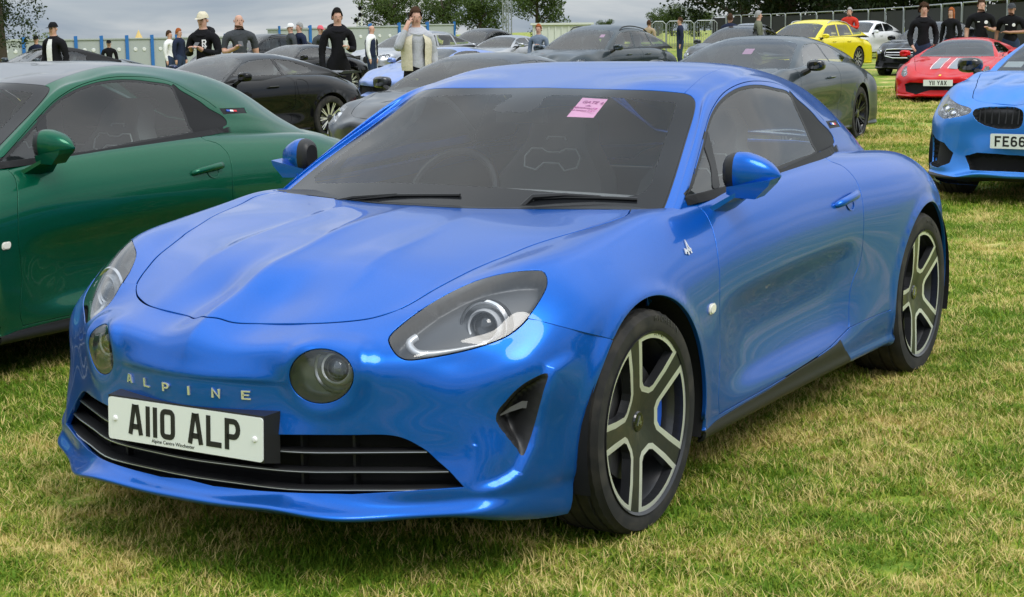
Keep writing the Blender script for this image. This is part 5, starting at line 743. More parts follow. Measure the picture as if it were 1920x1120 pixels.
def rim_multi(parent, rr, face_y, n=10, cut=True, split=True, hubm=None):
    """open multi-spoke wheel: n pairs of slim bars from the hub to the rim"""
    mb = MB()
    def bar(a0, r0, a1, r1, w0, w1, m=0):
        p0 = Vector((r0*math.cos(a0), 0, r0*math.sin(a0))); p1 = Vector((r1*math.cos(a1), 0, r1*math.sin(a1)))
        t = (p1-p0).normalized(); s = Vector((-t.z, 0, t.x))
        y0 = face_y-.045; y1 = face_y-.008
        v = [p0+s*w0/2+Vector((0, y0, 0)), p0-s*w0/2+Vector((0, y0, 0)), p1-s*w1/2+Vector((0, y1, 0)), p1+s*w1/2+Vector((0, y1, 0))]
        v += [q-Vector((0, .025, 0)) for q in v]
        mb.add(v, [(0, 1, 2, 3)], 1 if cut else 0); mb.add(v, [(4, 7, 6, 5), (0, 4, 5, 1), (1, 5, 6, 2), (2, 6, 7, 3), (3, 7, 4, 0)], 0)
    for k in range(n):
        a = 2*math.pi*k/n
        if split:
            bar(a, .04, a-.8/n, rr*.97, .022, .013); bar(a, .04, a+.8/n, rr*.97, .022, .013)
        else: bar(a, .04, a, rr*.97, .034, .028)
    mb.lathe([(0, face_y-.03), (.052, face_y-.034), (.058, face_y-.05), (.058, face_y-.08), (0, face_y-.08)], 24, m=0)
    return mb.build('alloy_rim', [RIM_BLACK if not cut else RIM_DARK, RIM_CUT], parent)
def make_wheel(parent, x, y, R, rr, w, side, kind='twin', caliper=None, full=True):
    """side +1: left wheel (face to +y)"""
    h = bpy.data.objects.new('wheel', None); h.location = (x, y, R); h.empty_display_size = .05
    link(h, parent); h.rotation_euler = (0, 0, 0 if side > 0 else math.pi)
    tyre_mesh(h, R, rr, w, 96 if full else 56)
    fy = w*.49
    mb = MB(); mb.lathe([(rr-.004, fy-.004), (rr+.004, fy+.002), (rr+.003, fy-.012), (rr-.014, fy-.03), (rr-.03, fy-.07), (rr-.034, -w*.4)], 72 if full else 40)
    mb.build('rim_barrel', [RIM_DARK if kind != 'black' else RIM_BLACK], h, True)
    if kind == 'twin': rim_twin(h, rr, fy)
    elif kind == 'multi': rim_multi(h, rr, fy, 10, True)
    elif kind == 'black': rim_multi(h, rr, fy, 7, False)
    elif kind == 'five': rim_multi(h, rr, fy, 5, True)
    elif kind == 'silver': rim_multi(h, rr, fy, 10, True, False)
    mb = MB(); mb.lathe([(0, fy-.062), (.085, fy-.064), (.162, fy-.064), (.162, fy-.088), (0, fy-.09)], 40)
    mb.build('brake_disc', DISC, h, True)
    if caliper:
        mb = MB(); pts = []
        P = []
        for a in np.linspace(R_(-28), R_(28), 9):
            ca, sa = math.cos(a), math.sin(a)
            P.append([(-.118*ca, fy-.046, .118*sa), (-.172*ca, fy-.046, .172*sa), (-.178*ca, fy-.10, .178*sa), (-.112*ca, fy-.10, .112*sa)])
        mb.grid(P, closed_v=True); mb.build('brake_caliper', caliper, h)
    mb = MB(); mb.lathe([(0, fy-.030), (.026, fy-.031), (.030, fy-.036), (.030, fy-.05)], 24); cap = mb.build('centre_cap', BLACK_GLOSS, h, True)
    if full:
        for k in range(5):
            a = 2*math.pi*(k+.5)/5; mb = MB()
            mb.lathe([(0, .0), (.008, 0), (.009, -.012), (0, -.012)], 6, c=(.049*math.cos(a), fy-.036, .049*math.sin(a))); mb.build('wheel_bolt', RIM_DARK, h)
        mb = MB(); mb.strokes([[(-.010, -.010), (.002, .012), (.008, -.011)], [(-.004, -.004), (.012, -.003)]], .0045, 0, .001, (Vector((0, fy-.0298, 0)), Vector((-1, 0, 0)), Vector((0, 0, 1)), Vector((0, 1, 0))))
        mb.build('emblem', SILVER, h)
        if side > 0:      # raised maker's name on the sidewall, small name on the rim edge
            for word, r, a0, st, size, m_, yy in (('MICHELIN', rr+.030, 97, 4.1, .021, mat('tyre_letter', (.055, .054, .052), .6), w*.497), ('ALPINE', rr*.962, 101, 2.5, .0085, RIM_BLACK, fy-.0062)):
                for i, ch in enumerate(word):
                    a = R_(a0+st*i); fr = (Vector((r*math.cos(a), yy, r*math.sin(a))), Vector((-math.sin(a), 0, math.cos(a))), Vector((math.cos(a), 0, math.sin(a))), Vector((0, 1, 0))); text_obj('raised_letter', ch, size, fr, m_, h, .0006)
    return h

# ---------------------------------------------------------------- the coupe
LENS = glass('lamp_lens', (.93, .94, .95), .85)
WSCREEN = glass('windscreen_glass', (.92, .96, .96), .45)
TRIM = mat('matt_trim', (.008, .008, .009), .5, spec=.25)
SIDEGLASS = glass('side_glass', (.70, .77, .76), .85)
FRIT = mat('frit', (.012, .013, .015), .12, 0, 0, spec=.26)
LAMP_GREY = mat('lamp_housing', (.10, .104, .11), .4, .3)
LAMP_DARK = mat('lamp_dark', (.20, .21, .225), .4, .2)
DRL = mat('light_bar', (.80, .82, .85), .25, .25)
BULB = glass('projector_lens', (.80, .84, .88), 1.3)
PLATE = mat('plate_white', (.74, .77, .74), .35, 0, .3)
PLATE_BLACK = mat('plate_black', (.010, .010, .011), .5)
CLOTH = mat('seat_cloth', (.16, .165, .172), .85)
SEAT_LINE = mat('seat_piping', (.78, .80, .80), .5)
PINK = mat('pink_card', (.90, .40, .66), .6)
PINKINK = mat('pink_card_ink', (.45, .06, .30), .6)
WHITE_INK = mat('white_print', (.82, .82, .82), .5)

def bowl(g, depth, edge=.022, inset=0.002):
    """a lamp housing: the lens outline pressed inwards"""
    v, n, F = g
    ed = {}
    for f in F:
        for a, b in ((f[0], f[1]), (f[1], f[2]), (f[2], f[0])):
            if (b, a) in ed: del ed[(b, a)]
            else: ed[(a, b)] = 1
    bi = sorted({i for e in ed for i in e}); B = v[bi]
    d = np.sqrt(((v[:, None]-B[None])**2).sum(-1)).min(1)
    w = smooth(0, edge, d); m = n.mean(0); m /= np.linalg.norm(m)
    return v - n*inset - (m*.7+n*.3)*(depth*w)[:, None], F
def frame_at(S, uvp, out=0.0, upv=(0, 0, 1)):
    """origin, right, up, normal on a skin; right = to the viewer's right when facing it"""
    p, _, _, n = S.frame(np.array([uvp[0]]), np.array([uvp[1]])); n = Vector(n[0]); o = Vector(p[0]) + n*out
    A = Vector(upv).cross(n).normalized(); B = n.cross(A).normalized()
    return o, A, B, n
def flip_frame(fr):
    """the mirror-image place on the other side of the car (still right-handed, text stays readable)"""
    o, A, B, D = fr; f = lambda q: Vector((q.x, -q.y, q.z))
    return f(o), -f(A), f(B), f(D)
COUPE_CACHE = {}
def build_coupe(name, body, loc, rz, label, group, roofm=None, plate='A110 ALP', words=True):
    root = empty(name, loc, rz, label, 'car', group)
    roofm = roofm or body
    if not COUPE_CACHE:
        U, Fs, Cs = coupe_surfaces(GRID)
        uv = {k: np.array(v) for k, v in UV.items()}
        # ---- front skin
        f = Skin(Fs, .075, .075)
        f.line(uv['F_top']).line(uv['F_grille']).line(uv['F_intake'], True).line(uv['F_headlight'], True).line(uv['F_round'], True).line(uv['F_arch'])
        f.line([[.82, 0], [.82, Fs.N-1]]).line(Finder(Fs, 4)([(.352, z) for z in np.linspace(.311, .13, 9)], [0, 2], (6, 9.5)))
        f.band(uv['F_headlight'], .005, '', True); f.band(uv['F_round'], .004, '', True); f.band(uv['F_top'][:len(uv['F_top'])], .0065, '')
        top = np.vstack([uv['F_top'], [[Fs.M-1, Fs.N-1], [Fs.M-1, 0]]])
        def cf(c, p):
            r = np.full(len(c), 'bumper', object)
            r[inside(uv['F_intake'], c)] = 'intake'; r[inside(uv['F_grille'], c)] = 'grille'; r[inside(top, c)] = ''
            r[inside(uv['F_headlight'], c)] = 'headlight'; r[inside(uv['F_round'], c)] = 'round'
            r[(np.hypot(p[:, 0], p[:, 2]-.311) < .352) | ((p[:, 0] < .352) & (p[:, 2] < .311))] = ''; r[c[:, 0] < .82] = ''
            return r
        f.cut(cf)
        # ---- upper skin
        u = Skin(U, .2, .10)
        hood = np.vstack([uv['U_hood'], uv['U_hoodrear'], [[uv['U_hoodrear'][-1][0], 0]]])
        u.line(uv['U_front']).line(uv['U_belt']).line(uv['U_arch_f']).line(uv['U_arch_r'])
        u.band(hood, .0075, ''); u.band(uv['U_door_f'], .005, ''); u.band(uv['U_door_r'], .005, ''); u.band(uv['U_door_b'], .005, ''); u.band(uv['U_rearseam'], .004, ''); u.band(uv['U_sill'], .004, '')
        front = np.vstack([[[0, 0]], uv['U_front'], [[uv['U_front'][-1][0]+.6, U.N-1], [0, U.N-1]]])
        door = np.vstack([uv['U_door_f'], uv['U_door_b'], uv['U_door_r'][::-1], [[20, 4.6], [11, 4.6]]])
        hoodp = np.vstack([hood, [[0, 0]]]); i0 = uv['U_belt'][0]
        cabin = np.vstack([[[i0[0], 0]], uv['U_belt']])
        sill = np.vstack([uv['U_sill'], [[uv['U_sill'][-1][0]+.45, 11.4], [uv['U_sill'][-1][0]+.5, U.N-1], [uv['U_sill'][0][0]-.6, U.N-1]]]); u.line(sill[len(uv['U_sill'])-1:len(uv['U_sill'])+2])
        cw = np.array([(uv['U_hoodrear'][0][0], uv['U_hoodrear'][0][1]), (i0[0], i0[1])]); u.line(cw)
        cowl = np.vstack([uv['U_hoodrear'][::-1], cw, [[i0[0], 0]], [[uv['U_hoodrear'][-1][0], 0]]])
        def cu(c, p):
            r = np.full(len(c), 'wing', object)
            r[p[:, 0] < -1.45] = 'quarter'; r[inside(door, c)] = 'door'; r[inside(sill, c)] = 'sill'; r[(r == 'sill') & (p[:, 2] < .172)] = ''
            r[inside(cowl, c)] = 'cowl'; r[inside(hoodp, c)] = 'bonnet'; r[inside(cabin, c)] = ''; r[inside(front, c)] = ''
            r[np.hypot(p[:, 0], p[:, 2]-.311) < .352] = ''; r[np.hypot(p[:, 0]+2.42, p[:, 2]-.325) < .365] = ''
            r[(p[:, 0] > -.36) & (p[:, 2] < .25)] = ''; r[(p[:, 0] < -2.07) & (p[:, 0] > -2.77) & (p[:, 2] < .33)] = ''
            return r
        u.cut(cu)
        # ---- glasshouse
        k = Skin(Cs, .14, .09)
        ws = np.vstack([[[uv['C_ws'][0][0], 0]], uv['C_ws'], [[1.2, 3.02], [0, 3.05]]])
        wsp = np.vstack([ws, [[0, 0]]])
        wi = uv['C_ws_in']; wi = np.vstack([[[wi[0][0]-.05, 0]], wi, [[1.62, 2.0], [1.38, 1.2], [1.30, 0]]])
        sen = uv['C_sensor']; sen = np.vstack([[[wi[0][0]+.3, sen[0][1]+.12]], sen[:-1], [[sen[-1][0], 0]], [[wi[0][0]+.3, 0]]])
        seam = np.vstack([uv['C_roofseam'], uv['C_roofseam2']])
        ue = seam[-1][0]; rl = np.array([[ue, seam[-1][1]], [ue-.35, 1.6], [ue-.55, 0]])
        roof = np.vstack([seam, rl[1:], [[ws[0][0], 0]]])
        roof = np.vstack([roof, [w for w in uv['C_ws'] if w[1] < seam[0][1]]])
        rg = np.array([[ue-.30, 0], [ue-.12, 1.5], [ue+.12, 2.6], [14.6, 2.7], [15.0, 2.2], [15.2, 0]])
        k.band(ws, .006, 'seal_front'); k.line(wi).line(sen); k.band(seam, .003, ''); k.line(rl)
        k.band(uv['C_glass'], .012, 'seal_side', True); k.band(uv['C_doorframe'], .005, ''); k.line(uv['C_black'], True).line(uv['C_bar'], True).line(uv['C_band'], True)
        k.line(rg)
        bx = np.array([-2.2, -1.95, -1.75, -1.62, -1.45, -.99, -.52, -.3]); bz = np.array([.93, .945, .932, .925, .913, .884, .872, .86])
        fr = uv['C_doorframe']; frp = np.vstack([fr, uv['C_glass'][len(uv['C_glass'])//2:]])
        def ck(c, p):
            r = np.full(len(c), 'pillar', object)
            r[(p[:, 2] < np.interp(p[:, 0], bx, bz)) & (p[:, 0] < -.56) & (p[:, 0] > -1.9) & (p[:, 1] > .6)] = 'belt'
            r[inside(uv['C_black'], c)] = 'black'; r[inside(uv['C_band'], c)] = 'black'
            r[inside(uv['C_glass'], c)] = 'glass'; r[inside(uv['C_bar'], c)] = 'bar'
            r[inside(roof, c)] = 'roof'; r[inside(rg, c)] = 'rear'
            w = inside(wsp, c); r[w] = 'frit'; r[w & inside(wi, c)] = 'screen'; r[w & inside(sen, c)] = 'frit'
            r[(p[:, 0] > -.16) & (c[:, 1] > 3.3)] = ''; r[c[:, 0] > 15.3] = ''; r[(p[:, 2] < .80) & (p[:, 0] < -.45)] = ''
            return r
        k.cut(ck)
        COUPE_CACHE.update(U=U, F=Fs, C=Cs, f=f, u=u, k=k, uv=uv)
    U, Fs, Cs, f, u, k, uv = [COUPE_CACHE[q] for q in ('U', 'F', 'C', 'f', 'u', 'k', 'uv')]
    both = lambda g: join(g, mirror(g))
    panel('front_bumper', both(f.get('bumper', .014)), body, root)
    panel('bonnet', both(u.get('bonnet', .010)), body, root); panel('scuttle', both(u.get('cowl', 0)), BLACK, root)
    for m_ in (lambda g: g, mirror):
        panel('front_wing', m_(u.get('wing', .012)), body, root); panel('rear_quarter', m_(u.get('quarter', .012)), body, root)
        dr = panel('door', m_(u.get('door', .010)), body, root); panel('sill', m_(u.get('sill', .01)), BLACK, root)
        panel('roof_pillar', m_(k.get('pillar', .008)), body, root)
        panel('waist_trim', m_(k.get('belt', 0)), TRIM, root)
        panel('quarter_trim', m_(k.get('black', .004, -.002)), TRIM, root); panel('side_window', m_(k.get('glass', .004, -.003)), SIDEGLASS, root)
        panel('window_seal', m_(k.get('seal_side', .004, -.002)), BLACK, root); panel('window_bar', m_(k.get('bar', .004)), BLACK, root)
    panel('windscreen', both(k.get('screen', 0)), WSCREEN, root); panel('windscreen_border', both(k.get('frit', 0)), FRIT, root); panel('screen_seal', both(k.get('seal_front', .004, -.002)), BLACK, root)
    panel('roof', both(k.get('roof', .006)), roofm, root); panel('rear_window', both(k.get('rear', .004)), SIDEGLASS, root)
    # ---- lamps
    for sgn in (1, -1):
        fl = (lambda q: q) if sgn > 0 else (lambda q: q*np.array([1, -1, 1]))
        fr_ = (lambda q: q) if sgn > 0 else flip_frame
        ff = (lambda F: F) if sgn > 0 else (lambda F: [t[::-1] for t in F])
        for reg, nm, dep, pj, rad in (('headlight', 'headlight', .055, 'proj', .036), ('round', 'round_lamp', .05, 'roundproj', .034)):
            g = f.get(reg, .004, -.001); lens = panel(nm, g if sgn > 0 else mirror(g), LENS, root)
            g0 = f.get(reg, 0); hv, hF = bowl(g0, dep, .014)
            mesh_obj('lamp_housing', fl(hv), ff(hF), LAMP_GREY if reg == 'headlight' else LAMP_DARK, lens)
            o, A, B, D = fr_(frame_at(Fs, SPOT[pj], -.045)); fwd = Vector((.94, .20*sgn, .10)).normalized()
            A = Vector((0, 0, 1)).cross(fwd).normalized(); B = fwd.cross(A)
            Mx = Matrix(((A.x, B.x, fwd.x), (A.y, B.y, fwd.y), (A.z, B.z, fwd.z)))
            mb = MB(); mb.lathe([(rad, .012), (rad+.004, .016), (rad+.009, .008), (rad+.010, -.03)], 32, 'z'); mb.v = [tuple(Mx @ Vector(q) + o) for q in mb.v]; mb.build('projector_ring', DRL, lens, True)
            mb = MB(); mb.lathe([(rad+.022, .004), (rad+.027, .008), (rad+.032, .002), (rad+.032, -.03)], 36, 'z'); mb.v = [tuple(Mx @ Vector(q) + o) for q in mb.v]; mb.build('outer_ring', SILVER, lens, True)
            mb = MB(); mb.lathe([(0, .026), (rad*.4, .023), (rad*.75, .013), (rad*.95, 0)], 24, 'z'); mb.v = [tuple(Mx @ Vector(q) + o) for q in mb.v]; mb.build('projector', BULB, lens, True)
            mb = MB(); mb.lathe([(0, -.03), (rad, -.028), (rad+.002, .0)], 24, 'z'); mb.v = [tuple(Mx @ Vector(q) + o) for q in mb.v]; mb.build('reflector', CHROME, lens, True)
            if reg == 'headlight':
                q = np.array(SPOT['drl']); p, _, _, n = Fs.frame(q[:, 0], q[:, 1]); p = fl(p - n*.018)
                mb = MB(); w = np.interp(np.arange(len(p)), [0, len(p)*.3, len(p)*.6, len(p)-1], [.011, .010, .006, .003]); mb.tube(p, list(w), 8); mb.build('light_bar', DRL, lens, True, R_(60))
        # corner intake: black pocket with a vane
        g0 = f.get('intake', 0); hv, hF = bowl(g0, .075, .05, .0); pk = mesh_obj('corner_intake', fl(hv), ff(hF), BLACK, root)
        q = np.array(SPOT['vane']); p, _, _, n = Fs.frame(q[:, 0], q[:, 1]); p = p - n*.03
        mb = MB(); P = [[fl(a+np.array([0, 0, .006*w])), fl(a+np.array([-.02, -.005, .003*w])), fl(a+np.array([0, 0, -.006*w]))] for a, w in zip(p, (.3, 1, 1.5, 1.8))]; mb.grid(P, closed_v=True); mb.build('intake_vane', mat('vane_grey', (.09, .09, .10), .35), pk)
    # ---- grille
    def level(z, y, out=0.0):
        """point on the front skin at height z and side offset y"""
        lv = COUPE_CACHE.setdefault('lv', {}); key = round(z, 3)
        if key not in lv:
            uu = np.linspace(1.5, 8, 130); vv = np.linspace(0, 8, 90); rows = []
            for v_ in vv:
                p = Fs(uu, np.full_like(uu, v_)); i = int(np.argmin(np.abs(p[:, 2]-z))); rows.append(p[i])
            lv[key] = np.array(rows)
        r = lv[key]; a = abs(y)
        return np.array([np.interp(a, r[:, 1], r[:, 0])-out, y, z])
    gr = MB(); P = []
    for z, o in ((.44, .02), (.43, .10), (.34, .115), (.26, .11), (.235, .03)):
        P.append([level(max(z, .25) if z > .24 else .25, y, o) + [0, 0, (z-max(z, .25))] for y in np.linspace(-.70, .70, 41)])
    gr.grid(P); grille = gr.build('grille', DARK, root, True)
    for i, (z, ymax) in enumerate(((.350, .595), (.302, .645), (.259, .672))):
        mb = MB(); ys = np.linspace(-ymax, ymax, 37)
        P = [[level(z, y, .012), level(z, y, .013)+[0, 0, .004], level(z, y, .05)+[0, 0, .005], level(z, y, .05)-[0, 0, .006], level(z, y, .013)-[0, 0, .0045]] for y in ys]
        mb.grid(P, closed_v=True); mb.build('grille_slat', BLACK, grille)
        mb = MB(); mb.tube([level(z, y, .011) for y in ys], .0016, 6); mb.build('slat_trim', SILVER, grille)
    for y in (-.42, -.30, .30, .42):
        mb = MB(); a = level(.34, y, .06); mb.box((a[0], a[1], .34), (.02, .008, .17)); mb.build('grille_bar', BLACK, grille)
    # ---- number plate on its holder
    if plate:
        t_ = R_(2.7); po = Vector((.897, 0, .388)); A = Vector((0, 1, 0)); B = Vector((-math.sin(t_), 0, math.cos(t_))); D = A.cross(B)
        mb = MB(); mb.prism([(-.262, -.058), (.262, -.058), (.262, .060), (-.262, .060)], -.006, -.0035, (po, A, B, D))
        n_ = 8
        back = [(-.262, -.066), (.262, -.066), (.262, .066), (-.262, .066)]; v = [po+A*a+B*b-D*.0062 for a, b in [(-.262, -.058), (.262, -.058), (.262, .060), (-.262, .060)]] + [po+A*a*1.03+B*b-D*.055 for a, b in back]
        mb.add(v, [(i, (i+1) % 4, (i+1) % 4+4, i+4) for i in range(4)]); mb.build('plate_holder', BLACK, root)
        mb = MB(); mb.prism(rrect(.520, .111, .009), -.0032, 0, (po, A, B, D)); pl = mb.build('number_plate', PLATE, root)
        plate_text(pl, plate, (po+D*.0002+B*.004, A, B, D))
        if words:
            text_obj('plate_words', 'Alpine Centre Winchester', .0135, (po-B*.049+D*.0003-A*.035, A, B, D), PLATE_BLACK, pl)
        for a in (-.235, .235):
            mb = MB(); mb.lathe([(0, .005), (.005, .0045), (.0075, .002), (.008, 0)], 16, 'z'); mb.v = [tuple(po + A*(q[0]+a) + B*q[1] + D*q[2]) for q in mb.v]; mb.build('plate_screw', WHITE_INK, pl, True)
    # ---- raised letters across the nose
    if words:
        for ch, y in zip('ALPINE', (-.222, -.143, -.063, .018, .099, .181)):
            p = level(.487, y); e = 1e-2; n = Vector((1, 0, 0)); a = level(.487, y-.02); b = level(.487, y+.02); A = Vector(b-a).normalized(); B = Vector((.03, 0, 1)).normalized(); D = A.cross(B).normalized(); B = D.cross(A)
            w = {'I': .28}.get(ch, 1)
            mb = MB(); kx, kz = .026, .0145
            mb.strokes(GLYPH[ch], .26, .0, .0045, (Vector(p)-A*kx*w/2-B*kz*.79, A*kx, B*kz, D)); mb.build('nose_letter', mat('letter_silver', (.72, .73, .75), .22, .75), root)
    # ---- sides: handles, badges, repeaters, mirrors
    for sgn in (1, -1):
        fr_ = (lambda q: q) if sgn > 0 else flip_frame
        fw_ = lambda fr: -fr[1] if False else fr[1]
        o, A, B, D = fr_(frame_at(U, SPOT['handle'], 0)); tail = Vector((-1, 0, 0)); A = (tail - D*tail.dot(D)).normalized(); B = D.cross(A) if D.cross(A).z > 0 else A.cross(D)
        mb = MB(); P = []
        for s_, h_, t_ in ((-.105, .004, .002), (-.10, .011, .016), (-.07, .014, .030), (0, .0145, .034), (.06, .016, .033), (.085, .016, .028), (.095, .010, .012), (.098, .004, .002)):
            P.append([o + A*s_ + B*(h_*math.cos(w)+.10*s_) + D*(t_ - .012 + .012*math.sin(w)) for w in np.linspace(0, 2*math.pi, 10, endpoint=False)])
        mb.grid(P, closed_v=True); hd = mb.build('door_handle', body, root, True, R_(60))
        mb = MB(); mb.lathe([(.036, .0015), (.033, .001), (.030, -.004)], 24, 'z'); mb.v = [tuple(o + A*(q[0]+.03) + B*(q[1]*.8-.014) + D*(q[2]+.001)) for q in mb.v]; mb.build('handle_recess', body, hd, True)
        o, A, B, D = fr_(frame_at(U, SPOT['badge'], .001)); A = Vector((-1, 0, 0)) if sgn > 0 else Vector((1, 0, 0)); A = (A-D*A.dot(D)).normalized(); B = D.cross(A); k_ = .001*1.05
        mb = MB(); mb.strokes([[(-6, -18), (8, 20), (14, -16)], [(-14, -6), (20, -4)], [(-20, -14), (-15, 2)]], 7, 0, 3, (o, A*k_, B*k_, D*k_)); mb.build('wing_badge', mat('letter_silver', (.72, .73, .75), .22, .75), root)
        o, A, B, D = fr_(frame_at(U, SPOT['repeater'], 0)); A = Vector((-1, 0, 0)); A = (A-D*A.dot(D)).normalized(); B = D.cross(A)
        mb = MB(); mb.prism([(a, b) for a, b in rrect(.044, .030, .012)], -.002, .004, (o, A, B+A*.25, D)); mb.prism([(a, b) for a, b in rrect(.036, .022, .009)], .004, .008, (o, A, B+A*.25, D)); mb.build('side_repeater', mat('repeater_lens', (.72, .70, .64), .18, 0, .5), root)
        # door mirror
        P = []; ts = [0, .04, .14, .23, .27, .4, .55, .7, .83, .92, .97, 1]
        for t_ in ts:
            hh_ = np.interp(t_, [0, .05, .2, .38, .65, .85, .95, 1], [.040, .054, .063, .064, .052, .034, .018, .004]); dd_ = np.interp(t_, [0, .06, .3, .6, .85, 1], [.030, .044, .054, .050, .034, .006]); yc = .797+.160*t_; zc_ = .943+.002*math.sin(3*t_)-.012*t_; xc = -.675-.040*t_
            P.append([Vector((xc+dd_*math.copysign(abs(math.cos(w))**.8, math.cos(w)), yc*sgn, zc_+hh_*(1 if math.sin(w) > 0 else .95)*math.copysign(abs(math.sin(w))**.8, math.sin(w)))) for w in np.linspace(0, 2*math.pi, 24, endpoint=False)])
        mb = MB(); mb.grid(P, closed_v=True); mb.add(P[0], [tuple(range(24))]); mb.add(P[-1], [tuple(range(24))])
        mb.m = [1 if (sum(mb.v[i][1] for i in f_)/len(f_)*sgn < .797+.160*.25) or (sum(mb.v[i][0] for i in f_)/len(f_) < -.718) else 0 for f_ in mb.f]
        mr = mb.build('door_mirror', [body, BLACK], root, True, R_(50))
        mb = MB(); poly = [(.812, .900), (.955, .926), (.948, .908), (.905, .866), (.838, .868), (.812, .878)]; V_ = [(-.640, a*sgn, c) for a, c in poly]+[(-.715, a*sgn, c+.004) for a, c in poly]; mb.add(V_, [tuple(range(6)), tuple(range(6, 12))]+[(i, (i+1) % 6, (i+1) % 6+6, i+6) for i in range(6)]); mb.build('mirror_fin', body, mr)
        a0 = Vector((-.585, .775*sgn, .838)); a1 = Vector((-.74, .792*sgn, .842)); b0 = Vector((-.640, .842*sgn, .884)); b1 = Vector((-.715, .858*sgn, .884))
        mb = MB(); P = []
        for t_ in np.linspace(0, 1, 5):
            p0 = a0.lerp(b0, t_); p1 = a1.lerp(b1, t_); hgt = .016 - .004*t_
            P.append([p0, (p0+p1)/2 + Vector((0, 0, hgt*.8)), p1, p1 - Vector((0, 0, hgt*1.4)), (p0+p1)/2 - Vector((0, 0, hgt*2.0)), p0 - Vector((0, 0, hgt*1.2))])
        mb.grid(P, closed_v=True); mb.build('mirror_foot', body, mr, True, R_(30))
        # tricolour flash on the rear pillar
        q = np.array(UV['C_band']).mean(0); o, A, B, D = fr_(frame_at(Cs, q, -.001)); tail = Vector((-1, 0, 0)); A = (tail-D*tail.dot(D)).normalized(); B = D.cross(A) if D.cross(A).z > 0 else A.cross(D)
        for j, cm in enumerate((mat('flag_blue', (.02, .08, .45), .4), WHITE_INK, mat('flag_red', (.6, .02, .03), .4))):
            mb = MB(); mb.box((0, 0, 0), (.026, .009, .003)); mb.v = [tuple(o + A*(v_[0]-.045+.027*j) + B*(v_[1]+.004) + D*(v_[2]+.001)) for v_ in mb.v]; mb.build('flag_stripe', cm, root)
    # ---- wheels
    for x, y, R0, w in ((0, .771, .311, .205), (-2.42, .770, .3225, .235)):
        for sgn in (1, -1): make_wheel(root, x, y*sgn, R0, .250, w, sgn, 'twin', CALIPER_BLUE)
    # ---- under the skin: arch liners, floor, rear valance
    for cx, cz, r in ((0, .311, .358), (-2.42, .325, .371)):
        for sgn in (1, -1):
            mb = MB(); P = [[(cx+r*math.cos(a)*q, sgn*yy, cz+r*math.sin(a)*q) for a in np.linspace(R_(-20), R_(199), 30)] for yy, q in ((.872 if cx == 0 else .885, 1.0), (.60, 1.0), (.56, .9), (.56, .0))]; mb.grid(P); mb.build('arch_liner', DARK, root, True)
    mb = MB(); mb.box((-1.22, 0, .20), (1.55, 1.60, .06)); mb.box((-.02, 0, .24), (.95, 1.05, .08)); mb.box((.52, 0, .22), (.40, 1.0, .05)); mb.box((-2.5, 0, .27), (1.3, 1.05, .10)); mb.build('underbody', DARK, root)
    ed = U.M-1; rv = [tuple(U(np.array([ed-.0]), np.array([v_]))[0]) for v_ in np.linspace(0, U.N-1.3, 26)]
    mb = MB(); m_ = len(rv); V = rv+[(a-.02, b*.6, c) for a, b, c in rv]; V += [(a, -b, c) for a, b, c in V]
    mb.add(V, [(i, i+1, i+1+m_, i+m_) for i in range(m_-1)] + [(i+2*m_, i+m_*3, i+1+m_*3, i+1+2*m_) for i in range(m_-1)] + [(i+m_, i+1+m_, i+1+3*m_, i+3*m_) for i in range(m_-1)]); mb.build('rear_bumper', body, root, True, R_(60))
    # ---- cabin
    mb = MB(); P = []
    for x, z in ((-.30, .80), (-.42, .845), (-.62, .865), (-.78, .85), (-.84, .80), (-.86, .55)):
        P.append([(x - .05*abs(y)**2, y, z - .03*abs(y)**2) for y in np.linspace(-.70, .70, 21)])
    mb.grid(P); mb.build('dashboard', mat('dash', (.20, .205, .21), .7), root, True)
    for sy in (-.31, .31):
        mb = MB(); P = []
        for t_ in np.linspace(0, 1, 12):      # backrest rising to an integral head rest
            z = .36+.72*t_; xb = -1.40-.28*t_; w = np.interp(t_, [0, .3, .62, .74, .8, .95, 1], [.21, .25, .235, .17, .13, .12, .07]); d_ = np.interp(t_, [0, .5, 1], [.08, .07, .04])
            P.append([(xb + d_*(1 if abs(a) < .7 else .35)*.5 + (.05 if abs(a) > .8 else 0), sy + w*a, z) for a in (-1, -.85, -.5, 0, .5, .85, 1)] + [(xb-d_, sy + w*a, z) for a in (1, 0, -1)])
        mb.grid(P, closed_v=True)
        P = [[(x, sy+.24*a, z + (.05 if abs(a) > .8 else 0)) for a in (-1, -.85, -.4, .4, .85, 1)] for x, z in ((-1.30, .40), (-1.0, .42), (-.82, .44), (-.80, .34))]
        mb.grid(P); seat = mb.build('seat', CLOTH, root, True, R_(50))
        o = Vector((-1.625, sy, .845)); A = Vector((0, 1, 0)); B = Vector((-.38, 0, .92)).normalized(); D = A.cross(B); k_ = .001
        half = [(28, 34), (52, 46), (98, 46), (122, 14), (116, -28), (64, -40), (34, -12)]
        pts = [(0, 32)]+half+[(0, -12)]; pts = pts + [(-a, b) for a, b in pts[::-1]][1:]
        mb = MB(); mb.strokes([pts+[pts[0]] if pts[-1] != pts[0] else pts], 5, 92, 96, (o, A*k_, B*k_, D*k_)); mb.build('seat_trim', SEAT_LINE, seat)
        mb = MB(); mb.strokes([[(-44, 84), (-36, 96), (36, 96), (44, 84)]], 5, 88, 92, (o, A*k_, B*k_, D*k_)); mb.build('headrest_trim', SEAT_LINE, seat)
    mb = MB(); c0 = Vector((-.92, -.36, .80)); A = Vector((0, 1, 0)); B = Vector((-.42, 0, .90)).normalized()
    mb.tube([c0 + A*.175*math.cos(t_) + B*.165*math.sin(t_) for t_ in np.linspace(0, 2*math.pi, 36, endpoint=False)], .015, 8, closed=True)
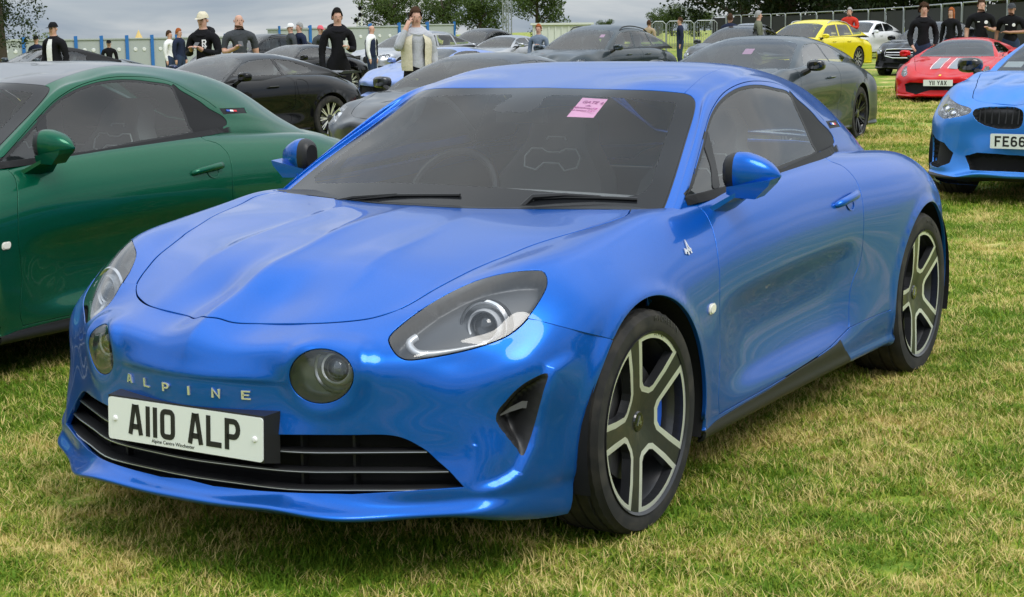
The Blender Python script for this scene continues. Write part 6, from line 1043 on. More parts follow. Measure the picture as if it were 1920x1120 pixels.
    mb.tube([c0 - A*.17, c0, c0 + A*.17], .016, 6); mb.tube([c0, c0 - B*.16], .014, 6); mb.build('steering_wheel', BLACK, root, True)
    mb = MB(); mb.box((-1.84, 0, .64), (.04, 1.30, .40)); mb.build('bulkhead', CLOTH, root)
    for sgn in (1, -1):
        mb = MB(); mb.grid([[(x, sgn*(.70 - .02*abs(x+1.1)), z) for x in np.linspace(-1.72, -.5, 9)] for z in (.30, .60, .868)]); mb.build('door_card', CLOTH, root, True)
        mb = MB(); P = [[Vector((x, sgn*(y-.012), z)) for y, z in ((yy-.055, zz-.040), (yy-.030, zz+.002), (yy+.002, zz+.004), (yy+.0, zz-.045))] for x, yy, zz in ((-.52, .735, .868), (-.8, .742, .874), (-1.1, .742, .887), (-1.4, .735, .905), (-1.65, .722, .918))]; mb.grid(P, closed_v=True); mb.build('door_top', body, root, True)
    mb = MB(); mb.box((-.80, 0, 1.095), (.03, .19, .05)); mb.build('rear_view_mirror', BLACK, root)
    # ---- waist mouldings
    if 'moulding' not in COUPE_CACHE:
        fc = Finder(Cs, 4); mx = np.linspace(-.50, -1.86, 26); P = []
        for x in mx:
            zb = np.interp(x, [-1.95, -1.75, -1.62, -1.45, -.99, -.52], [.947, .934, .927, .915, .886, .874]); q = fc([(x, zb+.004), (x, zb-.020)], [0, 2], (5, 8)); p, _, _, n = Cs.frame(q[:, 0], q[:, 1])
            e_ = min(1, (x+1.87)/.10, (-.49-x)/.05); P.append([p[0]+n[0]*.001, p[0]+n[0]*.007*e_, p[1]+n[1]*(.013*e_-.002*(1-e_)), p[1]-n[1]*.002])
        COUPE_CACHE['moulding'] = np.array(P)
    for sgn in (1, -1):
        mb = MB(); mb.grid(COUPE_CACHE['moulding']*[1, sgn, 1], closed_v=True); mb.build('belt_moulding', TRIM, root)
    # ---- wipers
    for pts in (((-.262, .337), (-.306, .422), (-.35, .525), (-.392, .621)), ((-.19, -.42), (-.20, -.28), (-.21, -.12), (-.225, .10))):
        W = COUPE_CACHE.setdefault('wip', {})
        key = pts[0]
        if key not in W:
            uu = np.linspace(0, 6, 200); q = []
            for x, y in pts:
                vv = np.linspace(0, 4, 120); A_, B_ = np.meshgrid(uu, vv, indexing='ij'); p = Cs(A_, B_); d = np.hypot(p[..., 0]-x+.03, p[..., 1]-abs(y)); i = np.unravel_index(d.argmin(), d.shape); q.append(p[i]*[1, 1 if y >= 0 else -1, 1])
            W[key] = q
        q = [Vector(a)+Vector((.004, 0, .004)) for a in W[key]]
        mb = MB(); mb.tube(q, .0055, 6); mb.tube([q[0]+Vector((.03, -.03, -.03)), q[0]+Vector((.004, 0, .006)), q[1]+Vector((.002, 0, .007)), q[2]+Vector((0, 0, .004))], [.010, .009, .006, .003], 6); mb.build('wiper', BLACK, root, True)
    return root
def pass_card(car, pts, C, name='parking_pass', label=None, group=None, lines=True):
    """a paper pass taped inside the windscreen"""
    p = []
    for a, b in pts:
        q, _, _, n = C.frame(np.array([a]), np.array([b])); p.append(Vector(q[0]-n[0]*.006))
    p = [car.matrix_world @ q for q in p]
    tl, tr, br, bl = p; A = (tr-tl); B = (tl-bl); D = A.cross(B).normalized()
    mb = MB(); mb.add([tl, tr, br, bl, tl-D*.0006, tr-D*.0006, br-D*.0006, bl-D*.0006], [(3, 2, 1, 0), (4, 5, 6, 7), (0, 1, 5, 4), (1, 2, 6, 5), (2, 3, 7, 6), (3, 0, 4, 7)])
    o = mb.build(name, PINK); tag(o, label, 'pass', group)
    if lines:
        mid = (tl+tr+bl+br)/4; a = A.normalized(); b = D.cross(a)
        text_obj('pass_words', 'GATE 4', .026, (mid + b*.024 + D*.004, a, b, D), PINKINK, o)
        mb = MB(); mb.prism([(-.012, 0), (.012, 0), (0, .010)], .0036, .004, (mid + b*.004, a, b, D)); mb.build('pass_arrow', PINKINK, o)
        text_obj('pass_words', 'PERFORMANCE', .0140, (mid - b*.016 + D*.004, a, b, D), PINKINK, o)
        text_obj('pass_words', 'CAR PARKING ONLY', .0105, (mid - b*.034 + D*.004, a, b, D), PINKINK, o)
    return o

# ---------------------------------------------------------------- other parked cars: each its own skins, cut into panels
HX = [.92, .8, 0, -.4, -1.2, -2.42, -3.0, -3.22]; HZ = [.60, .66, .843, .858, .888, .90, .86, .70]
def warp_grid(P, s):
    """a car body in the proportions s from the smooth coupe control grid"""
    Q = P.copy(); x = P[..., 0]
    Q[..., 0] = np.interp(x, [-3.22, -2.42, -.4, 0, .92], [-s['wb']-s['ro'], -s['wb'], s.get('cowl', -.4), 0, s['fo']])
    Q[..., 0] = np.where(x < -3.22, -s['wb']-s['ro']+(x+3.22), Q[..., 0])
    hz = np.interp(x, HX[::-1], HZ[::-1]); nz = np.interp(x, HX[::-1], s['hz'][::-1]); z0 = .165; zs = s.get('sill', .18)
    Q[..., 2] = zs + (P[..., 2]-z0) * (nz-zs)/(hz-z0)
    k = s['w']/1.80
    sq = s.get('square', 0.0)          # squarer plan at nose and tail
    yy = P[..., 1]*k
    if sq:
        t = smooth(.35, .90, x) ; yy = yy*(1+.10*sq*t)
        t = smooth(-2.7, -3.15, x); yy = np.where(P[..., 1] > .02, yy*(1+.28*sq*t), yy)
    Q[..., 1] = yy
    if s.get('flat'):                  # blunter nose in plan
        a = np.abs(P[..., 1]); Q[..., 0] += s['flat']*smooth(.12, .75, x)*.55*a*a*(1-smooth(.52, .90, a))
    return Q
def arch_disp(s):
    r = s['r']+s.get('gap', .045)
    def d_(p):
        x, y, z = p[..., 0], np.abs(p[..., 1]), p[..., 2]; d = np.zeros_like(x)
        for cx in (0.0, -s['wb']):
            rr = np.hypot(x-cx, z-s['r']); d += .012*np.exp(-((rr-r)/.03)**2)*smooth(.37*s['w'], .45*s['w'], y)
        for (yc, x0, x1, a, w) in s.get('creases', ()):
            d += a*np.exp(-((y-yc)/w)**2)*smooth(x0-.2, x0+.2, x)*(1-smooth(x1-.2, x1+.1, x))
        for (zc, a, w) in s.get('side_crease', ()):
            d += a*np.exp(-((z-zc)/w)**2)*smooth(.40*s['w'], .45*s['w'], y)*(1-smooth(.2, .5, x))*smooth(-s['wb']-.6, -s['wb']-.3, x)
        return d
    return d_
def canopy_grid(s):
    """glasshouse from a roof profile: list of (x, z) at the centre line"""
    px_, pz_ = zip(*s['roof']); n = 17
    xs = np.array(px_, float); zs = np.array(pz_, float)
    S = np.concatenate([np.linspace(xs[0], xs[1], 7)[:-1], np.linspace(xs[1], xs[2], 8)[:-1], np.linspace(xs[2], xs[3], 7)])
    zc = pchip(xs, zs, S)
    P = np.zeros((len(S), 9, 3)); hw = s['w']/2
    for i, x in enumerate(S):
        bz = np.interp(x, [-s['wb']-.5, -s['wb'], -1.2, -.3], s['belt'][::-1]); by = hw*np.interp(x, [-s['wb']-.6, -s['wb']+.2, -1.2, -.2], s.get('belty', (.74, .82, .84, .82)))
        f = np.clip((zc[i]-bz)/(max(zs)-bz), -.2, 1)           # 0 at the belt, 1 at full roof height
        rw = hw*s.get('roofw', .60)
        tw = rw + (by-rw)*(1-max(f, 0))**1.0*.80               # half width of the flat top at this station
        h = zc[i]-bz
        dr = np.array([0, .006, .028, .075])*min(1, max(.3, f))*s.get('crown', 1.0)
        P[i, 0] = (x, 0, zc[i]); P[i, 1] = (x, tw*.42, zc[i]-dr[1]); P[i, 2] = (x, tw*.75, zc[i]-dr[2]); P[i, 3] = (x, tw*.965, zc[i]-dr[3])
        e = zc[i]-dr[3]
        P[i, 4] = (x, tw*1.035, e-.03*max(f, .25)); P[i, 5] = (x, tw*1.03+(by-tw)*.16+.012, e-.075*max(f, .25)-.01)
        zt = P[i, 5, 2]
        P[i, 6] = (x, P[i, 5, 1]+(by-P[i, 5, 1])*.52, zt+(bz-zt)*.52); P[i, 7] = (x, by, min(bz, zt-.02)); P[i, 8] = (x, by+.006, min(bz, zt-.02)-.08)
    return P
class Finder:
    def __init__(s, S, n=6):
        u = np.linspace(0, S.M-1, (S.M-1)*n+1); v = np.linspace(0, S.N-1, (S.N-1)*n+1); s.U, s.V = np.meshgrid(u, v, indexing='ij'); s.p = S(s.U, s.V); s.S = S
    def __call__(s, pts, axes, lim=None):
        out = []
        m = 0 if lim is None else np.where((s.V >= lim[0]) & (s.V <= lim[1]), 0, 1e3)
        for t in pts:
            d = np.hypot(s.p[..., axes[0]]-t[0], s.p[..., axes[1]]-t[1]) + m; i = np.unravel_index(d.argmin(), d.shape)
            u, v = s.U[i], s.V[i]
            for _ in range(4):
                q = s.S(np.array([u, u+1e-3, u]), np.array([v, v, v+1e-3]))[:, axes]; J = np.stack([(q[1]-q[0])/1e-3, (q[2]-q[0])/1e-3], -1)
                if abs(np.linalg.det(J)) < 1e-7: break
                st = np.clip(np.linalg.solve(J, np.array(t)-q[0]), -.4, .4); u = float(np.clip(u+st[0], 0, s.S.M-1)); v = float(np.clip(v+st[1], 0, s.S.N-1))
            out.append((u, v))
        return np.array(out)
    def vz(s, pts):
        """(column, height) on a front skin"""
        out = []
        for v, z in pts:
            uu = np.linspace(.3, s.S.M-1, 240); q = s.S(uu, np.full_like(uu, v))[:, 2]; i = int(np.argmin(np.abs(q-z))); out.append((uu[i], v))
        return np.array(out)
def dens_uv(p, n=4, closed=True):
    p = np.asarray(p); m = len(p) if closed else len(p)-1
    r = np.concatenate([np.linspace(p[i], p[(i+1) % len(p)], n, endpoint=False) for i in range(m)])
    return r if closed else np.vstack([r, p[-1:]])
def oval(p, n=24):
    """rounded outline through the corner points"""
    p = np.asarray(p, float); 
    for _ in range(2):
        q = np.empty((len(p)*2, 2)); q[0::2] = .78*p+.22*np.roll(p, -1, 0); q[1::2] = .22*p+.78*np.roll(p, -1, 0); p = q
    return p
DARKGLASS = glass('privacy_glass', (.10, .11, .115), 1.0)
SCREEN2 = glass('car_screen', (.70, .77, .78), .75)
HOUSING = mat('lamp_bright', (.42, .43, .45), .25, .75)
CAR_CACHE = {}
def build_car(name, s, body, loc, rz, label, group, full=True, trim=None, roofm=None):
    """s: the proportions and outlines of one kind of car"""
    root = empty(name, loc, rz, label, 'car', group)
    key = s['id']
    if key not in CAR_CACHE:
        hi = s.get('hi', 1.0)
        U = Surf(warp_grid(GRID['U'], s), disp=arch_disp(s)).set_out((-1.2, .2, .45)); F = Surf(warp_grid(GRID['F'], s), disp=arch_disp(s)).set_out((0, .2, .45)); C = Surf(canopy_grid(s)).set_out((-1.2, .1, .8))
        ar = s['r']+s.get('gap', .045); cz = s['r']; uv = {k: np.array(v) for k, v in UV.items()}
        fF, fU, fC = Finder(F, 4), Finder(U, 3), Finder(C, 4)
        # front
        f = Skin(F, .22/hi, .22/hi); polys = {}
        for k in ('headlight', 'grille', 'intake', 'corner', 'lower_strip'):
            if k in s:
                q = s[k](fF) if callable(s[k]) else dens_uv(fF.vz(oval(s[k]) if k in s.get('round', ('headlight', 'grille')) else dens_uv(s[k], 5)), 1); polys[k] = q; f.line(q, min(q[:, 1]) > .02)
        top = np.vstack([uv['F_top'], [[F.M-1, F.N-1], [F.M-1, 0]]]); f.line(uv['F_top'])
        th = [t for t in np.linspace(-.3, math.pi/2+.3, 30)]
        f.line(fF([(ar*math.cos(t), cz+ar*math.sin(t)) for t in th if math.cos(t) > .2], [0, 2], (5.5, 10)))
        def cf(c, p):
            r = np.full(len(c), 'bumper', object); r[inside(top, c)] = ''
            for k, q in polys.items():
                w = inside(q if min(q[:, 1]) > .02 else np.vstack([q, [[q[-1][0], 0], [q[0][0], 0]]]), c); r[w] = k
            r[(np.hypot(p[:, 0], p[:, 2]-cz) < ar) | ((p[:, 0] < ar*.94) & (p[:, 2] < cz))] = ''; r[c[:, 0] < .3] = ''
            return r
        f.cut(cf)
        # upper
        u = Skin(U, .42/hi, .30/hi); hood = np.vstack([uv['U_hood'], uv['U_hoodrear'], [[uv['U_hoodrear'][-1][0], 0]]])
        for cx in (0, -s['wb']): u.line(fU([(cx+ar*math.cos(t), cz+ar*math.sin(t)) for t in np.linspace(-.5, math.pi+.5, 40)], [0, 2], (6.5, 13)))
        u.line(uv['U_front'])
        w_ = .008
        u.band(hood, w_, ''); u.band(uv['U_door_f'], w_, ''); u.band(uv['U_door_r'], w_, ''); u.band(uv['U_door_b'], w_, '')
        if 'door2' in s:
            d2 = fU([(s['door2']-.0, z) for z in np.linspace(s['belt'][1]-.02, .30, 8)], [0, 2], (5, 12)); u.band(d2, w_, '')
        cb = fU([(x, np.interp(x, [-s['wb']-.6, -s['wb']+.2, -1.2, -.2], np.array(s.get('belty', (.74, .82, .84, .82)))*s['w']/2)-.02) for x in np.linspace(-.45, s['roof'][3][0]+.15, 14)], [0, 1], (0, 6)); u.line(cb)
        cabin = np.vstack([[[cb[0][0], 0]], cb, [[cb[-1][0], 0]]]); front = np.vstack([[[0, 0]], uv['U_front'], [[0, U.N-1]]]); hoodp = np.vstack([hood, [[0, 0]]])
        def cu(c, p):
            r = np.full(len(c), 'side', object); r[p[:, 2] < s.get('sill', .18)+.06] = 'skirt'; r[inside(hoodp, c)] = 'bonnet'; r[inside(cabin, c)] = ''; r[inside(front, c)] = ''
            for cx in (0, -s['wb']): r[np.hypot(p[:, 0]-cx, p[:, 2]-cz) < ar] = ''; r[(abs(p[:, 0]-cx) < ar*.92) & (p[:, 2] < cz*.8)] = ''
            return r
        u.cut(cu)
        # glasshouse
        k = Skin(C, .20/hi, .13/hi); panes = []
        for poly in s['panes']:
            q = fC(dens_uv(poly, 5), [0, 2], (4.6, 8.2)); panes.append(q); k.line(q, True)
        ws = np.array([[.25, 0], [.35, 1.5], [.6, 2.86], [3, 2.86], [5.6, 2.80], [5.9, 2.6], [6.02, 1.5], [6.05, 0]]); k.line(ws)
        M = C.M-1; rw = np.array([[M-6+.3, 0], [M-6+.35, 1.5], [M-5.2, 2.7], [M-1.2, 2.7], [M-.7, 2.3], [M-.6, 0]]); k.line(rw)
        soft = s.get('soft')
        def ck(c, p):
            r = np.full(len(c), 'pillar', object); r[(c[:, 1] < 3.6) & (c[:, 0] > 6.05) & (c[:, 0] < M-5.2)] = 'roof'
            if soft: r[:] = 'roof'
            bz = np.interp(p[:, 0], [-s['wb']-.5, -s['wb'], -1.2, -.3], s['belt'][::-1])
            r[(p[:, 2] < bz+.012) & (p[:, 0] < -.55) & (c[:, 1] > 5)] = 'belt'
            for q in panes: r[inside(q, c)] = 'pane'
            r[inside(ws, c)] = 'screen'; r[inside(rw, c)] = 'rear'
            r[p[:, 2] < bz-.05] = ''
            return r
        k.cut(ck)
        CAR_CACHE[key] = (U, F, C, f, u, k)
    U, F, C, f, u, k = CAR_CACHE[key]
    both = lambda g: join(g, mirror(g))
    trim = trim or BLACK
    roofm = roofm or body
    def put(nm, g, m_, par=root):
        return None if g is None else panel(nm, g, m_, par)
    put('front_bumper', both(f.get('bumper', .012)), body); put('bonnet', both(u.get('bonnet', .01)), body)
    for w in (lambda g: g, mirror):
        g = u.get('side', .012); put('body_side', w(g), body)
        g = u.get('skirt', 0); g is None or put('skirt', w(g), s.get('skirtm') or body)
        g = k.get('pillar', .006); g is None or put('roof_pillar', w(g), body)
        g = k.get('belt', 0, .002); g is None or put('belt_moulding', w(g), trim)
        t = k.tri[k.reg == 'pane']
        if len(t): put('side_window', w(k.get('pane', .004, -.003)), s.get('sideglass') or SIDEGLASS)
        if 'headlight' in s:
            g = f.get('headlight', .004, -.001)
            if g is not None:
                ln = put('headlight', w(g), LENS); hv, hF = bowl(f.get('headlight', 0), .05, .03)
                if w is mirror: hv = hv*[1, -1, 1]; hF = [q[::-1] for q in hF]
                mesh_obj('lamp_housing', hv, hF, s.get('housing') or HOUSING, ln)
                for (v_, z_, rad) in s.get('lamps', ()):
                    q = Finder.vz(type('o', (), {'S': F})(), [(v_, z_)])[0]; fr = frame_at(F, q, -.030)
                    if w is mirror: fr = flip_frame(fr)
                    o, A, B, D = fr; D = (D*.4+Vector((1, 0, .1))).normalized(); A = Vector((0, 0, 1)).cross(D).normalized(); B = D.cross(A)
                    mb = MB(); mb.lathe([(rad, .012), (rad+.006, .016), (rad+.010, .006), (rad+.010, -.02)], 20, 'z'); mb.lathe([(0, .018), (rad*.6, .012), (rad*.95, 0)], 16, 'z'); mb.v = [tuple(o+A*q_[0]+B*q_[1]+D*q_[2]) for q_ in mb.v]; mb.build('lamp_ring', CHROME, ln, True)
        for reg, nm in (('grille', 'grille'), ('intake', 'intake'), ('corner', 'side_intake'), ('lower_strip', 'splitter')):
            if reg in s:
                g0 = f.get(reg, 0)
                if g0 is None: continue
                if reg == 'lower_strip': put(nm, w(g0), BLACK); continue  # plain black strip along the lower edge of the bumper
                hv, hF = bowl(g0, .06 if reg != 'grille' else .03, .03, .0)
                if w is mirror: hv = hv*[1, -1, 1]; hF = [q[::-1] for q in hF]
                mesh_obj(nm, hv, hF, s.get(reg+'m') or DARK, root)
    put('windscreen', both(k.get('screen', 0)), SCREEN2); g = k.get('roof', .006); g is None or put('roof', both(g), roofm)
    g = k.get('rear', 0); g is None or put('rear_window', both(g), roofm if s.get('soft') else DARKGLASS)
    # wheels
    ty = s['w']/2-.012-s.get('tw', .235)/2
    proto = s.setdefault('_wheel', {})
    for x in (0, -s['wb']):
        for sgn in (1, -1):
            if 'w' in proto:
                o = proto['w'].copy(); o.location = (x, ty*sgn, s['r']); link(o, root); o.rotation_euler = (0, 0, 0 if sgn > 0 else math.pi)
                for ch in proto['w'].children:
                    c2 = ch.copy(); link(c2, o)
                    for g2 in ch.children: link(g2.copy(), c2)
            else: proto['w'] = make_wheel(root, x, ty*sgn, s['r'], s['r']-.095, s.get('tw', .235), sgn, s.get('rim', 'multi'), s.get('caliper'), False)
    for cx in (0, -s['wb']):
        for sgn in (1, -1):
            r = s['r']+s.get('gap', .045)+.006; hw = s['w']/2
            mb = MB(); P = [[(cx+r*math.cos(a)*q, sgn*yy, s['r']+r*math.sin(a)*q) for a in np.linspace(R_(-16), R_(196), 20)] for yy, q in ((hw-.03, 1.0), (hw-.32, 1.0), (hw-.32, 0))]; mb.grid(P); mb.build('arch_liner', DARK, root)
    L = s['wb']; mb = MB(); mb.box((-L/2, 0, .22), (L-.75, s['w']*.88, .10)); mb.box((.30, 0, .24), (.75, s['w']*.6, .08)); mb.box((-L-.35, 0, .30), (.75, s['w']*.6, .10)); mb.build('underbody', DARK, root)
    e = U.M-1; rv = [tuple(U(np.array([float(e)]), np.array([v_]))[0]) for v_ in np.linspace(0, U.N-1.3, 18)]; m_ = len(rv)
    mb = MB(); V = rv+[(a, -b, c) for a, b, c in rv]; mb.add(V, [(i, i+1, i+1+m_, i+m_) for i in range(m_-1)]); mb.build('rear_bumper', body, root)
    # mirrors, handles
    hz_ = s['belt'][0]
    for sgn in (1, -1):
        mc = Vector((s.get('mx', -.62), sgn*(s['w']/2+.035), hz_+.055)); P = []
        for xx, k_ in ((.065, .1), (.06, .6), (.03, .95), (0, 1.0), (-.05, .96), (-.06, .1)):
            P.append([mc+Vector((xx-.25*abs(math.cos(a))*.1, .105*k_*math.copysign(abs(math.cos(a))**.7, math.cos(a)), .066*k_*math.copysign(abs(math.sin(a))**.7, math.sin(a)))) for a in np.linspace(0, 2*math.pi, 16, endpoint=False)])
        mb = MB(); mb.grid(P, closed_v=True); mm = mb.build('door_mirror', s.get('mirrorm') or body, root, True, R_(50))
        mb = MB(); mb.tube([mc+Vector((.01, -sgn*.06, -.05)), mc+Vector((.02, -sgn*.14, -.09))], [.03, .035], 8); mb.build('mirror_foot', BLACK, mm, True)
        for hx in s.get('handles', (-1.35,)):
            q = Finder(U, 3)([(hx, hz_-.11)], [0, 2], (5, 9))[0]; o, A, B, D = frame_at(U, q)
            if sgn < 0: o, A, B, D = flip_frame((o, A, B, D))
            T_ = Vector((-1, 0, 0)); T_ = (T_-D*T_.dot(D)).normalized(); mb = MB(); mb.tube([o-T_*.10, o-T_*.085+D*.03, o+T_*.085+D*.03, o+T_*.10], .012, 6); mb.build('door_handle', s.get('handlem') or body, root, True)
    # cabin
    bz = s['belt'][1]; xw = s['roof'][1][0]; hw = s['w']/2
    mb = MB(); mb.grid([[(x, y, z) for y in np.linspace(-hw*.78, hw*.78, 7)] for x, z in ((-.35, bz-.06), (xw+.30, bz-.02), (xw+.10, bz-.05), (xw+.08, .5))]); mb.build('dashboard', CLOTH, root, True)
    for row, xs_ in enumerate(s.get('seats', (xw-.40,))):
        for sy in (-.37, .37):
            mb = MB(); P = []
            for t_ in np.linspace(0, 1, 9):
                z = bz-.50+(.68 if s['roof'][2][1] < 1.38 else .78)*t_; w = np.interp(t_, [0, .35, .68, .76, .82, .95, 1], [.20, .24, .22, .10, .13, .12, .06]); d_ = .09-.05*t_
                P.append([(xs_-.26*t_+d_*.5, sy+w*a, z) for a in (-1, -.5, .5, 1)] + [(xs_-.26*t_-d_, sy+w*a, z) for a in (1, -1)])
            mb.grid(P, closed_v=True); mb.build('seat', s.get('seatm') or CLOTH, root, True)
    mb = MB(); mb.box((s['roof'][3][0]*.5+s['roof'][2][0]*.5, 0, bz-.12), (.9, hw*1.5, .04)); mb.build('parcel_shelf', CLOTH, root)
    for v_ in s.get('bars', ()):
        for sg in (1, -1):
            q = Finder.vz(type('o', (), {'S': F})(), [(v_, s['barz'][0]), (v_, s['barz'][1])]); mb = MB(); a = [frame_at(F, k_, -.006)[0] for k_ in q]; mb.tube([Vector((k_.x, k_.y*sg, k_.z)) for k_ in a], .006, 6); mb.build('grille_bar', BLACK, root)
    if s.get('plate'):
        po, t = s['plate'][1], s['plate'][0]; po = Vector(po); A = Vector((0, 1, 0)); B = Vector((0, 0, 1)); D = Vector((1, 0, 0))
        mb = MB(); mb.prism(rrect(.52, .111, .008), -.02, 0, (po, A, B, D)); pl = mb.build('number_plate', PLATE, root); plate_text(pl, t, (po+D*.0004, A, B, D), .079, s['plate'][2] if len(s['plate']) > 2 else None)
    return root
def recolour(root, swap):
    """own copies of the meshes whose paint changes"""
    for o in [root]+list(root.children_recursive):
        if o.type == 'MESH' and any(m in swap for m in o.data.materials):
            o.data = o.data.copy()
            for i, m in enumerate(o.data.materials):
                if m in swap: o.data.materials[i] = swap[m]
def copy_car(src, loc, rz, label, group, swap=None, name=None):
    def cp(o, par):
        c = o.copy(); COL.objects.link(c); c.parent = par
        for ch in o.children: cp(ch, c)
        return c
    c = cp(src, None); c.location = loc; c.rotation_euler = (0, 0, rz)
    if name: c.name = name
    tag(c, label, 'car', group)
    if swap: recolour(c, swap)
    return c

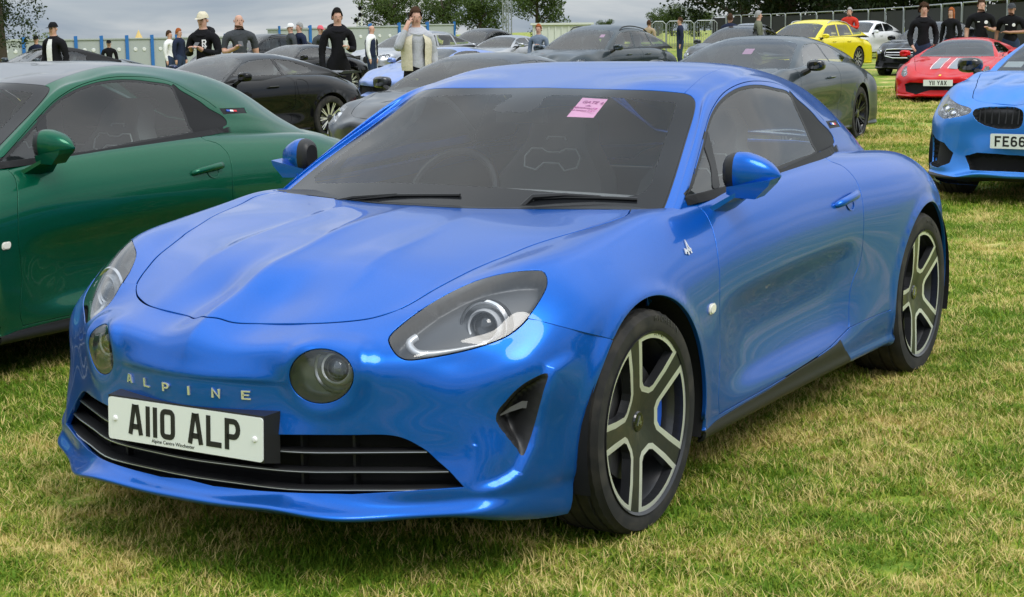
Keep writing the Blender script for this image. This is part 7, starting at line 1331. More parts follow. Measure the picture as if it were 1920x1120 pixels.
# ---------------------------------------------------------------- kinds of car: proportions, roof profile and outlines (metres; x = 0 at the front axle)
def outl(*p): return list(p)
SPEC = {
 'rear_engined': dict(id='rear_engined', w=1.85, wb=2.45, fo=.93, ro=1.03, r=.335, tw=.28, hz=[.62,.68,.86,.90,.93,.98,.92,.70], belt=(.93,.95,.97,.98), sill=.17,
   roof=[(-.42,.86),(-1.12,1.245),(-1.75,1.295),(-3.15,.93)], roofw=.58, belty=(.62,.80,.86,.84), rim='multi', mx=-.72,
   panes=[[(-.72,.99),(-1.02,1.15),(-1.25,1.20),(-1.62,1.215),(-1.64,.99)],[(-1.68,.99),(-1.68,1.21),(-1.95,1.18),(-2.25,1.08),(-2.30,1.03),(-2.1,.995)]],
   headlight=outl((5.0,.60),(5.0,.70),(6.0,.79),(7.0,.80),(7.3,.74),(7.0,.64),(6.0,.57)), lamps=((6.1,.69,.055),), intake=outl((0,.36),(2.6,.36),(3.2,.30),(2.6,.24),(0,.24)), corner=outl((3.9,.38),(5.8,.38),(6.0,.26),(4.2,.26)), round=('headlight',), hi=1.3),
 'mid_engined': dict(id='mid_engined', w=1.94, wb=2.65, fo=1.05, ro=.83, r=.34, tw=.27, hz=[.50,.56,.80,.86,.93,1.0,.96,.80], belt=(.86,.90,.96,1.0), sill=.14,
   roof=[(-.22,.80),(-1.18,1.165),(-1.55,1.205),(-3.1,.96)], roofw=.52, belty=(.55,.72,.84,.84), rim='five', mx=-.55,
   panes=[[(-.62,.92),(-1.0,1.06),(-1.3,1.12),(-1.75,1.11),(-2.0,1.02),(-1.8,.96),(-1.3,.93)]],
   headlight=outl((4.6,.55),(5.2,.60),(7.0,.72),(7.8,.76),(7.6,.70),(6.4,.56),(5.2,.50)), lamps=((5.8,.585,.035),), intake=outl((0,.40),(3.6,.42),(4.6,.38),(4.2,.25),(2.6,.20),(1.0,.28),(0,.28)), round=('headlight',), hi=1.3,
   creases=((.55,0.0,.9,.02,.12),)),
 'estate': dict(id='estate', flat=.8, w=1.87, wb=2.97, fo=.88, ro=1.12, r=.345, tw=.255, cowl=-.42, hz=[.74,.80,.97,1.0,1.0,1.01,1.0,.82], belt=(.98,.99,1.0,1.02), sill=.20, square=1.0,
   roof=[(-.48,.95),(-1.32,1.405),(-2.6,1.47),(-3.95,1.02)], roofw=.66, belty=(.80,.86,.87,.84), rim='multi', mx=-.70, handles=(-1.45,-2.35), door2=-2.0, seats=(-1.75,-2.6),
   panes=[[(-.86,1.03),(-1.20,1.25),(-1.42,1.335),(-1.88,1.365),(-1.86,1.03)],[(-1.93,1.03),(-1.95,1.365),(-2.66,1.36),(-2.78,1.05)],[(-2.85,1.06),(-2.74,1.36),(-3.15,1.33),(-3.52,1.13),(-3.45,1.08)]],
   headlight=outl((3.6,.66),(3.8,.75),(5.6,.80),(7.4,.82),(7.2,.74),(5.6,.66)), lamps=((4.7,.73,.04),(6.0,.75,.04)), grille=outl((.35,.52),(.35,.78),(2.9,.76),(3.0,.56)), intake=outl((0,.40),(3.0,.40),(3.4,.28),(0,.27)), corner=outl((4.0,.46),(5.9,.46),(6.0,.30),(4.4,.30))),
 'saloon': dict(id='saloon', flat=.8, w=1.81, wb=2.80, fo=.85, ro=1.05, r=.325, tw=.235, cowl=-.42, hz=[.72,.78,.93,.97,.98,1.0,.99,.80], belt=(.95,.96,.98,.99), sill=.20, square=.9,
   roof=[(-.52,.93),(-1.38,1.375),(-2.25,1.425),(-3.45,1.04)], roofw=.64, belty=(.72,.84,.86,.84), rim='silver', mx=-.72, handles=(-1.4,-2.25), door2=-1.95, seats=(-1.75,-2.5),
   panes=[[(-.88,1.0),(-1.22,1.20),(-1.45,1.29),(-1.86,1.325),(-1.84,1.0)],[(-1.91,1.0),(-1.93,1.325),(-2.45,1.305),(-2.80,1.15),(-2.78,1.03)]],
   headlight=outl((3.7,.60),(3.7,.72),(5.4,.77),(7.2,.80),(7.0,.70),(5.6,.61)), lamps=((4.6,.68,.05),(6.0,.70,.045)), grille=outl((.0,.50),(.0,.72),(2.6,.70),(2.9,.55)), intake=outl((0,.38),(3.0,.38),(3.3,.26),(0,.25)), corner=outl((4.0,.42),(5.9,.42),(6.0,.28),(4.3,.28)), round=('headlight',)),
 'two_door': dict(id='two_door', flat=.6, w=1.90, wb=2.82, fo=.87, ro=1.12, r=.345, tw=.265, cowl=-.45, hz=[.70,.76,.94,.97,.97,1.0,.98,.80], belt=(.94,.95,.97,1.0), sill=.17, square=.7,
   roof=[(-.58,.93),(-1.46,1.29),(-2.05,1.335),(-3.55,1.02)], roofw=.60, belty=(.66,.82,.86,.84), rim='black', mx=-.78, mirrorm=BLACK_GLOSS, handles=(-1.65,), hi=1.35,
   panes=[[(-.98,.985),(-1.30,1.15),(-1.55,1.22),(-2.02,1.235),(-2.04,.99)],[(-2.07,.99),(-2.07,1.232),(-2.42,1.20),(-2.82,1.07),(-2.90,1.04),(-2.6,1.0)]],
   headlight=outl((3.6,.63),(3.9,.71),(5.6,.75),(7.2,.77),(6.9,.70),(5.4,.63)), lamps=((4.6,.69,.04),(5.9,.70,.04)), grille=outl((.3,.50),(.3,.72),(2.9,.70),(3.0,.54)), intake=outl((0,.38),(3.0,.38),(3.3,.26),(0,.25))),
 'compact_coupe': dict(id='compact_coupe', w=1.88, wb=2.81, fo=.83, ro=1.05, r=.338, tw=.255, cowl=-.42, hz=[.755,.80,.965,1.0,1.0,1.02,1.0,.82], belt=(.985,.99,1.0,1.03), sill=.17, square=1.0, rim='five',
   roof=[(-.50,.965),(-1.40,1.36),(-2.1,1.40),(-3.45,1.05)], roofw=.62, belty=(.70,.84,.86,.84), mx=-.72, handles=(-1.5,), hi=3.0, mirrorm=BLACK_GLOSS,
   panes=[[(-.90,1.03),(-1.22,1.20),(-1.5,1.29),(-1.95,1.31),(-1.97,1.03)],[(-2.0,1.03),(-2.0,1.308),(-2.4,1.27),(-2.8,1.12),(-2.6,1.04)]],
   headlight=outl((2.72,.700),(2.72,.742),(4.2,.775),(5.8,.815),(7.0,.845),(7.2,.78),(6.2,.695),(4.9,.655),(3.8,.665)), lamps=((4.2,.715,.036),(5.4,.742,.038)), grille=outl((.26,.60),(.22,.74),(.9,.762),(2.2,.76),(2.72,.735),(2.3,.63),(1.3,.585)),
   intake=outl((0,.395),(2.2,.41),(2.9,.38),(2.5,.275),(0,.27)), corner=outl((3.55,.40),(4.2,.475),(6.4,.53),(6.9,.50),(7.0,.30),(4.6,.275),(3.7,.32)), lower_strip=outl((0,.222),(3.2,.222),(5,.24),(8,.24),(8,.17),(0,.17)), round=('headlight','grille'), creases=((.42,-.2,.7,.016,.07),), bars=(.5,.8,1.1,1.4,1.7,2.0,2.25), barz=(.635,.74), flat=.9, plate=('FE66', (.862, 0, .505), -.225)),
 'roadster': dict(id='roadster', w=1.85, wb=2.55, fo=.85, ro=.95, r=.33, tw=.235, cowl=-.42, hz=[.66,.72,.88,.92,.94,.97,.94,.74], belt=(.93,.94,.95,.97), sill=.18, soft=True,
   roof=[(-.55,.88),(-1.25,1.245),(-1.75,1.285),(-2.95,.98)], roofw=.60, belty=(.70,.82,.86,.84), rim='multi', mx=-.75,
   panes=[[(-.86,.97),(-1.1,1.11),(-1.32,1.17),(-1.85,1.175),(-2.1,1.08),(-2.05,.98)]], headlight=outl((4.6,.58),(4.6,.67),(6.0,.74),(7.0,.76),(6.6,.66),(5.6,.58)), round=('headlight',)),
}

# ---------------------------------------------------------------- field, grass, trees, things beyond the cars
F2 = Vector((math.cos(yaw), math.sin(yaw))); R2 = Vector((F2.y, -F2.x))
def dl(x, y): q = (x-CAM.x, y-CAM.y); return q[0]*F2.x+q[1]*F2.y, q[0]*R2.x+q[1]*R2.y
def sm1(a, b, x):
    t = min(1, max(0, (x-a)/(b-a))); return t*t*(3-2*t)
def gz(x, y):
    """the field falls away gently to the left of the view"""
    d, l = dl(x, y)
    return min(0, max(-.40, .0176*(l-3.7)))*sm1(8, 16, d) + max(0, min(.14, .0176*(l-3.7)))*sm1(26, 45, d) - .55*sm1(45, 72, d)*sm1(6, -8, l)
def at(u, d):
    """ground point at picture column u (of 1920) and d metres in front of the camera"""
    q = F2*d + R2*((u-960)/3037.3*d); x, y = CAM.x+q.x, CAM.y+q.y
    return Vector((x, y, gz(x, y)))
def grass_nodes(m, ground):
    t, N, b = nodes(m)
    g = N('ShaderNodeNewGeometry')
    n = N('ShaderNodeTexNoise', Scale=.75, Detail=5.0, Roughness=.62); n2 = N('ShaderNodeTexNoise', Scale=5.5, Detail=4.0); n3 = N('ShaderNodeTexNoise', Scale=38.0 if ground else 60.0, Detail=3.0)
    for q in (n, n2, n3): t.links.new(g.outputs['Position'], q.inputs['Vector'])
    a = N('ShaderNodeMath', operation='MULTIPLY_ADD'); t.links.new(n2.outputs['Fac'], a.inputs[0]); a.inputs[1].default_value = .45; t.links.new(n.outputs['Fac'], a.inputs[2])
    a2 = N('ShaderNodeMath', operation='MULTIPLY_ADD'); t.links.new(n3.outputs['Fac'], a2.inputs[0]); a2.inputs[1].default_value = .30; t.links.new(a.outputs[0], a2.inputs[2])
    src = a2.outputs[0]
    if not ground:
        at_ = N('ShaderNodeAttribute', attribute_name='tint'); 
        a3 = N('ShaderNodeMath', operation='MULTIPLY_ADD'); t.links.new(at_.outputs['Fac'], a3.inputs[0]); a3.inputs[1].default_value = .40; t.links.new(a2.outputs[0], a3.inputs[2])
        a4 = N('ShaderNodeMath', operation='SUBTRACT'); t.links.new(a3.outputs[0], a4.inputs[0]); a4.inputs[1].default_value = .20; src = a4.outputs[0]
    r = N('ShaderNodeValToRGB'); t.links.new(src, r.inputs[0]); c = r.color_ramp
    k = 1.2 if ground else 1.5
    c.elements[0].position = .76; c.elements[0].color = (.078*k, .148*k, .010*k, 1)
    c.elements[1].position = 1.12 if False else 1.0; c.elements[1].color = (.44*k, .355*k, .14*k, 1)
    e = c.elements.new(.885); e.color = (.185*k, .235*k, .022*k, 1); e = c.elements.new(.955); e.color = (.30*k, .28*k, .065*k, 1)
    t.links.new(r.outputs[0], b.inputs['Base Color']); b.inputs['Roughness'].default_value = .7; b.inputs['Specular IOR Level'].default_value = .25
    if not ground:
        tr = N('ShaderNodeBsdfTranslucent'); t.links.new(r.outputs[0], tr.inputs['Color']); ms = N('ShaderNodeMixShader'); ms.inputs[0].default_value = .28
        t.links.new(b.outputs[0], ms.inputs[1]); t.links.new(tr.outputs[0], ms.inputs[2]); t.links.new(ms.outputs[0], t.nodes['Material Output'].inputs['Surface'])
    else:
        bp = N('ShaderNodeBump', Strength=.7, Distance=.03); t.links.new(n3.outputs['Fac'], bp.inputs['Height']); t.links.new(bp.outputs[0], b.inputs['Normal'])
GROUND = mat('field_ground'); grass_nodes(GROUND, True)
BLADE = mat('grass_blade'); grass_nodes(BLADE, False)
def make_ground():
    ds = np.concatenate([np.linspace(-500, -30, 10), np.linspace(-20, 0, 5), np.linspace(2, 30, 36), np.linspace(32, 90, 30), np.linspace(100, 1400, 20)])
    ls = np.concatenate([np.linspace(-900, -60, 12), np.linspace(-50, 50, 61), np.linspace(60, 900, 12)])
    P = []
    for d in ds:
        row = []
        for l in ls:
            q = F2*float(d)+R2*float(l); x, y = CAM.x+q.x, CAM.y+q.y; row.append((x, y, gz(x, y)))
        P.append(row)
    mb = MB(); mb.grid(P); o = mb.build('ground', GROUND, None, True, R_(80)); tag(o, 'mown grass field the cars are parked on', None, None, 'structure')
make_ground()
def make_grass():
    rnd = random.Random(4); clumps = []
    hid = bpy.data.collections.new('grass_clumps')            # source tufts, not linked to the scene
    for k in range(7):
        mb = MB(); tint = []
        straw = k >= 5
        for b in range(50 if not straw else 28):
            r = .062*math.sqrt(rnd.random()); a = rnd.random()*6.283; bx, by = r*math.cos(a), r*math.sin(a)
            h = rnd.uniform(.014, .036)*(1.25 if straw else 1); w = rnd.uniform(.0014, .0030)*(.75 if straw else 1); az = rnd.random()*6.283; lean = rnd.uniform(.2, 1.6); ca, sa = math.cos(az), math.sin(az)
            pts = []
            for t in (0, .4, .75, 1):
                s = lean*h*t*t*.9; z = h*t*(1-.30*lean*t*.6); ww = w*(1-t**2.2)
                cx, cy = bx+ca*s, by+sa*s
                pts += [(cx-sa*ww, cy+ca*ww, z), (cx+sa*ww, cy-ca*ww, z)] if t < 1 else [(cx, cy, z)]
            mb.add(pts, [(0, 1, 3, 2), (2, 3, 5, 4), (4, 5, 6)]); tv = rnd.uniform(.0, .8) if not straw else rnd.uniform(.8, 1.25); tint += [tv]*7
        o = mb.build('grass_tuft', BLADE, None); COL.objects.unlink(o); hid.objects.link(o)
        at_ = o.data.attributes.new('tint', 'FLOAT', 'POINT'); at_.data.foreach_set('value', tint)
    # where tufts stand: dense near the camera, thinner and larger further off
    pts = []; rot = []; scl = []
    rg = np.random.default_rng(7)
    for d0, d1, dens, s0 in ((2.3, 4.6, 560, .95), (4.6, 7.5, 520, 1.0), (7.5, 12, 240, 1.15), (12, 20, 80, 1.5), (20, 36, 24, 2.1)):
        w0, w1 = d0*.36+.5, d1*.36+.5
        n = int(dens*(d1-d0)*(w1+w1)); d = rg.uniform(d0, d1, n); l = rg.uniform(-w1, w1, n)
        keep = np.abs(l) < d*.345+.4
        d, l = d[keep], l[keep]
        for a, b in zip(d, l):
            x = CAM.x+F2.x*a+R2.x*b; y = CAM.y+F2.y*a+R2.y*b
            pts.append((x, y, gz(x, y)-.003)); rot.append(rg.uniform(0, 6.283)); scl.append(s0*rg.uniform(.65, 1.25))
    me = bpy.data.meshes.new('grass'); me.from_pydata(pts, [], [])
    for nm, ty, val in (('rot', 'FLOAT', rot), ('scl', 'FLOAT', scl), ('idx', 'INT', [int(v) for v in rg.integers(0, 7, len(pts))])):
        a = me.attributes.new(nm, ty, 'POINT'); a.data.foreach_set('value', val)
    me.materials.append(BLADE)
    o = link(bpy.data.objects.new('grass', me)); tag(o, 'short mown grass with straw coloured patches', 'grass', None, 'stuff')
    ng = bpy.data.node_groups.new('grass_scatter', 'GeometryNodeTree')
    ng.interface.new_socket('Geometry', in_out='INPUT', socket_type='NodeSocketGeometry'); ng.interface.new_socket('Geometry', in_out='OUTPUT', socket_type='NodeSocketGeometry')
    A = ng.nodes.new; gi, go = A('NodeGroupInput'), A('NodeGroupOutput'); ip = A('GeometryNodeInstanceOnPoints'); ci = A('GeometryNodeCollectionInfo')
    ci.inputs['Collection'].default_value = hid; ci.inputs['Separate Children'].default_value = True; ci.inputs['Reset Children'].default_value = True
    def named(nm, dt):
        n = A('GeometryNodeInputNamedAttribute'); n.data_type = dt; n.inputs['Name'].default_value = nm; return n.outputs[0]
    cx = A('ShaderNodeCombineXYZ'); L = ng.links.new
    L(named('rot', 'FLOAT'), cx.inputs['Z']); L(gi.outputs[0], ip.inputs['Points']); L(ci.outputs[0], ip.inputs['Instance']); ip.inputs['Pick Instance'].default_value = True
    L(named('idx', 'INT'), ip.inputs['Instance Index']); L(cx.outputs[0], ip.inputs['Rotation']); L(named('scl', 'FLOAT'), ip.inputs['Scale']); L(ip.outputs[0], go.inputs[0])
    md = o.modifiers.new('scatter', 'NODES'); md.node_group = ng
    print('grass tufts', len(pts))
# ---------------------------------------------------------------- trees
def leaf_mat(name, c0, c1):
    m = mat(name, c0, .6); t, N, b = nodes(m); b.inputs['Specular IOR Level'].default_value = .2
    g = N('ShaderNodeNewGeometry'); r = N('ShaderNodeValToRGB'); t.links.new(g.outputs['Random Per Island'], r.inputs[0]); r.color_ramp.elements[0].color = (*c0, 1); r.color_ramp.elements[1].color = (*c1, 1)
    t.links.new(r.outputs[0], b.inputs['Base Color']); tr = N('ShaderNodeBsdfTranslucent'); t.links.new(r.outputs[0], tr.inputs['Color'])
    ms = N('ShaderNodeMixShader'); ms.inputs[0].default_value = .25; t.links.new(b.outputs[0], ms.inputs[1]); t.links.new(tr.outputs[0], ms.inputs[2]); t.links.new(ms.outputs[0], t.nodes['Material Output'].inputs['Surface'])
    return m
LEAF = [leaf_mat('leaves_mid', (.030, .055, .012), (.085, .125, .030)), leaf_mat('leaves_dark', (.014, .026, .010), (.040, .060, .020)), leaf_mat('leaves_light', (.06, .095, .016), (.14, .18, .035))]
BARK = mat('bark', (.07, .055, .04), .9)
def make_tree(name, loc, h, rad, seed, leaf, label, group, n=5200, ls=.26, trunk=.30, low=.25):
    rnd = random.Random(seed); root = empty(name, loc, rnd.random()*6.28, label, 'tree', group)
    mb = MB(); tr = h*.028
    pts = [Vector((0, 0, -.3)), Vector((rnd.uniform(-.1, .1), rnd.uniform(-.1, .1), h*trunk)), Vector((rnd.uniform(-.3, .3), rnd.uniform(-.3, .3), h*.6)), Vector((rnd.uniform(-.3, .3), rnd.uniform(-.3, .3), h*.9))]
    mb.tube(pts, [tr*1.25, tr, tr*.6, tr*.15], 8); clumps = []
    for k in range(14):
        a = k*2.4+rnd.uniform(-.4, .4); z0 = h*rnd.uniform(trunk*.9, .7); base = Vector((0, 0, z0)); R = rad*rnd.uniform(.55, .95)*math.sqrt(max(.08, 1-((z0/h-.45)/.62)**2)); tip = Vector((math.cos(a)*R, math.sin(a)*R, z0+rnd.uniform(.05, .22)*h))
        mb.tube([base, base.lerp(tip, .5)+Vector((0, 0, .03*h)), tip], [tr*.45, tr*.28, tr*.08], 6); clumps += [(tip, rad*rnd.uniform(.26, .42)), (base.lerp(tip, .6), rad*rnd.uniform(.22, .36))]
    for k in range(10):
        a = rnd.random()*6.28; z = h*rnd.uniform(low+.05, .93); R = rad*.75*math.sqrt(max(.02, 1-((z/h-.52)/.50)**2)); clumps.append((Vector((math.cos(a)*R*rnd.random()**.5, math.sin(a)*R*rnd.random()**.5, z)), rad*rnd.uniform(.24, .40)))
    mb.build('trunk', BARK, root, True)
    rg = np.random.default_rng(seed); V = []; Fc = []
    tot = sum(r**2 for _, r in clumps); k0 = 0
    for c, r in clumps:
        m = int(n*r*r/tot)
        d = rg.normal(size=(m, 3)); d /= np.linalg.norm(d, axis=1, keepdims=True); rr = r*rg.uniform(.35, 1.0, (m, 1))**.5*np.where(rg.random((m, 1)) < .08, 1.25, 1.0)
        p = np.array(c)+d*rr*[1, 1, .78]
        A = rg.normal(size=(m, 3)); A /= np.linalg.norm(A, axis=1, keepdims=True); B = np.cross(A, rg.normal(size=(m, 3))); B /= np.linalg.norm(B, axis=1, keepdims=True)
        s = ls*rg.uniform(.5, 1.15, (m, 1))
        q = np.stack([p-A*s*.5, p+B*s*.28, p+A*s*.5, p-B*s*.28], 1); V.append(q.reshape(-1, 3)); Fc.append(np.arange(m*4).reshape(m, 4)+k0); k0 += m*4
    V = np.vstack(V); Fc = np.vstack(Fc)
    me = bpy.data.meshes.new('crown'); me.vertices.add(len(V)); me.vertices.foreach_set('co', V.ravel()); me.loops.add(Fc.size); me.loops.foreach_set('vertex_index', Fc.ravel().astype(np.int32)); me.polygons.add(len(Fc)); me.polygons.foreach_set('loop_start', np.arange(0, Fc.size, 4, dtype=np.int32)); me.polygons.foreach_set('loop_total', np.full(len(Fc), 4, np.int32)); me.update(); me.validate()
    me.materials.append(leaf); link(bpy.data.objects.new('crown', me), root)
    return root
def copy_tree(src, loc, rz, sc_, label, group):
    c = src.copy(); COL.objects.link(c); c.location = loc; c.rotation_euler = (0, 0, rz); c.scale = (sc_, sc_, sc_*1.0); tag(c, label, 'tree', group)
    for ch in src.children: link(ch.copy(), c)
    return c

# ---------------------------------------------------------------- people: one continuous skinned body each
SKIN = [mat('skin_light', (.52, .30, .22), .55), mat('skin_tan', (.40, .21, .14), .55)]
def cloth_mat(name, c):
    m = mat('cloth_'+name, c, .92, spec=.15); t, N, b = nodes(m); tc = N('ShaderNodeTexCoord'); n = N('ShaderNodeTexNoise', Scale=9.0, Detail=4.0, Distortion=1.6); t.links.new(tc.outputs['Object'], n.inputs['Vector'])
    bp = N('ShaderNodeBump', Strength=.5, Distance=.025); t.links.new(n.outputs['Fac'], bp.inputs['Height']); t.links.new(bp.outputs[0], b.inputs['Normal']); return m
CL = {k: cloth_mat(k, v) for k, v in dict(black=(.010, .010, .012), charcoal=(.055, .06, .068), grey=(.42, .43, .47), white=(.72, .72, .72), cream=(.60, .55, .42), navy=(.018, .024, .05), denim=(.03, .045, .085), red=(.55, .045, .03), olive=(.13, .14, .10), pink=(.62, .12, .16), plaid=(.16, .20, .26), tan=(.35, .27, .18), brown=(.055, .03, .018), hairdark=(.012, .010, .009), ginger=(.30, .09, .03), greyhair=(.28, .28, .28), blue=(.03, .09, .38)).items()}
FACE_DARK = mat('eyes', (.012, .010, .010), .4)
def make_person(loc, face, h, label, top='black', legs='denim', sleeve=True, shorts=False, arms=('down', 'down'), hair='hairdark', hat=None, skin=0, group='people standing among the cars', bald=False, vest=None, bulk=1.0, long_hair=False, stance=.10, hood=False, curly=False, front=None):
    """face: heading angle the person looks towards (world, radians)"""
    J = {}; E = []; rad = {}; part = {}
    def v(n, p, r, pt, par=None):
        J[n] = Vector(p); rad[n] = r; part[n] = pt
        if par: E.append((par, n))
    b = bulk*1.06
    v('pelvis', (0, 0, .95), (.135*b, .105*b), 'top'); v('waist', (0, 0, 1.08), (.135*b, .10*b), 'top', 'pelvis'); v('chest', (.01, 0, 1.29), (.165*b, .115*b), 'top', 'waist'); v('collar', (0, 0, 1.42), (.12*b, .085), 'top', 'chest'); v('neck', (.005, 0, 1.505), (.058, .058), 'skin', 'collar'); v('jaw', (.025, 0, 1.575), (.066, .072), 'skin', 'neck'); v('brow', (.018, 0, 1.66), (.077, .092), 'skin', 'jaw'); v('crown', (.0, 0, 1.735), (.055, .065), 'skin', 'brow')
    for s, nm, pose in ((1, 'l', arms[0]), (-1, 'r', arms[1])):
        sh = Vector((0, .185*s*b, 1.395))
        P = {'down': ((-.02, .235*s*b, 1.13), (.04, .24*s*b, .89), (.06, .235*s*b, .80)), 'pocket': ((-.05, .245*s*b, 1.14), (.09, .215*s*b, .96), (.13, .175*s*b, .90)), 'cup': ((-.01, .235*s*b, 1.13), (.22, .12*s, 1.17), (.30, .08*s, 1.20)), 'phone': ((.02, .23*s*b, 1.14), (.24, .10*s, 1.20), (.31, .06*s, 1.24)), 'ear': ((.10, .27*s*b, 1.20), (.11, .17*s, 1.47), (.075, .115*s, 1.58)), 'cross': ((.04, .24*s*b, 1.15), (.20, -.02*s, 1.14), (.20, -.10*s, 1.15))}[pose]
        v(nm+'sh', sh, (.078*b, .074*b), 'top', 'collar'); v(nm+'el', P[0], (.060*b, .060*b) if sleeve else (.048, .048), 'top', nm+'sh'); v(nm+'wr', P[1], (.044, .044) if sleeve else (.033, .033), 'fore', nm+'el'); v(nm+'pa', P[2], (.034, .020), 'hand', nm+'wr')
        dr = (Vector(P[2])-Vector(P[1])).normalized(); sd_ = dr.cross(Vector((1, 0, 0) if pose in ('down',) else (0, 0, 1)));  sd_ = sd_.normalized() if sd_.length > .1 else Vector((0, 1, 0)); cu = dr.cross(sd_)
        for k in range(4):
            o = sd_*(.027-.018*k); b0 = Vector(P[2])+dr*.035+o; L = (.038, .044, .042, .033)[k]
            v(nm+'f%da' % k, b0, (.0095, .0095), 'hand', nm+'pa'); v(nm+'f%db' % k, b0+dr*L*.8+cu*.012, (.0085, .0085), 'hand', nm+'f%da' % k); v(nm+'f%dc' % k, b0+dr*L*1.1+cu*.034, (.007, .007), 'hand', nm+'f%db' % k)
        v(nm+'ta', Vector(P[2])+sd_*.036+dr*.005, (.011, .011), 'hand', nm+'pa'); v(nm+'tb', Vector(P[2])+sd_*.046+dr*.040+cu*.016, (.009, .009), 'hand', nm+'ta')
        v(nm+'hip', (0, .095*s, .88), (.108*b, .112*b), 'leg', 'pelvis'); v(nm+'kn', (.025, stance*s+.01*s, .49), (.080*b, .084*b) if not shorts else (.070*b, .072*b), 'leg', nm+'hip'); v(nm+'ca', (-.005, stance*s+.012*s, .33), (.070*b, .070*b) if not shorts else (.056*b, .056*b), 'shin', nm+'kn'); v(nm+'an', (-.02, stance*s+.015*s, .09), (.058, .058) if not shorts else (.038, .038), 'shin', nm+'ca'); v(nm+'he', (-.03, stance*s+.015*s, .045), (.042, .040), 'shoe', nm+'an'); v(nm+'to', (.13, stance*s+.04*s, .035), (.042, .028), 'shoe', nm+'he')
    names = list(J); idx = {n: i for i, n in enumerate(names)}
    me = bpy.data.meshes.new('skeleton'); me.from_pydata([J[n] for n in names], [(idx[a], idx[c]) for a, c in E], [])
    o = bpy.data.objects.new('skeleton', me); COL.objects.link(o); md = o.modifiers.new('skin', 'SKIN'); md.use_smooth_shade = True
    if not me.skin_vertices: 
        bm = bmesh.new(); bm.from_mesh(me); bm.verts.layers.skin.verify(); bm.to_mesh(me); bm.free()
    for i, n in enumerate(names): me.skin_vertices[0].data[i].radius = rad[n]; me.skin_vertices[0].data[i].use_root = (n == 'pelvis')
    sb = o.modifiers.new('sub', 'SUBSURF'); sb.levels = 1; sb.render_levels = 1
    dg = bpy.context.evaluated_depsgraph_get(); dg.update(); bm_ = bpy.data.meshes.new_from_object(o.evaluated_get(dg)); bpy.data.objects.remove(o)
    # clothes: every face belongs to its nearest bone
    A = np.array([J[a] for a, c in E]); B = np.array([J[c] for a, c in E]); D = B-A; L2 = (D*D).sum(1)+1e-9
    cen = np.empty(len(bm_.polygons)*3); bm_.polygons.foreach_get('center', cen); cen = cen.reshape(-1, 3)
    t = np.clip(((cen[:, None]-A[None])*D[None]).sum(-1)/L2, 0, 1); rm = np.array([(sum(rad[a])*.5, sum(rad[c])*.5) for a, c in E]); near = (np.linalg.norm(cen[:, None]-(A[None]+t[..., None]*D[None]), axis=-1)-(rm[None, :, 0]*(1-t)+rm[None, :, 1]*t)).argmin(1)
    tp, lg = CL[top], CL[legs]; sk = SKIN[skin]; mats = [tp, lg, sk, CL['white'] if legs != 'black' or shorts else CL['black']]
    pm = {'top': 0, 'fore': 0 if sleeve else 2, 'hand': 2, 'skin': 2, 'leg': 1, 'shin': 2 if shorts else 1, 'shoe': 3}
    mi = np.array([pm[part[E[i][1]]] for i in near])
    if not sleeve:
        for i, n_ in enumerate(near):
            if E[n_][1] in ('lel', 'rel') and cen[i, 2] < 1.20: mi[i] = 2
    # folds: cloth is pushed in and out a little
    co = np.empty(len(bm_.vertices)*3); bm_.vertices.foreach_get('co', co); co = co.reshape(-1, 3); sd_ = len(label)*1.7
    f_ = np.sin(co[:, 2]*38+4*np.sin(co[:, 1]*13+sd_)+sd_)*.5+np.sin(co[:, 2]*21+co[:, 0]*17-sd_)*.5; w_ = np.clip((1.44-co[:, 2])/.1, 0, 1)*np.clip((co[:, 2]-.12)/.1, 0, 1)*np.where(np.abs(co[:, 1]) > .30, 0, 1)
    nv = np.empty(len(bm_.vertices)*3); bm_.vertices.foreach_get('normal', nv); co += nv.reshape(-1, 3)*(f_*w_*.007)[:, None]; bm_.vertices.foreach_set('co', co.ravel()); bm_.update()
    bm_.materials.clear()
    for m in mats: bm_.materials.append(m)
    bm_.polygons.foreach_set('material_index', mi.astype(np.int32)); bm_.polygons.foreach_set('use_smooth', np.ones(len(bm_.polygons), bool))
    bm_.name = 'person'; body = bpy.data.objects.new('person', bm_); link(body); body.location = loc; body.rotation_euler = (0, 0, face); s_ = h/1.785; body.scale = (s_, s_, s_); tag(body, label, 'person', group)
    # face
    mb = MB()
    for s in (1, -1): mb.lathe([(0, .003), (.006, .001), (.008, -.004)], 8, 'x', c=(.094, .032*s, 1.648))
    mb.build('eyes', FACE_DARK, body)
    mb = MB(); mb.add([(.094, -.014, 1.608), (.094, .014, 1.608), (.122, 0, 1.612), (.098, 0, 1.655)], [(0, 1, 2), (0, 2, 3), (1, 3, 2), (0, 3, 1)]); mb.build('nose', sk, body)
    mb = MB(); mb.box((.092, 0, 1.585), (.008, .046, .007)); mb.build('mouth', mat('lips', (.30, .11, .09), .5), body)
    for s in (1, -1):
        mb = MB(); mb.lathe([(0, .010), (.020, .007), (.026, -.004)], 8, 'y', c=(.0, .076*s, 1.635)); mb.build('ear', sk, body)
    def cap_shell(z0, k=1.0, jitter=0):
        P = []; rnd = random.Random(hash(label) % 999)
        for q in np.linspace(0, 1, 8):
            z = z0+(1.772-z0)*q; r = math.sqrt(max(0, 1-((z-1.655)/.128)**2))
            P.append([Vector((.006+(.102*k+rnd.uniform(0, jitter))*r*math.cos(a), (.092*k+rnd.uniform(0, jitter))*r*math.sin(a), z+rnd.uniform(0, jitter)*.5)) for a in np.linspace(0, 2*math.pi, 16, endpoint=False)])
        return P
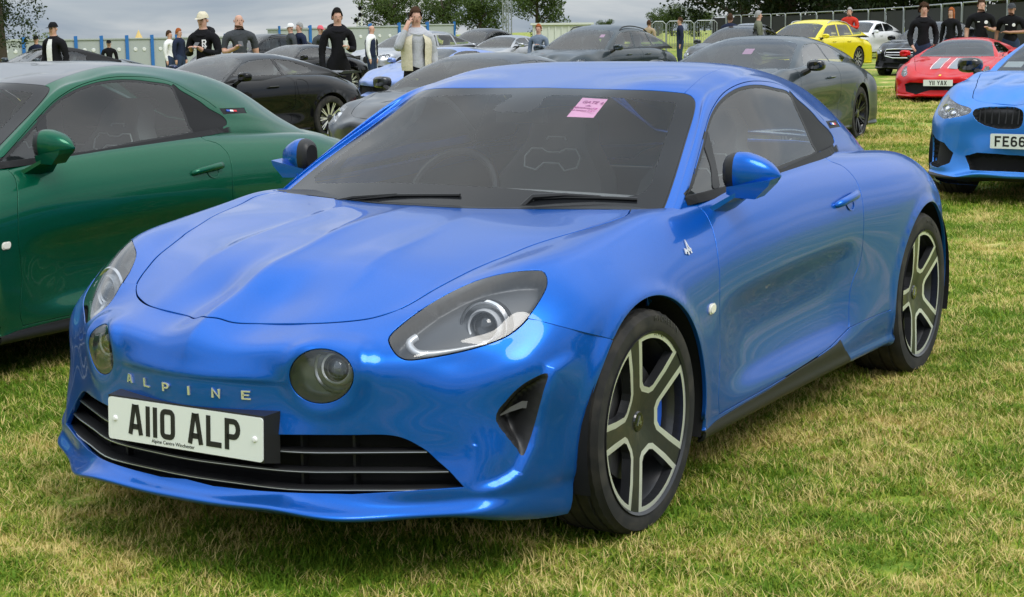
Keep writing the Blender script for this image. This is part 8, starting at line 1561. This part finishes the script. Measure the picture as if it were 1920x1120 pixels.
    if hat:
        mb = MB(); mb.grid(cap_shell(1.675, 1.0), closed_v=True)
        mb.add([(.085, .075, 1.672), (.085, -.075, 1.672), (.195, -.045, 1.655), (.195, .045, 1.655)], [(0, 1, 2, 3)]); mb.build('cap', CL[hat], body, True, R_(50))
    elif not bald:
        mb = MB(); P = []
        rnd = random.Random(7+len(label))
        for q in np.linspace(0, 1, 9):
            row = []
            for a in np.linspace(0, 2*math.pi, 20, endpoint=False):
                c = math.cos(a); zlow = 1.715 if c > .35 else ((1.665 if not long_hair else 1.50) if c > -.25 else (1.42 if long_hair else 1.60)); z = zlow+(1.788-zlow)*q; r = math.sqrt(max(.0, 1-((max(z, 1.655)-1.655)/.135)**2)); j = rnd.uniform(0, .010 if not curly else .045)*(1-.3*q)
                row.append(Vector((.004+(.092+j)*r*c-(.008 if c < 0 else 0), (.082+j)*r*math.sin(a), z+(j if q > .5 else 0))))
            P.append(row)
        mb.grid(P, closed_v=True); mb.build('hair', CL[hair], body, True, R_(70))
    if front:
        mb = MB(); mb.grid([[(.012+rx*b*math.cos(a), rx*1.35*b*math.sin(a), z) for a in np.linspace(R_(-17), R_(17), 7)] for z, rx in ((.98, .142), (1.10, .144), (1.22, .150), (1.32, .142), (1.40, .118), (1.45, .095))]); mb.build('shirt_front', CL[front], body, True)
    if hood:
        mb = MB(); mb.tube([Vector((-.02+.115*math.cos(a)*1.0, .125*math.sin(a), 1.455+.045*(-math.cos(a)))) for a in np.linspace(0, 2*math.pi, 18, endpoint=False)], [.035+.022*max(0, -math.cos(a)) for a in np.linspace(0, 2*math.pi, 18, endpoint=False)], 8, closed=True); mb.build('hood', tp, body, True)
    if vest:
        P = []
        for z, rx, ry in ((.93, .150, .19), (1.0, .158, .20), (1.07, .152, .195), (1.14, .160, .20), (1.21, .154, .205), (1.28, .162, .21), (1.35, .150, .20), (1.42, .11, .15)):
            P.append([(.0+rx*b*math.cos(a), ry*b*math.sin(a), z) for a in np.linspace(R_(24), R_(336), 22)])
        mb = MB(); mb.grid(P); mb.build('gilet', CL[vest], body, True, R_(70))
    return body
def hand_of(p, side, arm):
    """world place of a holding hand"""
    P = {'cup': (.335, .06*side, 1.225), 'phone': (.345, .03*side, 1.275), 'ear': (.06, .115*side, 1.635)}[arm]
    return p.matrix_basis @ Vector(P)

# ---------------------------------------------------------------- the scene
BLUE = paint('paint_blue', (.0, .098, .46), .58, .28, .05, .12, .55)
GREEN = paint('paint_green', (.0, .085, .042), .55, .30, .05, .3, .5)
car = build_coupe('blue_coupe', BLUE, (0, 0, 0), 0, 'glossy blue two seat coupe with white number plate in front', None)
bpy.context.view_layer.update()
pass_card(car, SPOT['sticker'], COUPE_CACHE['C'], label='pink paper parking pass inside the windscreen of the blue coupe')
def cp_coupe():
    gc = copy_car(car, (-.09, -3.06, 0), R_(-1.5), 'dark green coupe with grey roof parked beside the blue one', None, {BLUE: GREEN}, 'green_coupe')
    for o in gc.children:
        if o.name.split('.')[0] == 'roof': o.data = o.data.copy(); o.data.materials[0] = paint('paint_grey_roof', (.10, .105, .12), .5, .3)
        if o.name.split('.')[0] == 'number_plate':
            for ch in list(o.children): bpy.data.objects.remove(ch)
    return gc
green = cp_coupe()
GRP = 'cars parked in rows on the field'
PT = lambda n, c, m=.45, r=.25: paint('paint_'+n, c, m, r)
def place(k, name, body, loc, deg, label, dz=0, **kw):
    x, y = loc; return build_car(name, SPEC[k], body, (x, y, gz(x, y)+dz), R_(deg), label, GRP, **kw)
def again(src, name, loc, deg, label, swap=None, dz=0, sc_=None):
    x, y = loc; c = copy_car(src, (x, y, gz(x, y)+dz), R_(deg), label, GRP, swap, name)
    if sc_: c.scale = sc_
    return c
P_BLACK = PT('black', (.003, .003, .004), .1, .25); P_GREY = PT('grey', (.028, .040, .048), .5, .32); P_SILVER = PT('silver', (.36, .37, .39), .8, .3); P_DKGREY = PT('dark_grey', (.035, .038, .043), .6, .3)
P_LBLUE = PT('light_blue', (.20, .28, .55), .55, .3); P_YELLOW = PT('yellow', (.72, .60, .012), .15, .3); P_WHITE = PT('white', (.74, .75, .76), .0, .3); P_RED = PT('red', (.50, .001, .003), .05, .35); P_M3 = PT('sky_blue', (.035, .20, .62), .5, .33)
turbo = place('rear_engined', 'black_coupe', P_BLACK, (-12.8, -13.0), -8, 'black rear engined coupe with side intakes behind the green coupe', -.04)
grey4 = again(turbo, 'dark_grey_coupe', (-10.4, -7.0), 2, 'dark grey coupe half hidden behind the blue coupe roof', {P_BLACK: P_DKGREY}, -.08)
blk6 = again(turbo, 'black_coupe', (-27.5, -23.6), -8, 'black coupe with round headlights behind the man holding a cup', None, -.02)
gr8 = again(turbo, 'silver_coupe', (-41, -25.4), -3, 'silver coupe behind the light blue sports car', {P_BLACK: P_SILVER}, .08)
lblue = place('mid_engined', 'light_blue_sports_car', P_LBLUE, (-25.62, -17.78), -10, 'pale blue mid engined sports car behind the man on the phone', -.06)
ferrari = again(lblue, 'red_sports_car', (-26.28, -5.92), 4, 'red sports car with grey bonnet stripes on the right', {P_LBLUE: P_RED}, -.06)
bmwe = place('estate', 'grey_estate', P_GREY, (-26.15, -14.14), 1, 'dark grey estate car with roof rails behind the blue coupe', .02)
yel = again(bmwe, 'yellow_estate', (-40.56, -14.93), -7, 'bright yellow estate car beside the white saloon', {P_GREY: P_YELLOW}, .02)
suv = again(bmwe, 'black_estate', (-36.5, -32.6), -10, 'black estate car behind the man in the grey shirt', {P_GREY: P_BLACK}, .12, (1, 1, 1.06))
rr = again(bmwe, 'black_off_roader', (-52, -33.5), 0, 'tall black off roader in the far row', {P_GREY: P_BLACK}, .15, (1, 1.03, 1.16))
pale = again(bmwe, 'silver_estate', (-37.5, -27.0), -6, 'silver estate car behind the man on the phone', {P_GREY: P_SILVER}, .1)
whit = place('saloon', 'white_saloon', P_WHITE, (-58, -19.3), -7, 'white four door saloon behind the yellow estate', .05)
merc = again(whit, 'black_saloon', (-38.53, -10.48), -5, 'black saloon with chrome grille behind the curly haired man', {P_WHITE: P_BLACK}, -.05)
dk10 = again(whit, 'dark_blue_saloon', (-37.5, -15.6), 2, 'dark saloon beside the grey estate in the second row', {P_WHITE: P_DKGREY}, -.02)
far1 = again(whit, 'white_saloon', (-66, -64), -5, 'small white saloon in the far row at the left', None, .2)
far2 = again(whit, 'silver_saloon', (-62, -25.6), 5, 'silver saloon beyond the man in the grey jacket', {P_WHITE: P_SILVER}, .05)
bmw8 = place('two_door', 'grey_coupe', P_GREY, (-13.02, -4.83), 3, 'large dark grey coupe with black wheels behind the blue coupe', -.02)
m3 = place('compact_coupe', 'sky_blue_coupe', P_M3, (-9.44, -.19), -3, 'bright blue coupe with twin black kidney grilles at the right edge', .0)
road = place('roadster', 'grey_roadster', P_GREY, (-21.71, -26.57), -21, 'grey open car with black fabric roof raised behind the green coupe', .0, roofm=mat('soft_top', (.010, .010, .011), .9))
road.location.z += .12
gr18 = again(turbo, 'grey_coupe', (-43.38, -46.05), -9, 'grey coupe in the far row at the left', {P_BLACK: P_GREY}, .0)
dkb = again(turbo, 'dark_blue_coupe', (-20.5, -19.9), -12, 'dark blue coupe tail just left of the black coupe', {P_BLACK: PT('navy', (.02, .028, .07), .6, .3)}, -.1)

# ---------------------------------------------------------------- what sets single cars apart
def hood_strip(par, S, y0, y1, u0, u1, m_, name):
    """a painted band lying on a bonnet (surface columns by side offset y)"""
    us = np.linspace(u0, u1, 14); vs_ = np.linspace(0, 4, 160); P = []
    for u_ in us:
        p, _, _, n = S.frame(np.full(160, u_), vs_); row = []
        for y in (y0, y1):
            i = int(np.argmin(np.abs(p[:, 1]-abs(y)))); q = p[i]+n[i]*.003; row.append((q[0], math.copysign(q[1], y), q[2]))
        P.append(row)
    mb = MB(); mb.grid(P); return mb.build(name, m_, par, True)
Uf = CAR_CACHE['mid_engined'][0]; Ff = CAR_CACHE['mid_engined'][1]
grey_s = mat('stripe_grey', (.22, .23, .25), .3, .3, .5)
for y0, y1, m_ in ((-.235, -.08, grey_s), (.08, .235, grey_s), (-.255, -.243, WHITE_INK), (-.072, -.060, WHITE_INK), (.060, .072, WHITE_INK), (.243, .255, WHITE_INK)): hood_strip(ferrari, Uf, y0, y1, 3.2, 9.4, m_, 'bonnet_stripe')
q = Finder.vz(type('o', (), {'S': Ff})(), [(0, .545)])[0]; o, A, B, D = frame_at(Ff, q, .001); mb = MB(); mb.prism(rrect(.04, .055, .008), 0, .004, (o, A, B, D)); mb.build('nose_badge', mat('badge_yellow', (.75, .52, .03), .4), ferrari)
po = Vector((1.075, 0, .415)); A, B, D = Vector((0, 1, 0)), Vector((0, 0, 1)), Vector((1, 0, 0)); mb = MB(); mb.prism(rrect(.52, .111, .008), -.03, 0, (po, A, B, D)); pl = mb.build('number_plate', PLATE, ferrari); plate_text(pl, 'Y11 YAX', (po+D*.0004, A, B, D))
# roundel of the bright blue coupe
Fm = CAR_CACHE['compact_coupe'][1]; q = Finder.vz(type('o', (), {'S': Fm})(), [(0, .80)])[0]; o, A, B, D = frame_at(Fm, q, .002)
def disc(r0, r1, a0, a1, h, m_):
    P = [[o+A*(r*math.cos(t))+B*(r*math.sin(t))+D*h for r in (r0, r1)] for t in np.linspace(R_(a0), R_(a1), 12 if a1-a0 < 200 else 40)]; mb = MB(); mb.grid(P); return mb.build('roundel', m_, m3)
disc(.024, .041, 0, 360, .004, BLACK_GLOSS); disc(.039, .043, 0, 360, .005, SILVER); disc(0, .024, 0, 90, .004, WHITE_INK); disc(0, .024, 180, 270, .004, WHITE_INK); disc(0, .024, 90, 180, .004, mat('flag_blue')); disc(0, .024, 270, 360, .004, mat('flag_blue'))
Cm = CAR_CACHE['compact_coupe'][2]
bpy.context.view_layer.update()
def small_pass(carx, key, uvp, w, h, label, m_=PINK):
    C = CAR_CACHE[key][2]; p, _, _, n = C.frame(np.array([uvp[0]]), np.array([abs(uvp[1])])); sg = -1 if uvp[1] < 0 else 1; n = Vector((n[0][0], n[0][1]*sg, n[0][2])); o = Vector((p[0][0], p[0][1]*sg, p[0][2])) - n*.008
    A = Vector((0, 0, 1)).cross(n).normalized(); B = n.cross(A); M = carx.matrix_world; mb = MB(); mb.prism([(-w/2, -h/2), (w/2, -h/2), (w/2, h/2), (-w/2, h/2)], -.001, 0, (o, A, B, n)); mb.v = [tuple(M @ Vector(v)) for v in mb.v]; r = mb.build('parking_pass', m_); tag(r, label, 'pass')
small_pass(bmw8, 'two_door', (3.4, .25), .115, .15, 'pink paper pass inside the windscreen of the large grey coupe')
small_pass(bmwe, 'estate', (4.2, 1.6), .10, .13, 'pale pink paper pass inside the windscreen of the grey estate')
small_pass(m3, 'compact_coupe', (1.4, -2.2), .16, .10, 'white paper pass low in the windscreen of the bright blue coupe', WHITE_INK)
small_pass(merc, 'saloon', (4.6, 2.0), .10, .14, 'white paper pass inside the windscreen of the black saloon', WHITE_INK)
# black turbo coupe: side intakes and tail wing
Ut = CAR_CACHE['rear_engined'][0]; ft = Finder(Ut, 4)
for sg in (1, -1):
    pol = oval([(-1.80, .93), (-2.02, .90), (-1.98, .72), (-1.86, .62), (-1.80, .72)]); q = ft(pol, [0, 2], (4.5, 10)); p, _, _, n = Ut.frame(q[:, 0], q[:, 1]); c = p.mean(0); nm = n.mean(0); V = [a+b*.004 for a, b in zip(p, n)]+[c+(a-c)*.75-nm*.05 for a in p]+[c-nm*.06]; k_ = len(p)
    V = [Vector((a[0], a[1]*sg, a[2])) for a in V]; mb = MB(); mb.add(V, [(i, (i+1) % k_, (i+1) % k_+k_, i+k_) for i in range(k_)]+[(i+k_, (i+1) % k_+k_, 2*k_) for i in range(k_)]); mb.build('side_intake', DARK, turbo)
mb = MB(); P = []
for y in np.linspace(-.62, .62, 13):
    e = 1-(abs(y)/.62)**6*.6; P.append([(-2.95, y, .985), (-3.0, y, 1.0+.015*e), (-3.28, y, 1.005), (-3.36, y, .995), (-3.34, y, .975), (-3.0, y, .965)])
mb.grid(P, closed_v=True); mb.add(P[0], [tuple(range(6))]); mb.add(P[-1], [tuple(range(6))]); mb.build('rear_wing', P_DKGREY, turbo, True, R_(40))
# roof rails of the estates
Ce = CAR_CACHE['estate'][2]
for car_ in (bmwe, yel, suv, pale):
    for sg in (1, -1):
        us = np.linspace(7.2, 14.2, 12); p = Ce(us, np.full(12, 3.05)); mb = MB(); mb.tube([Vector((a[0], a[1]*sg, a[2]+(.04 if 0 < i < 11 else .0))) for i, a in enumerate(p)], .014, 6); mb.build('roof_rail', BLACK if car_ in (bmwe, suv) else SILVER, car_, True)
# chrome grille frame of the black saloon
Fs_ = CAR_CACHE['saloon'][1]; V3 = lambda v_, z_: frame_at(Fs_, Finder.vz(type('o', (), {'S': Fs_})(), [(v_, z_)])[0], .012)[0]
ring = [V3(v_, z_) for v_, z_ in ((0, .725), (1.3, .72), (2.6, .71), (2.85, .63), (2.8, .55), (1.4, .50), (0, .50))]; ring = ring+[Vector((a.x, -a.y, a.z)) for a in ring[::-1]][1:-1]; mb = MB(); mb.tube(ring, .012, 6, closed=True); mb.build('grille_frame', CHROME, merc)
for z_ in (.575, .645):
    mb = MB(); a = [V3(v_, z_) for v_ in np.linspace(0, 2.6, 6)]; mb.tube([Vector((k_.x, -k_.y, k_.z)) for k_ in a[::-1]]+a[1:], .012, 6); mb.build('grille_slat', CHROME, merc)

# ---------------------------------------------------------------- people among the cars
def person(u, d, ytop, turn, label, **k):
    """u, ytop: column and head height seen; d: distance; turn: 0 looks at the camera, + turns to its own left (our right)"""
    p = at(u, d); h = 1.373 + d*(58.6-(u-960)*.01154-ytop)/3037.3 - p.z
    h = min(1.90, max(1.58, h)); hd = math.atan2(CAM.y-p.y, CAM.x-p.x) + R_(turn)
    return make_person(p, hd, h, label, **k)
cap_man = person(118, 33, 27, -38, 'person in black cap and black jacket over a white shirt at the left', top='black', hat='black', arms=('down', 'pocket'), skin=0, front='white')
hood_man = person(395, 26, 3, -25, 'person in cream cap and black hoodie looking at a phone', top='black', legs='black', hat='cream', arms=('phone', 'phone'), hood=True)
tee_man = person(461, 28, 10, 8, 'bald person in charcoal t-shirt holding a phone', top='charcoal', legs='denim', sleeve=False, arms=('down', 'phone'), bald=True, bulk=1.08)
cup_man = person(643, 27, 14, 10, 'person in black hoodie and black shorts holding a clear cup', top='black', legs='black', shorts=True, arms=('cup', 'down'), hood=True, skin=0, stance=.12)
call_man = person(788, 22.5, 14, 12, 'person in grey hoodie and cream gilet holding a phone to the ear', top='grey', legs='black', arms=('down', 'ear'), hair='brown', vest='cream', hood=True)
curly = person(1727, 33, 7, 5, 'curly haired person in black hoodie with hands in pockets by the red car', top='black', legs='denim', arms=('pocket', 'pocket'), hair='brown', curly=True, hood=True)
person(331, 52, 57, 60, 'person in pale jacket walking right far behind the cars', top='white', legs='denim', hair='brown', arms=('down', 'down'))
person(349, 50, 53, 55, 'person in navy jacket beside the pale jacket far behind', top='navy', legs='denim', hair='ginger', arms=('down', 'down'))
person(85, 52, 66, -20, 'person in dark cap far behind the black jacket', top='navy', legs='denim', hat='black', arms=('down', 'down'))
person(219, 56, 74, 0, 'person in dark hat showing only the head behind the far cars', top='black', legs='denim', hat='black')
person(557, 44, 43, -70, 'grey haired person in white cap facing left in the far row', top='charcoal', legs='denim', hat='white', hair='greyhair')
person(573, 44, 42, -60, 'grey haired person in dark jacket facing left in the far row', top='navy', legs='denim', hair='greyhair')
person(611, 46, 47, 40, 'person in pink cap beside the man holding a cup', top='charcoal', legs='denim', hat='pink')
person(705, 42, 45, 70, 'bald person in white shirt and navy vest in the far row', top='white', legs='denim', bald=True, vest='navy')
person(1015, 38, 45, -15, 'person in blue plaid shirt beside the grey estate car', top='plaid', legs='tan', hair='ginger', arms=('phone', 'down'))
person(1219, 60, 38, 160, 'person in tan coat by the far barrier', top='tan', legs='denim', hair='brown')
person(1277, 55, 33, -80, 'person in navy top facing left by the far barrier', top='navy', legs='denim', hair='brown')
person(1369, 47, 26, 170, 'person seen from behind with a black backpack', top='navy', legs='denim', hair='brown', bulk=1.05)
person(1421, 46, 21, 100, 'grey haired person in olive jacket walking right', top='olive', legs='denim', hair='greyhair')
person(1590, 54, 15, -15, 'person in red jacket with sunglasses on the head by the yellow car', top='red', legs='denim', hair='greyhair', arms=('phone', 'phone'), bulk=1.08)
person(1778, 41, 15, -25, 'ginger haired person in black top behind the black saloon', top='black', legs='denim', hair='ginger', long_hair=True)
polo_a = person(1833, 36, -4, 8, 'person in black polo shirt behind the red car', top='black', legs='denim', hair='brown', arms=('cup', 'down'), bulk=1.12, sleeve=False)
polo_b = person(1889, 36, 6, -8, 'person in dark cap and black polo shirt at the right edge', top='black', legs='denim', hat='charcoal', sleeve=False, bulk=1.2, arms=('cross', 'down'), skin=1)
bpy.context.view_layer.update()
# things in hands and prints on clothes
PHONE = mat('phone_body', (.010, .010, .012), .2, 0, .5)
def held_phone(p, arm, side, label):
    o = MB(); c = hand_of(p, side, arm); q = p.rotation_euler.z
    Rm = Matrix.Rotation(q, 3, 'Z') @ (Matrix.Rotation(R_(-55), 3, 'Y') if arm == 'phone' else Matrix.Rotation(R_(12), 3, 'X'))
    o.box(c, (.010, .075, .155) if arm == 'phone' else (.075, .010, .155), Rm); tag(o.build('phone', PHONE), label, 'phone')
held_phone(hood_man, 'phone', 1, 'dark phone held by the person in the cream cap')
held_phone(tee_man, 'phone', -1, 'dark phone held by the person in the charcoal shirt')
held_phone(call_man, 'ear', -1, 'phone held to the ear above the cream gilet')
c = hand_of(cup_man, 1, 'cup'); mb = MB(); mb.lathe([(.030, -.06), (.040, .065), (.038, .065), (.028, -.056), (0, -.056)], 20, 'z', c=c)
tag(mb.build('cup', mat('clear_plastic', (.82, .82, .80), .2, 0, .3, alpha=.75), None, True), 'clear plastic cup in the hand of the person in shorts', 'cup')
for pz, s in ((1.30, 1.0), (1.235, .7)):
    mb = MB(); k = .05*s
    mb.strokes([[(-.5, -1), (-.5, 1), (.3, 1), (.5, .55), (.3, .1), (-.5, .1)], [(0, .1), (.6, -1)]] if s == 1 else [[(-.5, 1), (.5, .2), (-.5, -.6)], [(.5, 1), (-.5, -1)]], .35, 0, .001, (Vector((.172 if s == 1 else .166, .085, pz)), Vector((-.30, .95, 0)).normalized()*k, Vector((0, 0, 1))*k, Vector((.95, .30, 0)).normalized())); mb.build('hoodie_print', WHITE_INK, hood_man)
for p_, y_ in ((polo_a, .08), (polo_b, .08)):
    mb = MB(); mb.lathe([(0, .004), (.035, .002), (.036, 0)], 14, 'x', c=(.172, y_, 1.30)); mb.build('shirt_badge', WHITE_INK, p_); mb = MB(); mb.box((.170, -.07, 1.31), (.006, .05, .014)); mb.build('shirt_logo', WHITE_INK, p_)

# ---------------------------------------------------------------- beyond the cars
make_grass()
WOOD = 'trees of the dark wood at the right'
t_mid = make_tree('broadleaf_tree', at(742, 215)-Vector((0, 0, 1)), 9.8, 3.9, 3, LEAF[0], 'bushy green tree behind the man on the phone', 'trees beyond the field', 9000, .34, .15, .08)
copy_tree(t_mid, at(838, 225)-Vector((0, 0, 1)), 1.2, .98, 'second green tree from the left in the far group', 'trees beyond the field')
copy_tree(t_mid, at(908, 205)-Vector((0, 0, 1.2)), 3.9, .92, 'darker round tree left of the tall mast', 'trees beyond the field')
copy_tree(t_mid, at(1012, 195)-Vector((0, 0, .6)), 2.5, 1.02, 'broad green tree right of the tall mast', 'trees beyond the field')
for u, d, s, lab in ((1140, 420, .55, 'low distant tree above the grey estate car'), (1262, 300, .75, 'pale round tree on the skyline left of the wood'), (1236, 320, .62, 'small distant tree beside the pale round tree'), (1312, 260, .62, 'small tree at the foot of the wood')):
    copy_tree(t_mid, at(u, d)-Vector((0, 0, 1)), u*.1, s, lab, 'trees beyond the field')
t_left = make_tree('oak_tree', at(14, 52)-Vector((0, 0, .2)), 9.5, 2.0, 8, LEAF[1], 'dark open tree at the top left corner', None, 14000, .105, .2, .18)
make_tree('round_bush', at(92, 75)-Vector((0, 0, .5)), 3.1, 1.5, 12, LEAF[2], 'light green bush beside the dark tree at the left', None, 5000, .11, .1, .1)
t_dark = make_tree('broadleaf_tree', at(1395, 118), 15, 6.2, 5, LEAF[1], 'first dark tree at the left end of the wood', WOOD, 15000, .36, .14, .05)
rnd = random.Random(11); k = 0
for u, d, s in ((1480, 112, 1.05), (1560, 108, 1.1), (1640, 104, 1.1), (1725, 100, 1.15), (1810, 96, 1.1), (1900, 92, 1.15), (1440, 135, 1.25), (1600, 130, 1.3), (1770, 120, 1.3), (1930, 112, 1.3), (2010, 88, 1.1), (2120, 84, 1.15), (2260, 80, 1.1)):
    k += 1
    copy_tree(t_dark, at(u, d), rnd.random()*6.28, s, 'dark leafy tree standing in the wood behind the barrier', WOOD)
# the hedge line carries on round the field outside the picture; it shows in the paintwork and windows
for a in np.arange(6, 354, 7.5):
    if 148 < a < 262: continue
    R0 = rnd.uniform(78, 98) if not 60 < a < 150 else rnd.uniform(46, 58)
    x, y = CAM.x+R0*math.cos(R_(a)), CAM.y+R0*math.sin(R_(a))
    copy_tree(t_dark, (x, y, gz(x, y)), rnd.random()*6.28, rnd.uniform(.58, .80), 'tree of the hedge line round the field outside the view', 'hedge line trees')
ORD = 'first second third fourth fifth sixth seventh eighth ninth tenth eleventh'.split()
# row of grey cabins with blue posts
CABIN = mat('cabin_grey', (.36, .39, .38), .6); POST = mat('post_blue', (.02, .14, .42), .5); VENT = mat('vent_white', (.66, .67, .66), .5)
def cabin_row(u0, d0, u1, d1, n, ztop0, ztop1, h, label, hidden=()):
    a = at(u0, d0); b = at(u1, d1); a.z = ztop0; b.z = ztop1; t = (b-a); L = t.length; A = Vector((t.x, t.y, 0)).normalized(); D = Vector((A.y, -A.x, 0)); D = D if D.dot(CAM-a) > 0 else -D
    w = L/n
    for i in range(n):
        o = a + t*(i/n); root = empty('cabin', (o.x, o.y, o.z-h), 0, ORD[i]+' '+label, 'cabin', 'grey cabins with blue posts'); inv = Vector((o.x, o.y, o.z-h))
        B = Vector((0, 0, 1)); Z = Vector((0, 0, 0))
        mb = MB(); mb.prism([(.05, 0), (w-.05, 0), (w-.05, h-.06), (.05, h-.06)], -1.2, 0, (Z, A, B, D)); mb.build('cabin_wall', CABIN, root)
        mb = MB(); mb.prism([(0, h-.06), (w, h-.06), (w, h), (0, h)], -1.25, .05, (Z, A, B, D)); mb.build('cabin_roof', CABIN, root)
        for q in (.0, w-.07):
            mb = MB(); mb.prism([(q, 0), (q+.07, 0), (q+.07, h+.12), (q, h+.12)], -.05, .07, (Z, A, B, D)); mb.build('corner_post', POST, root)
        for q in (.33, .68):
            mb = MB(); mb.lathe([(0, .03), (.07, .03), (.09, 0)], 12, 'z'); mb.v = [tuple(A*(w*q+v[0])+B*(h-.5+v[1])+D*(v[2])) for v in mb.v]; mb.build('vent', VENT, root)
cabin_row(12, 70, 480, 74, 10, 1.24, 1.30, 2.3, 'grey cabin from the left in the long row behind the parked cars')
cabin_row(534, 78, 860, 84, 6, 1.62, 1.80, 2.3, 'grey cabin from the left in the farther row by the trees')
# white store behind the plaid shirt
o = at(1005, 66); e = at(1112, 66); root = empty('white_store', (o.x, o.y, o.z), 0, 'low white storage unit with ribbed walls behind the grey estate', 'storage unit'); t = e-o; A = Vector((t.x, t.y, 0)).normalized(); D = Vector((A.y, -A.x, 0)); D = D if D.dot(CAM-o) > 0 else -D; L = t.length; Wm = mat('store_white', (.58, .60, .56), .6); hh = 1.95-o.z-.35
mb = MB(); mb.prism([(0, 0), (L, 0), (L, hh), (0, hh)], -2.2, 0, (Vector((0, 0, 0)), A, Vector((0, 0, 1)), D)); mb.build('store_wall', Wm, root)
for q in np.linspace(.1, L-.1, 9):
    mb = MB(); mb.prism([(q-.03, 0), (q+.03, 0), (q+.03, hh-.05), (q-.03, hh-.05)], 0, .04, (Vector((0, 0, 0)), A, Vector((0, 0, 1)), D)); mb.build('wall_rib', Wm, root)
mb = MB(); mb.prism([(-.1, hh), (L+.1, hh), (L+.1, hh+.08), (-.1, hh+.08)], -2.3, .1, (Vector((0, 0, 0)), A, Vector((0, 0, 1)), D)); mb.build('store_roof', Wm, root)
# lattice mast, loudspeaker poles, tent tip
STEEL = mat('galvanised', (.34, .36, .38), .45, .7)
o = at(957, 100); root = empty('lattice_mast', o, 0, 'tall steel lattice mast rising out of the picture', 'mast'); s = .19
for i, (a, b) in enumerate(((-s, -s), (s, -s), (s, s), (-s, s))):
    mb = MB(); mb.tube([(a, b, -.5), (a, b, 9)], .035, 6); mb.build('mast_leg', STEEL, root)
for k in range(22):
    z = -.2+k*.42; q = [(-s, -s), (s, -s), (s, s), (-s, s)]
    for j in range(4):
        mb = MB(); a, b = q[j], q[(j+1) % 4]; mb.tube([(a[0], a[1], z), (b[0], b[1], z+.42)], .016, 5, caps=False); mb.build('mast_brace', STEEL, root)
for u, y0, lab in ((688, 10, 'pole with stacked dark loudspeakers left of the green trees'), (680, 32, 'shorter pole with one loudspeaker beside the taller one')):
    o = at(u, 95); zt = 1.373+95*(58.6-y0)/3037.3; root = empty('speaker_pole', (o.x, o.y, o.z), 0, lab, 'pole'); mb = MB(); mb.tube([(0, 0, 0), (0, 0, zt-o.z-.2)], .05, 8); mb.build('pole', VENT, root)
    for j in range(2 if y0 < 20 else 1):
        for q in (-.11, .12):
            mb = MB(); mb.lathe([(.05, -.15), (.14, .12), (.10, .10)], 10, 'x', c=(q, q*.6, zt-o.z-.12-.38*j)); mb.build('loudspeaker', BLACK, root)
o = at(275, 120); zt = 1.373+120*(58.6-48)/3037.3; mb = MB(); mb.lathe([(0, 0), (.25, -.55), (.9, -1.2), (2.2, -2.2), (2.2, -4)], 8, 'z', c=(o.x, o.y, zt)); tag(mb.build('tent', mat('canvas_yellow', (.62, .45, .18), .8), None), 'pointed yellow tent roof beyond the grey cabins', 'tent')
# steel fence panels hung with dark mesh, in front of the wood
MESH_CLOTH = mat('dark_mesh', (.012, .013, .014), .9)
ends = [(1335, 104), (1390, 99), (1445, 94), (1500, 88), (1560, 82), (1625, 75), (1690, 68), (1760, 60), (1840, 53), (1930, 46), (2030, 40)]
for i in range(len(ends)-1):
    a = at(*ends[i]); b = at(*ends[i+1]); zt = 2.02; t = b-a; L = t.length; A = Vector((t.x, t.y, 0)).normalized(); root = empty('fence_panel', (a.x, a.y, a.z), 0, ORD[i]+' steel fence section from the left along the dark wood', 'fence panel', 'fence panels along the wood')
    m_ = max(1, int(round(L/3.4))) ; w = L/m_
    for j in range(m_):
        p = lambda q, z: A*(j*w+q)+Vector((0, 0, z))
        mb = MB(); mb.tube([p(.05, .05), p(.05, zt-.15), p(.09, zt-.04), p(.2, zt), p(w-.2, zt), p(w-.09, zt-.04), p(w-.05, zt-.15), p(w-.05, .05)], .028, 6); mb.build('frame', STEEL, root)
        mb = MB(); mb.prism([(j*w+.07, .1), (j*w+w-.07, .1), (j*w+w-.07, zt-.12), (j*w+.07, zt-.12)], -.04, -.035, (Vector((0, 0, 0)), A, Vector((0, 0, 1)), Vector((A.y, -A.x, 0)))); mb.build('mesh_cloth', MESH_CLOTH, root)
for nb, (u0, u1, d) in enumerate(((1225, 1250, 88), (1252, 1302, 90), (1304, 1345, 92))):
    a = at(u0, d); b = at(u1, d); t = b-a; A = Vector((t.x, t.y, 0)).normalized(); L = t.length; zt = 1.72
    root = empty('crowd_barrier', (a.x, a.y, a.z), 0, ('left', 'middle', 'right')[nb]+' one of three steel barriers under the skyline trees', 'barrier', 'crowd barriers by the skyline'); p = lambda q, z: A*q+Vector((0, 0, z))
    mb = MB(); mb.tube([p(0, 0), p(0, zt-.15), p(.15, zt), p(L-.15, zt), p(L, zt-.15), p(L, 0)], .03, 6); mb.build('frame', STEEL, root)
    for q in np.linspace(.15, L-.15, 9): mb = MB(); mb.tube([p(q, .2), p(q, zt)], .012, 4); mb.build('bar', STEEL, root)
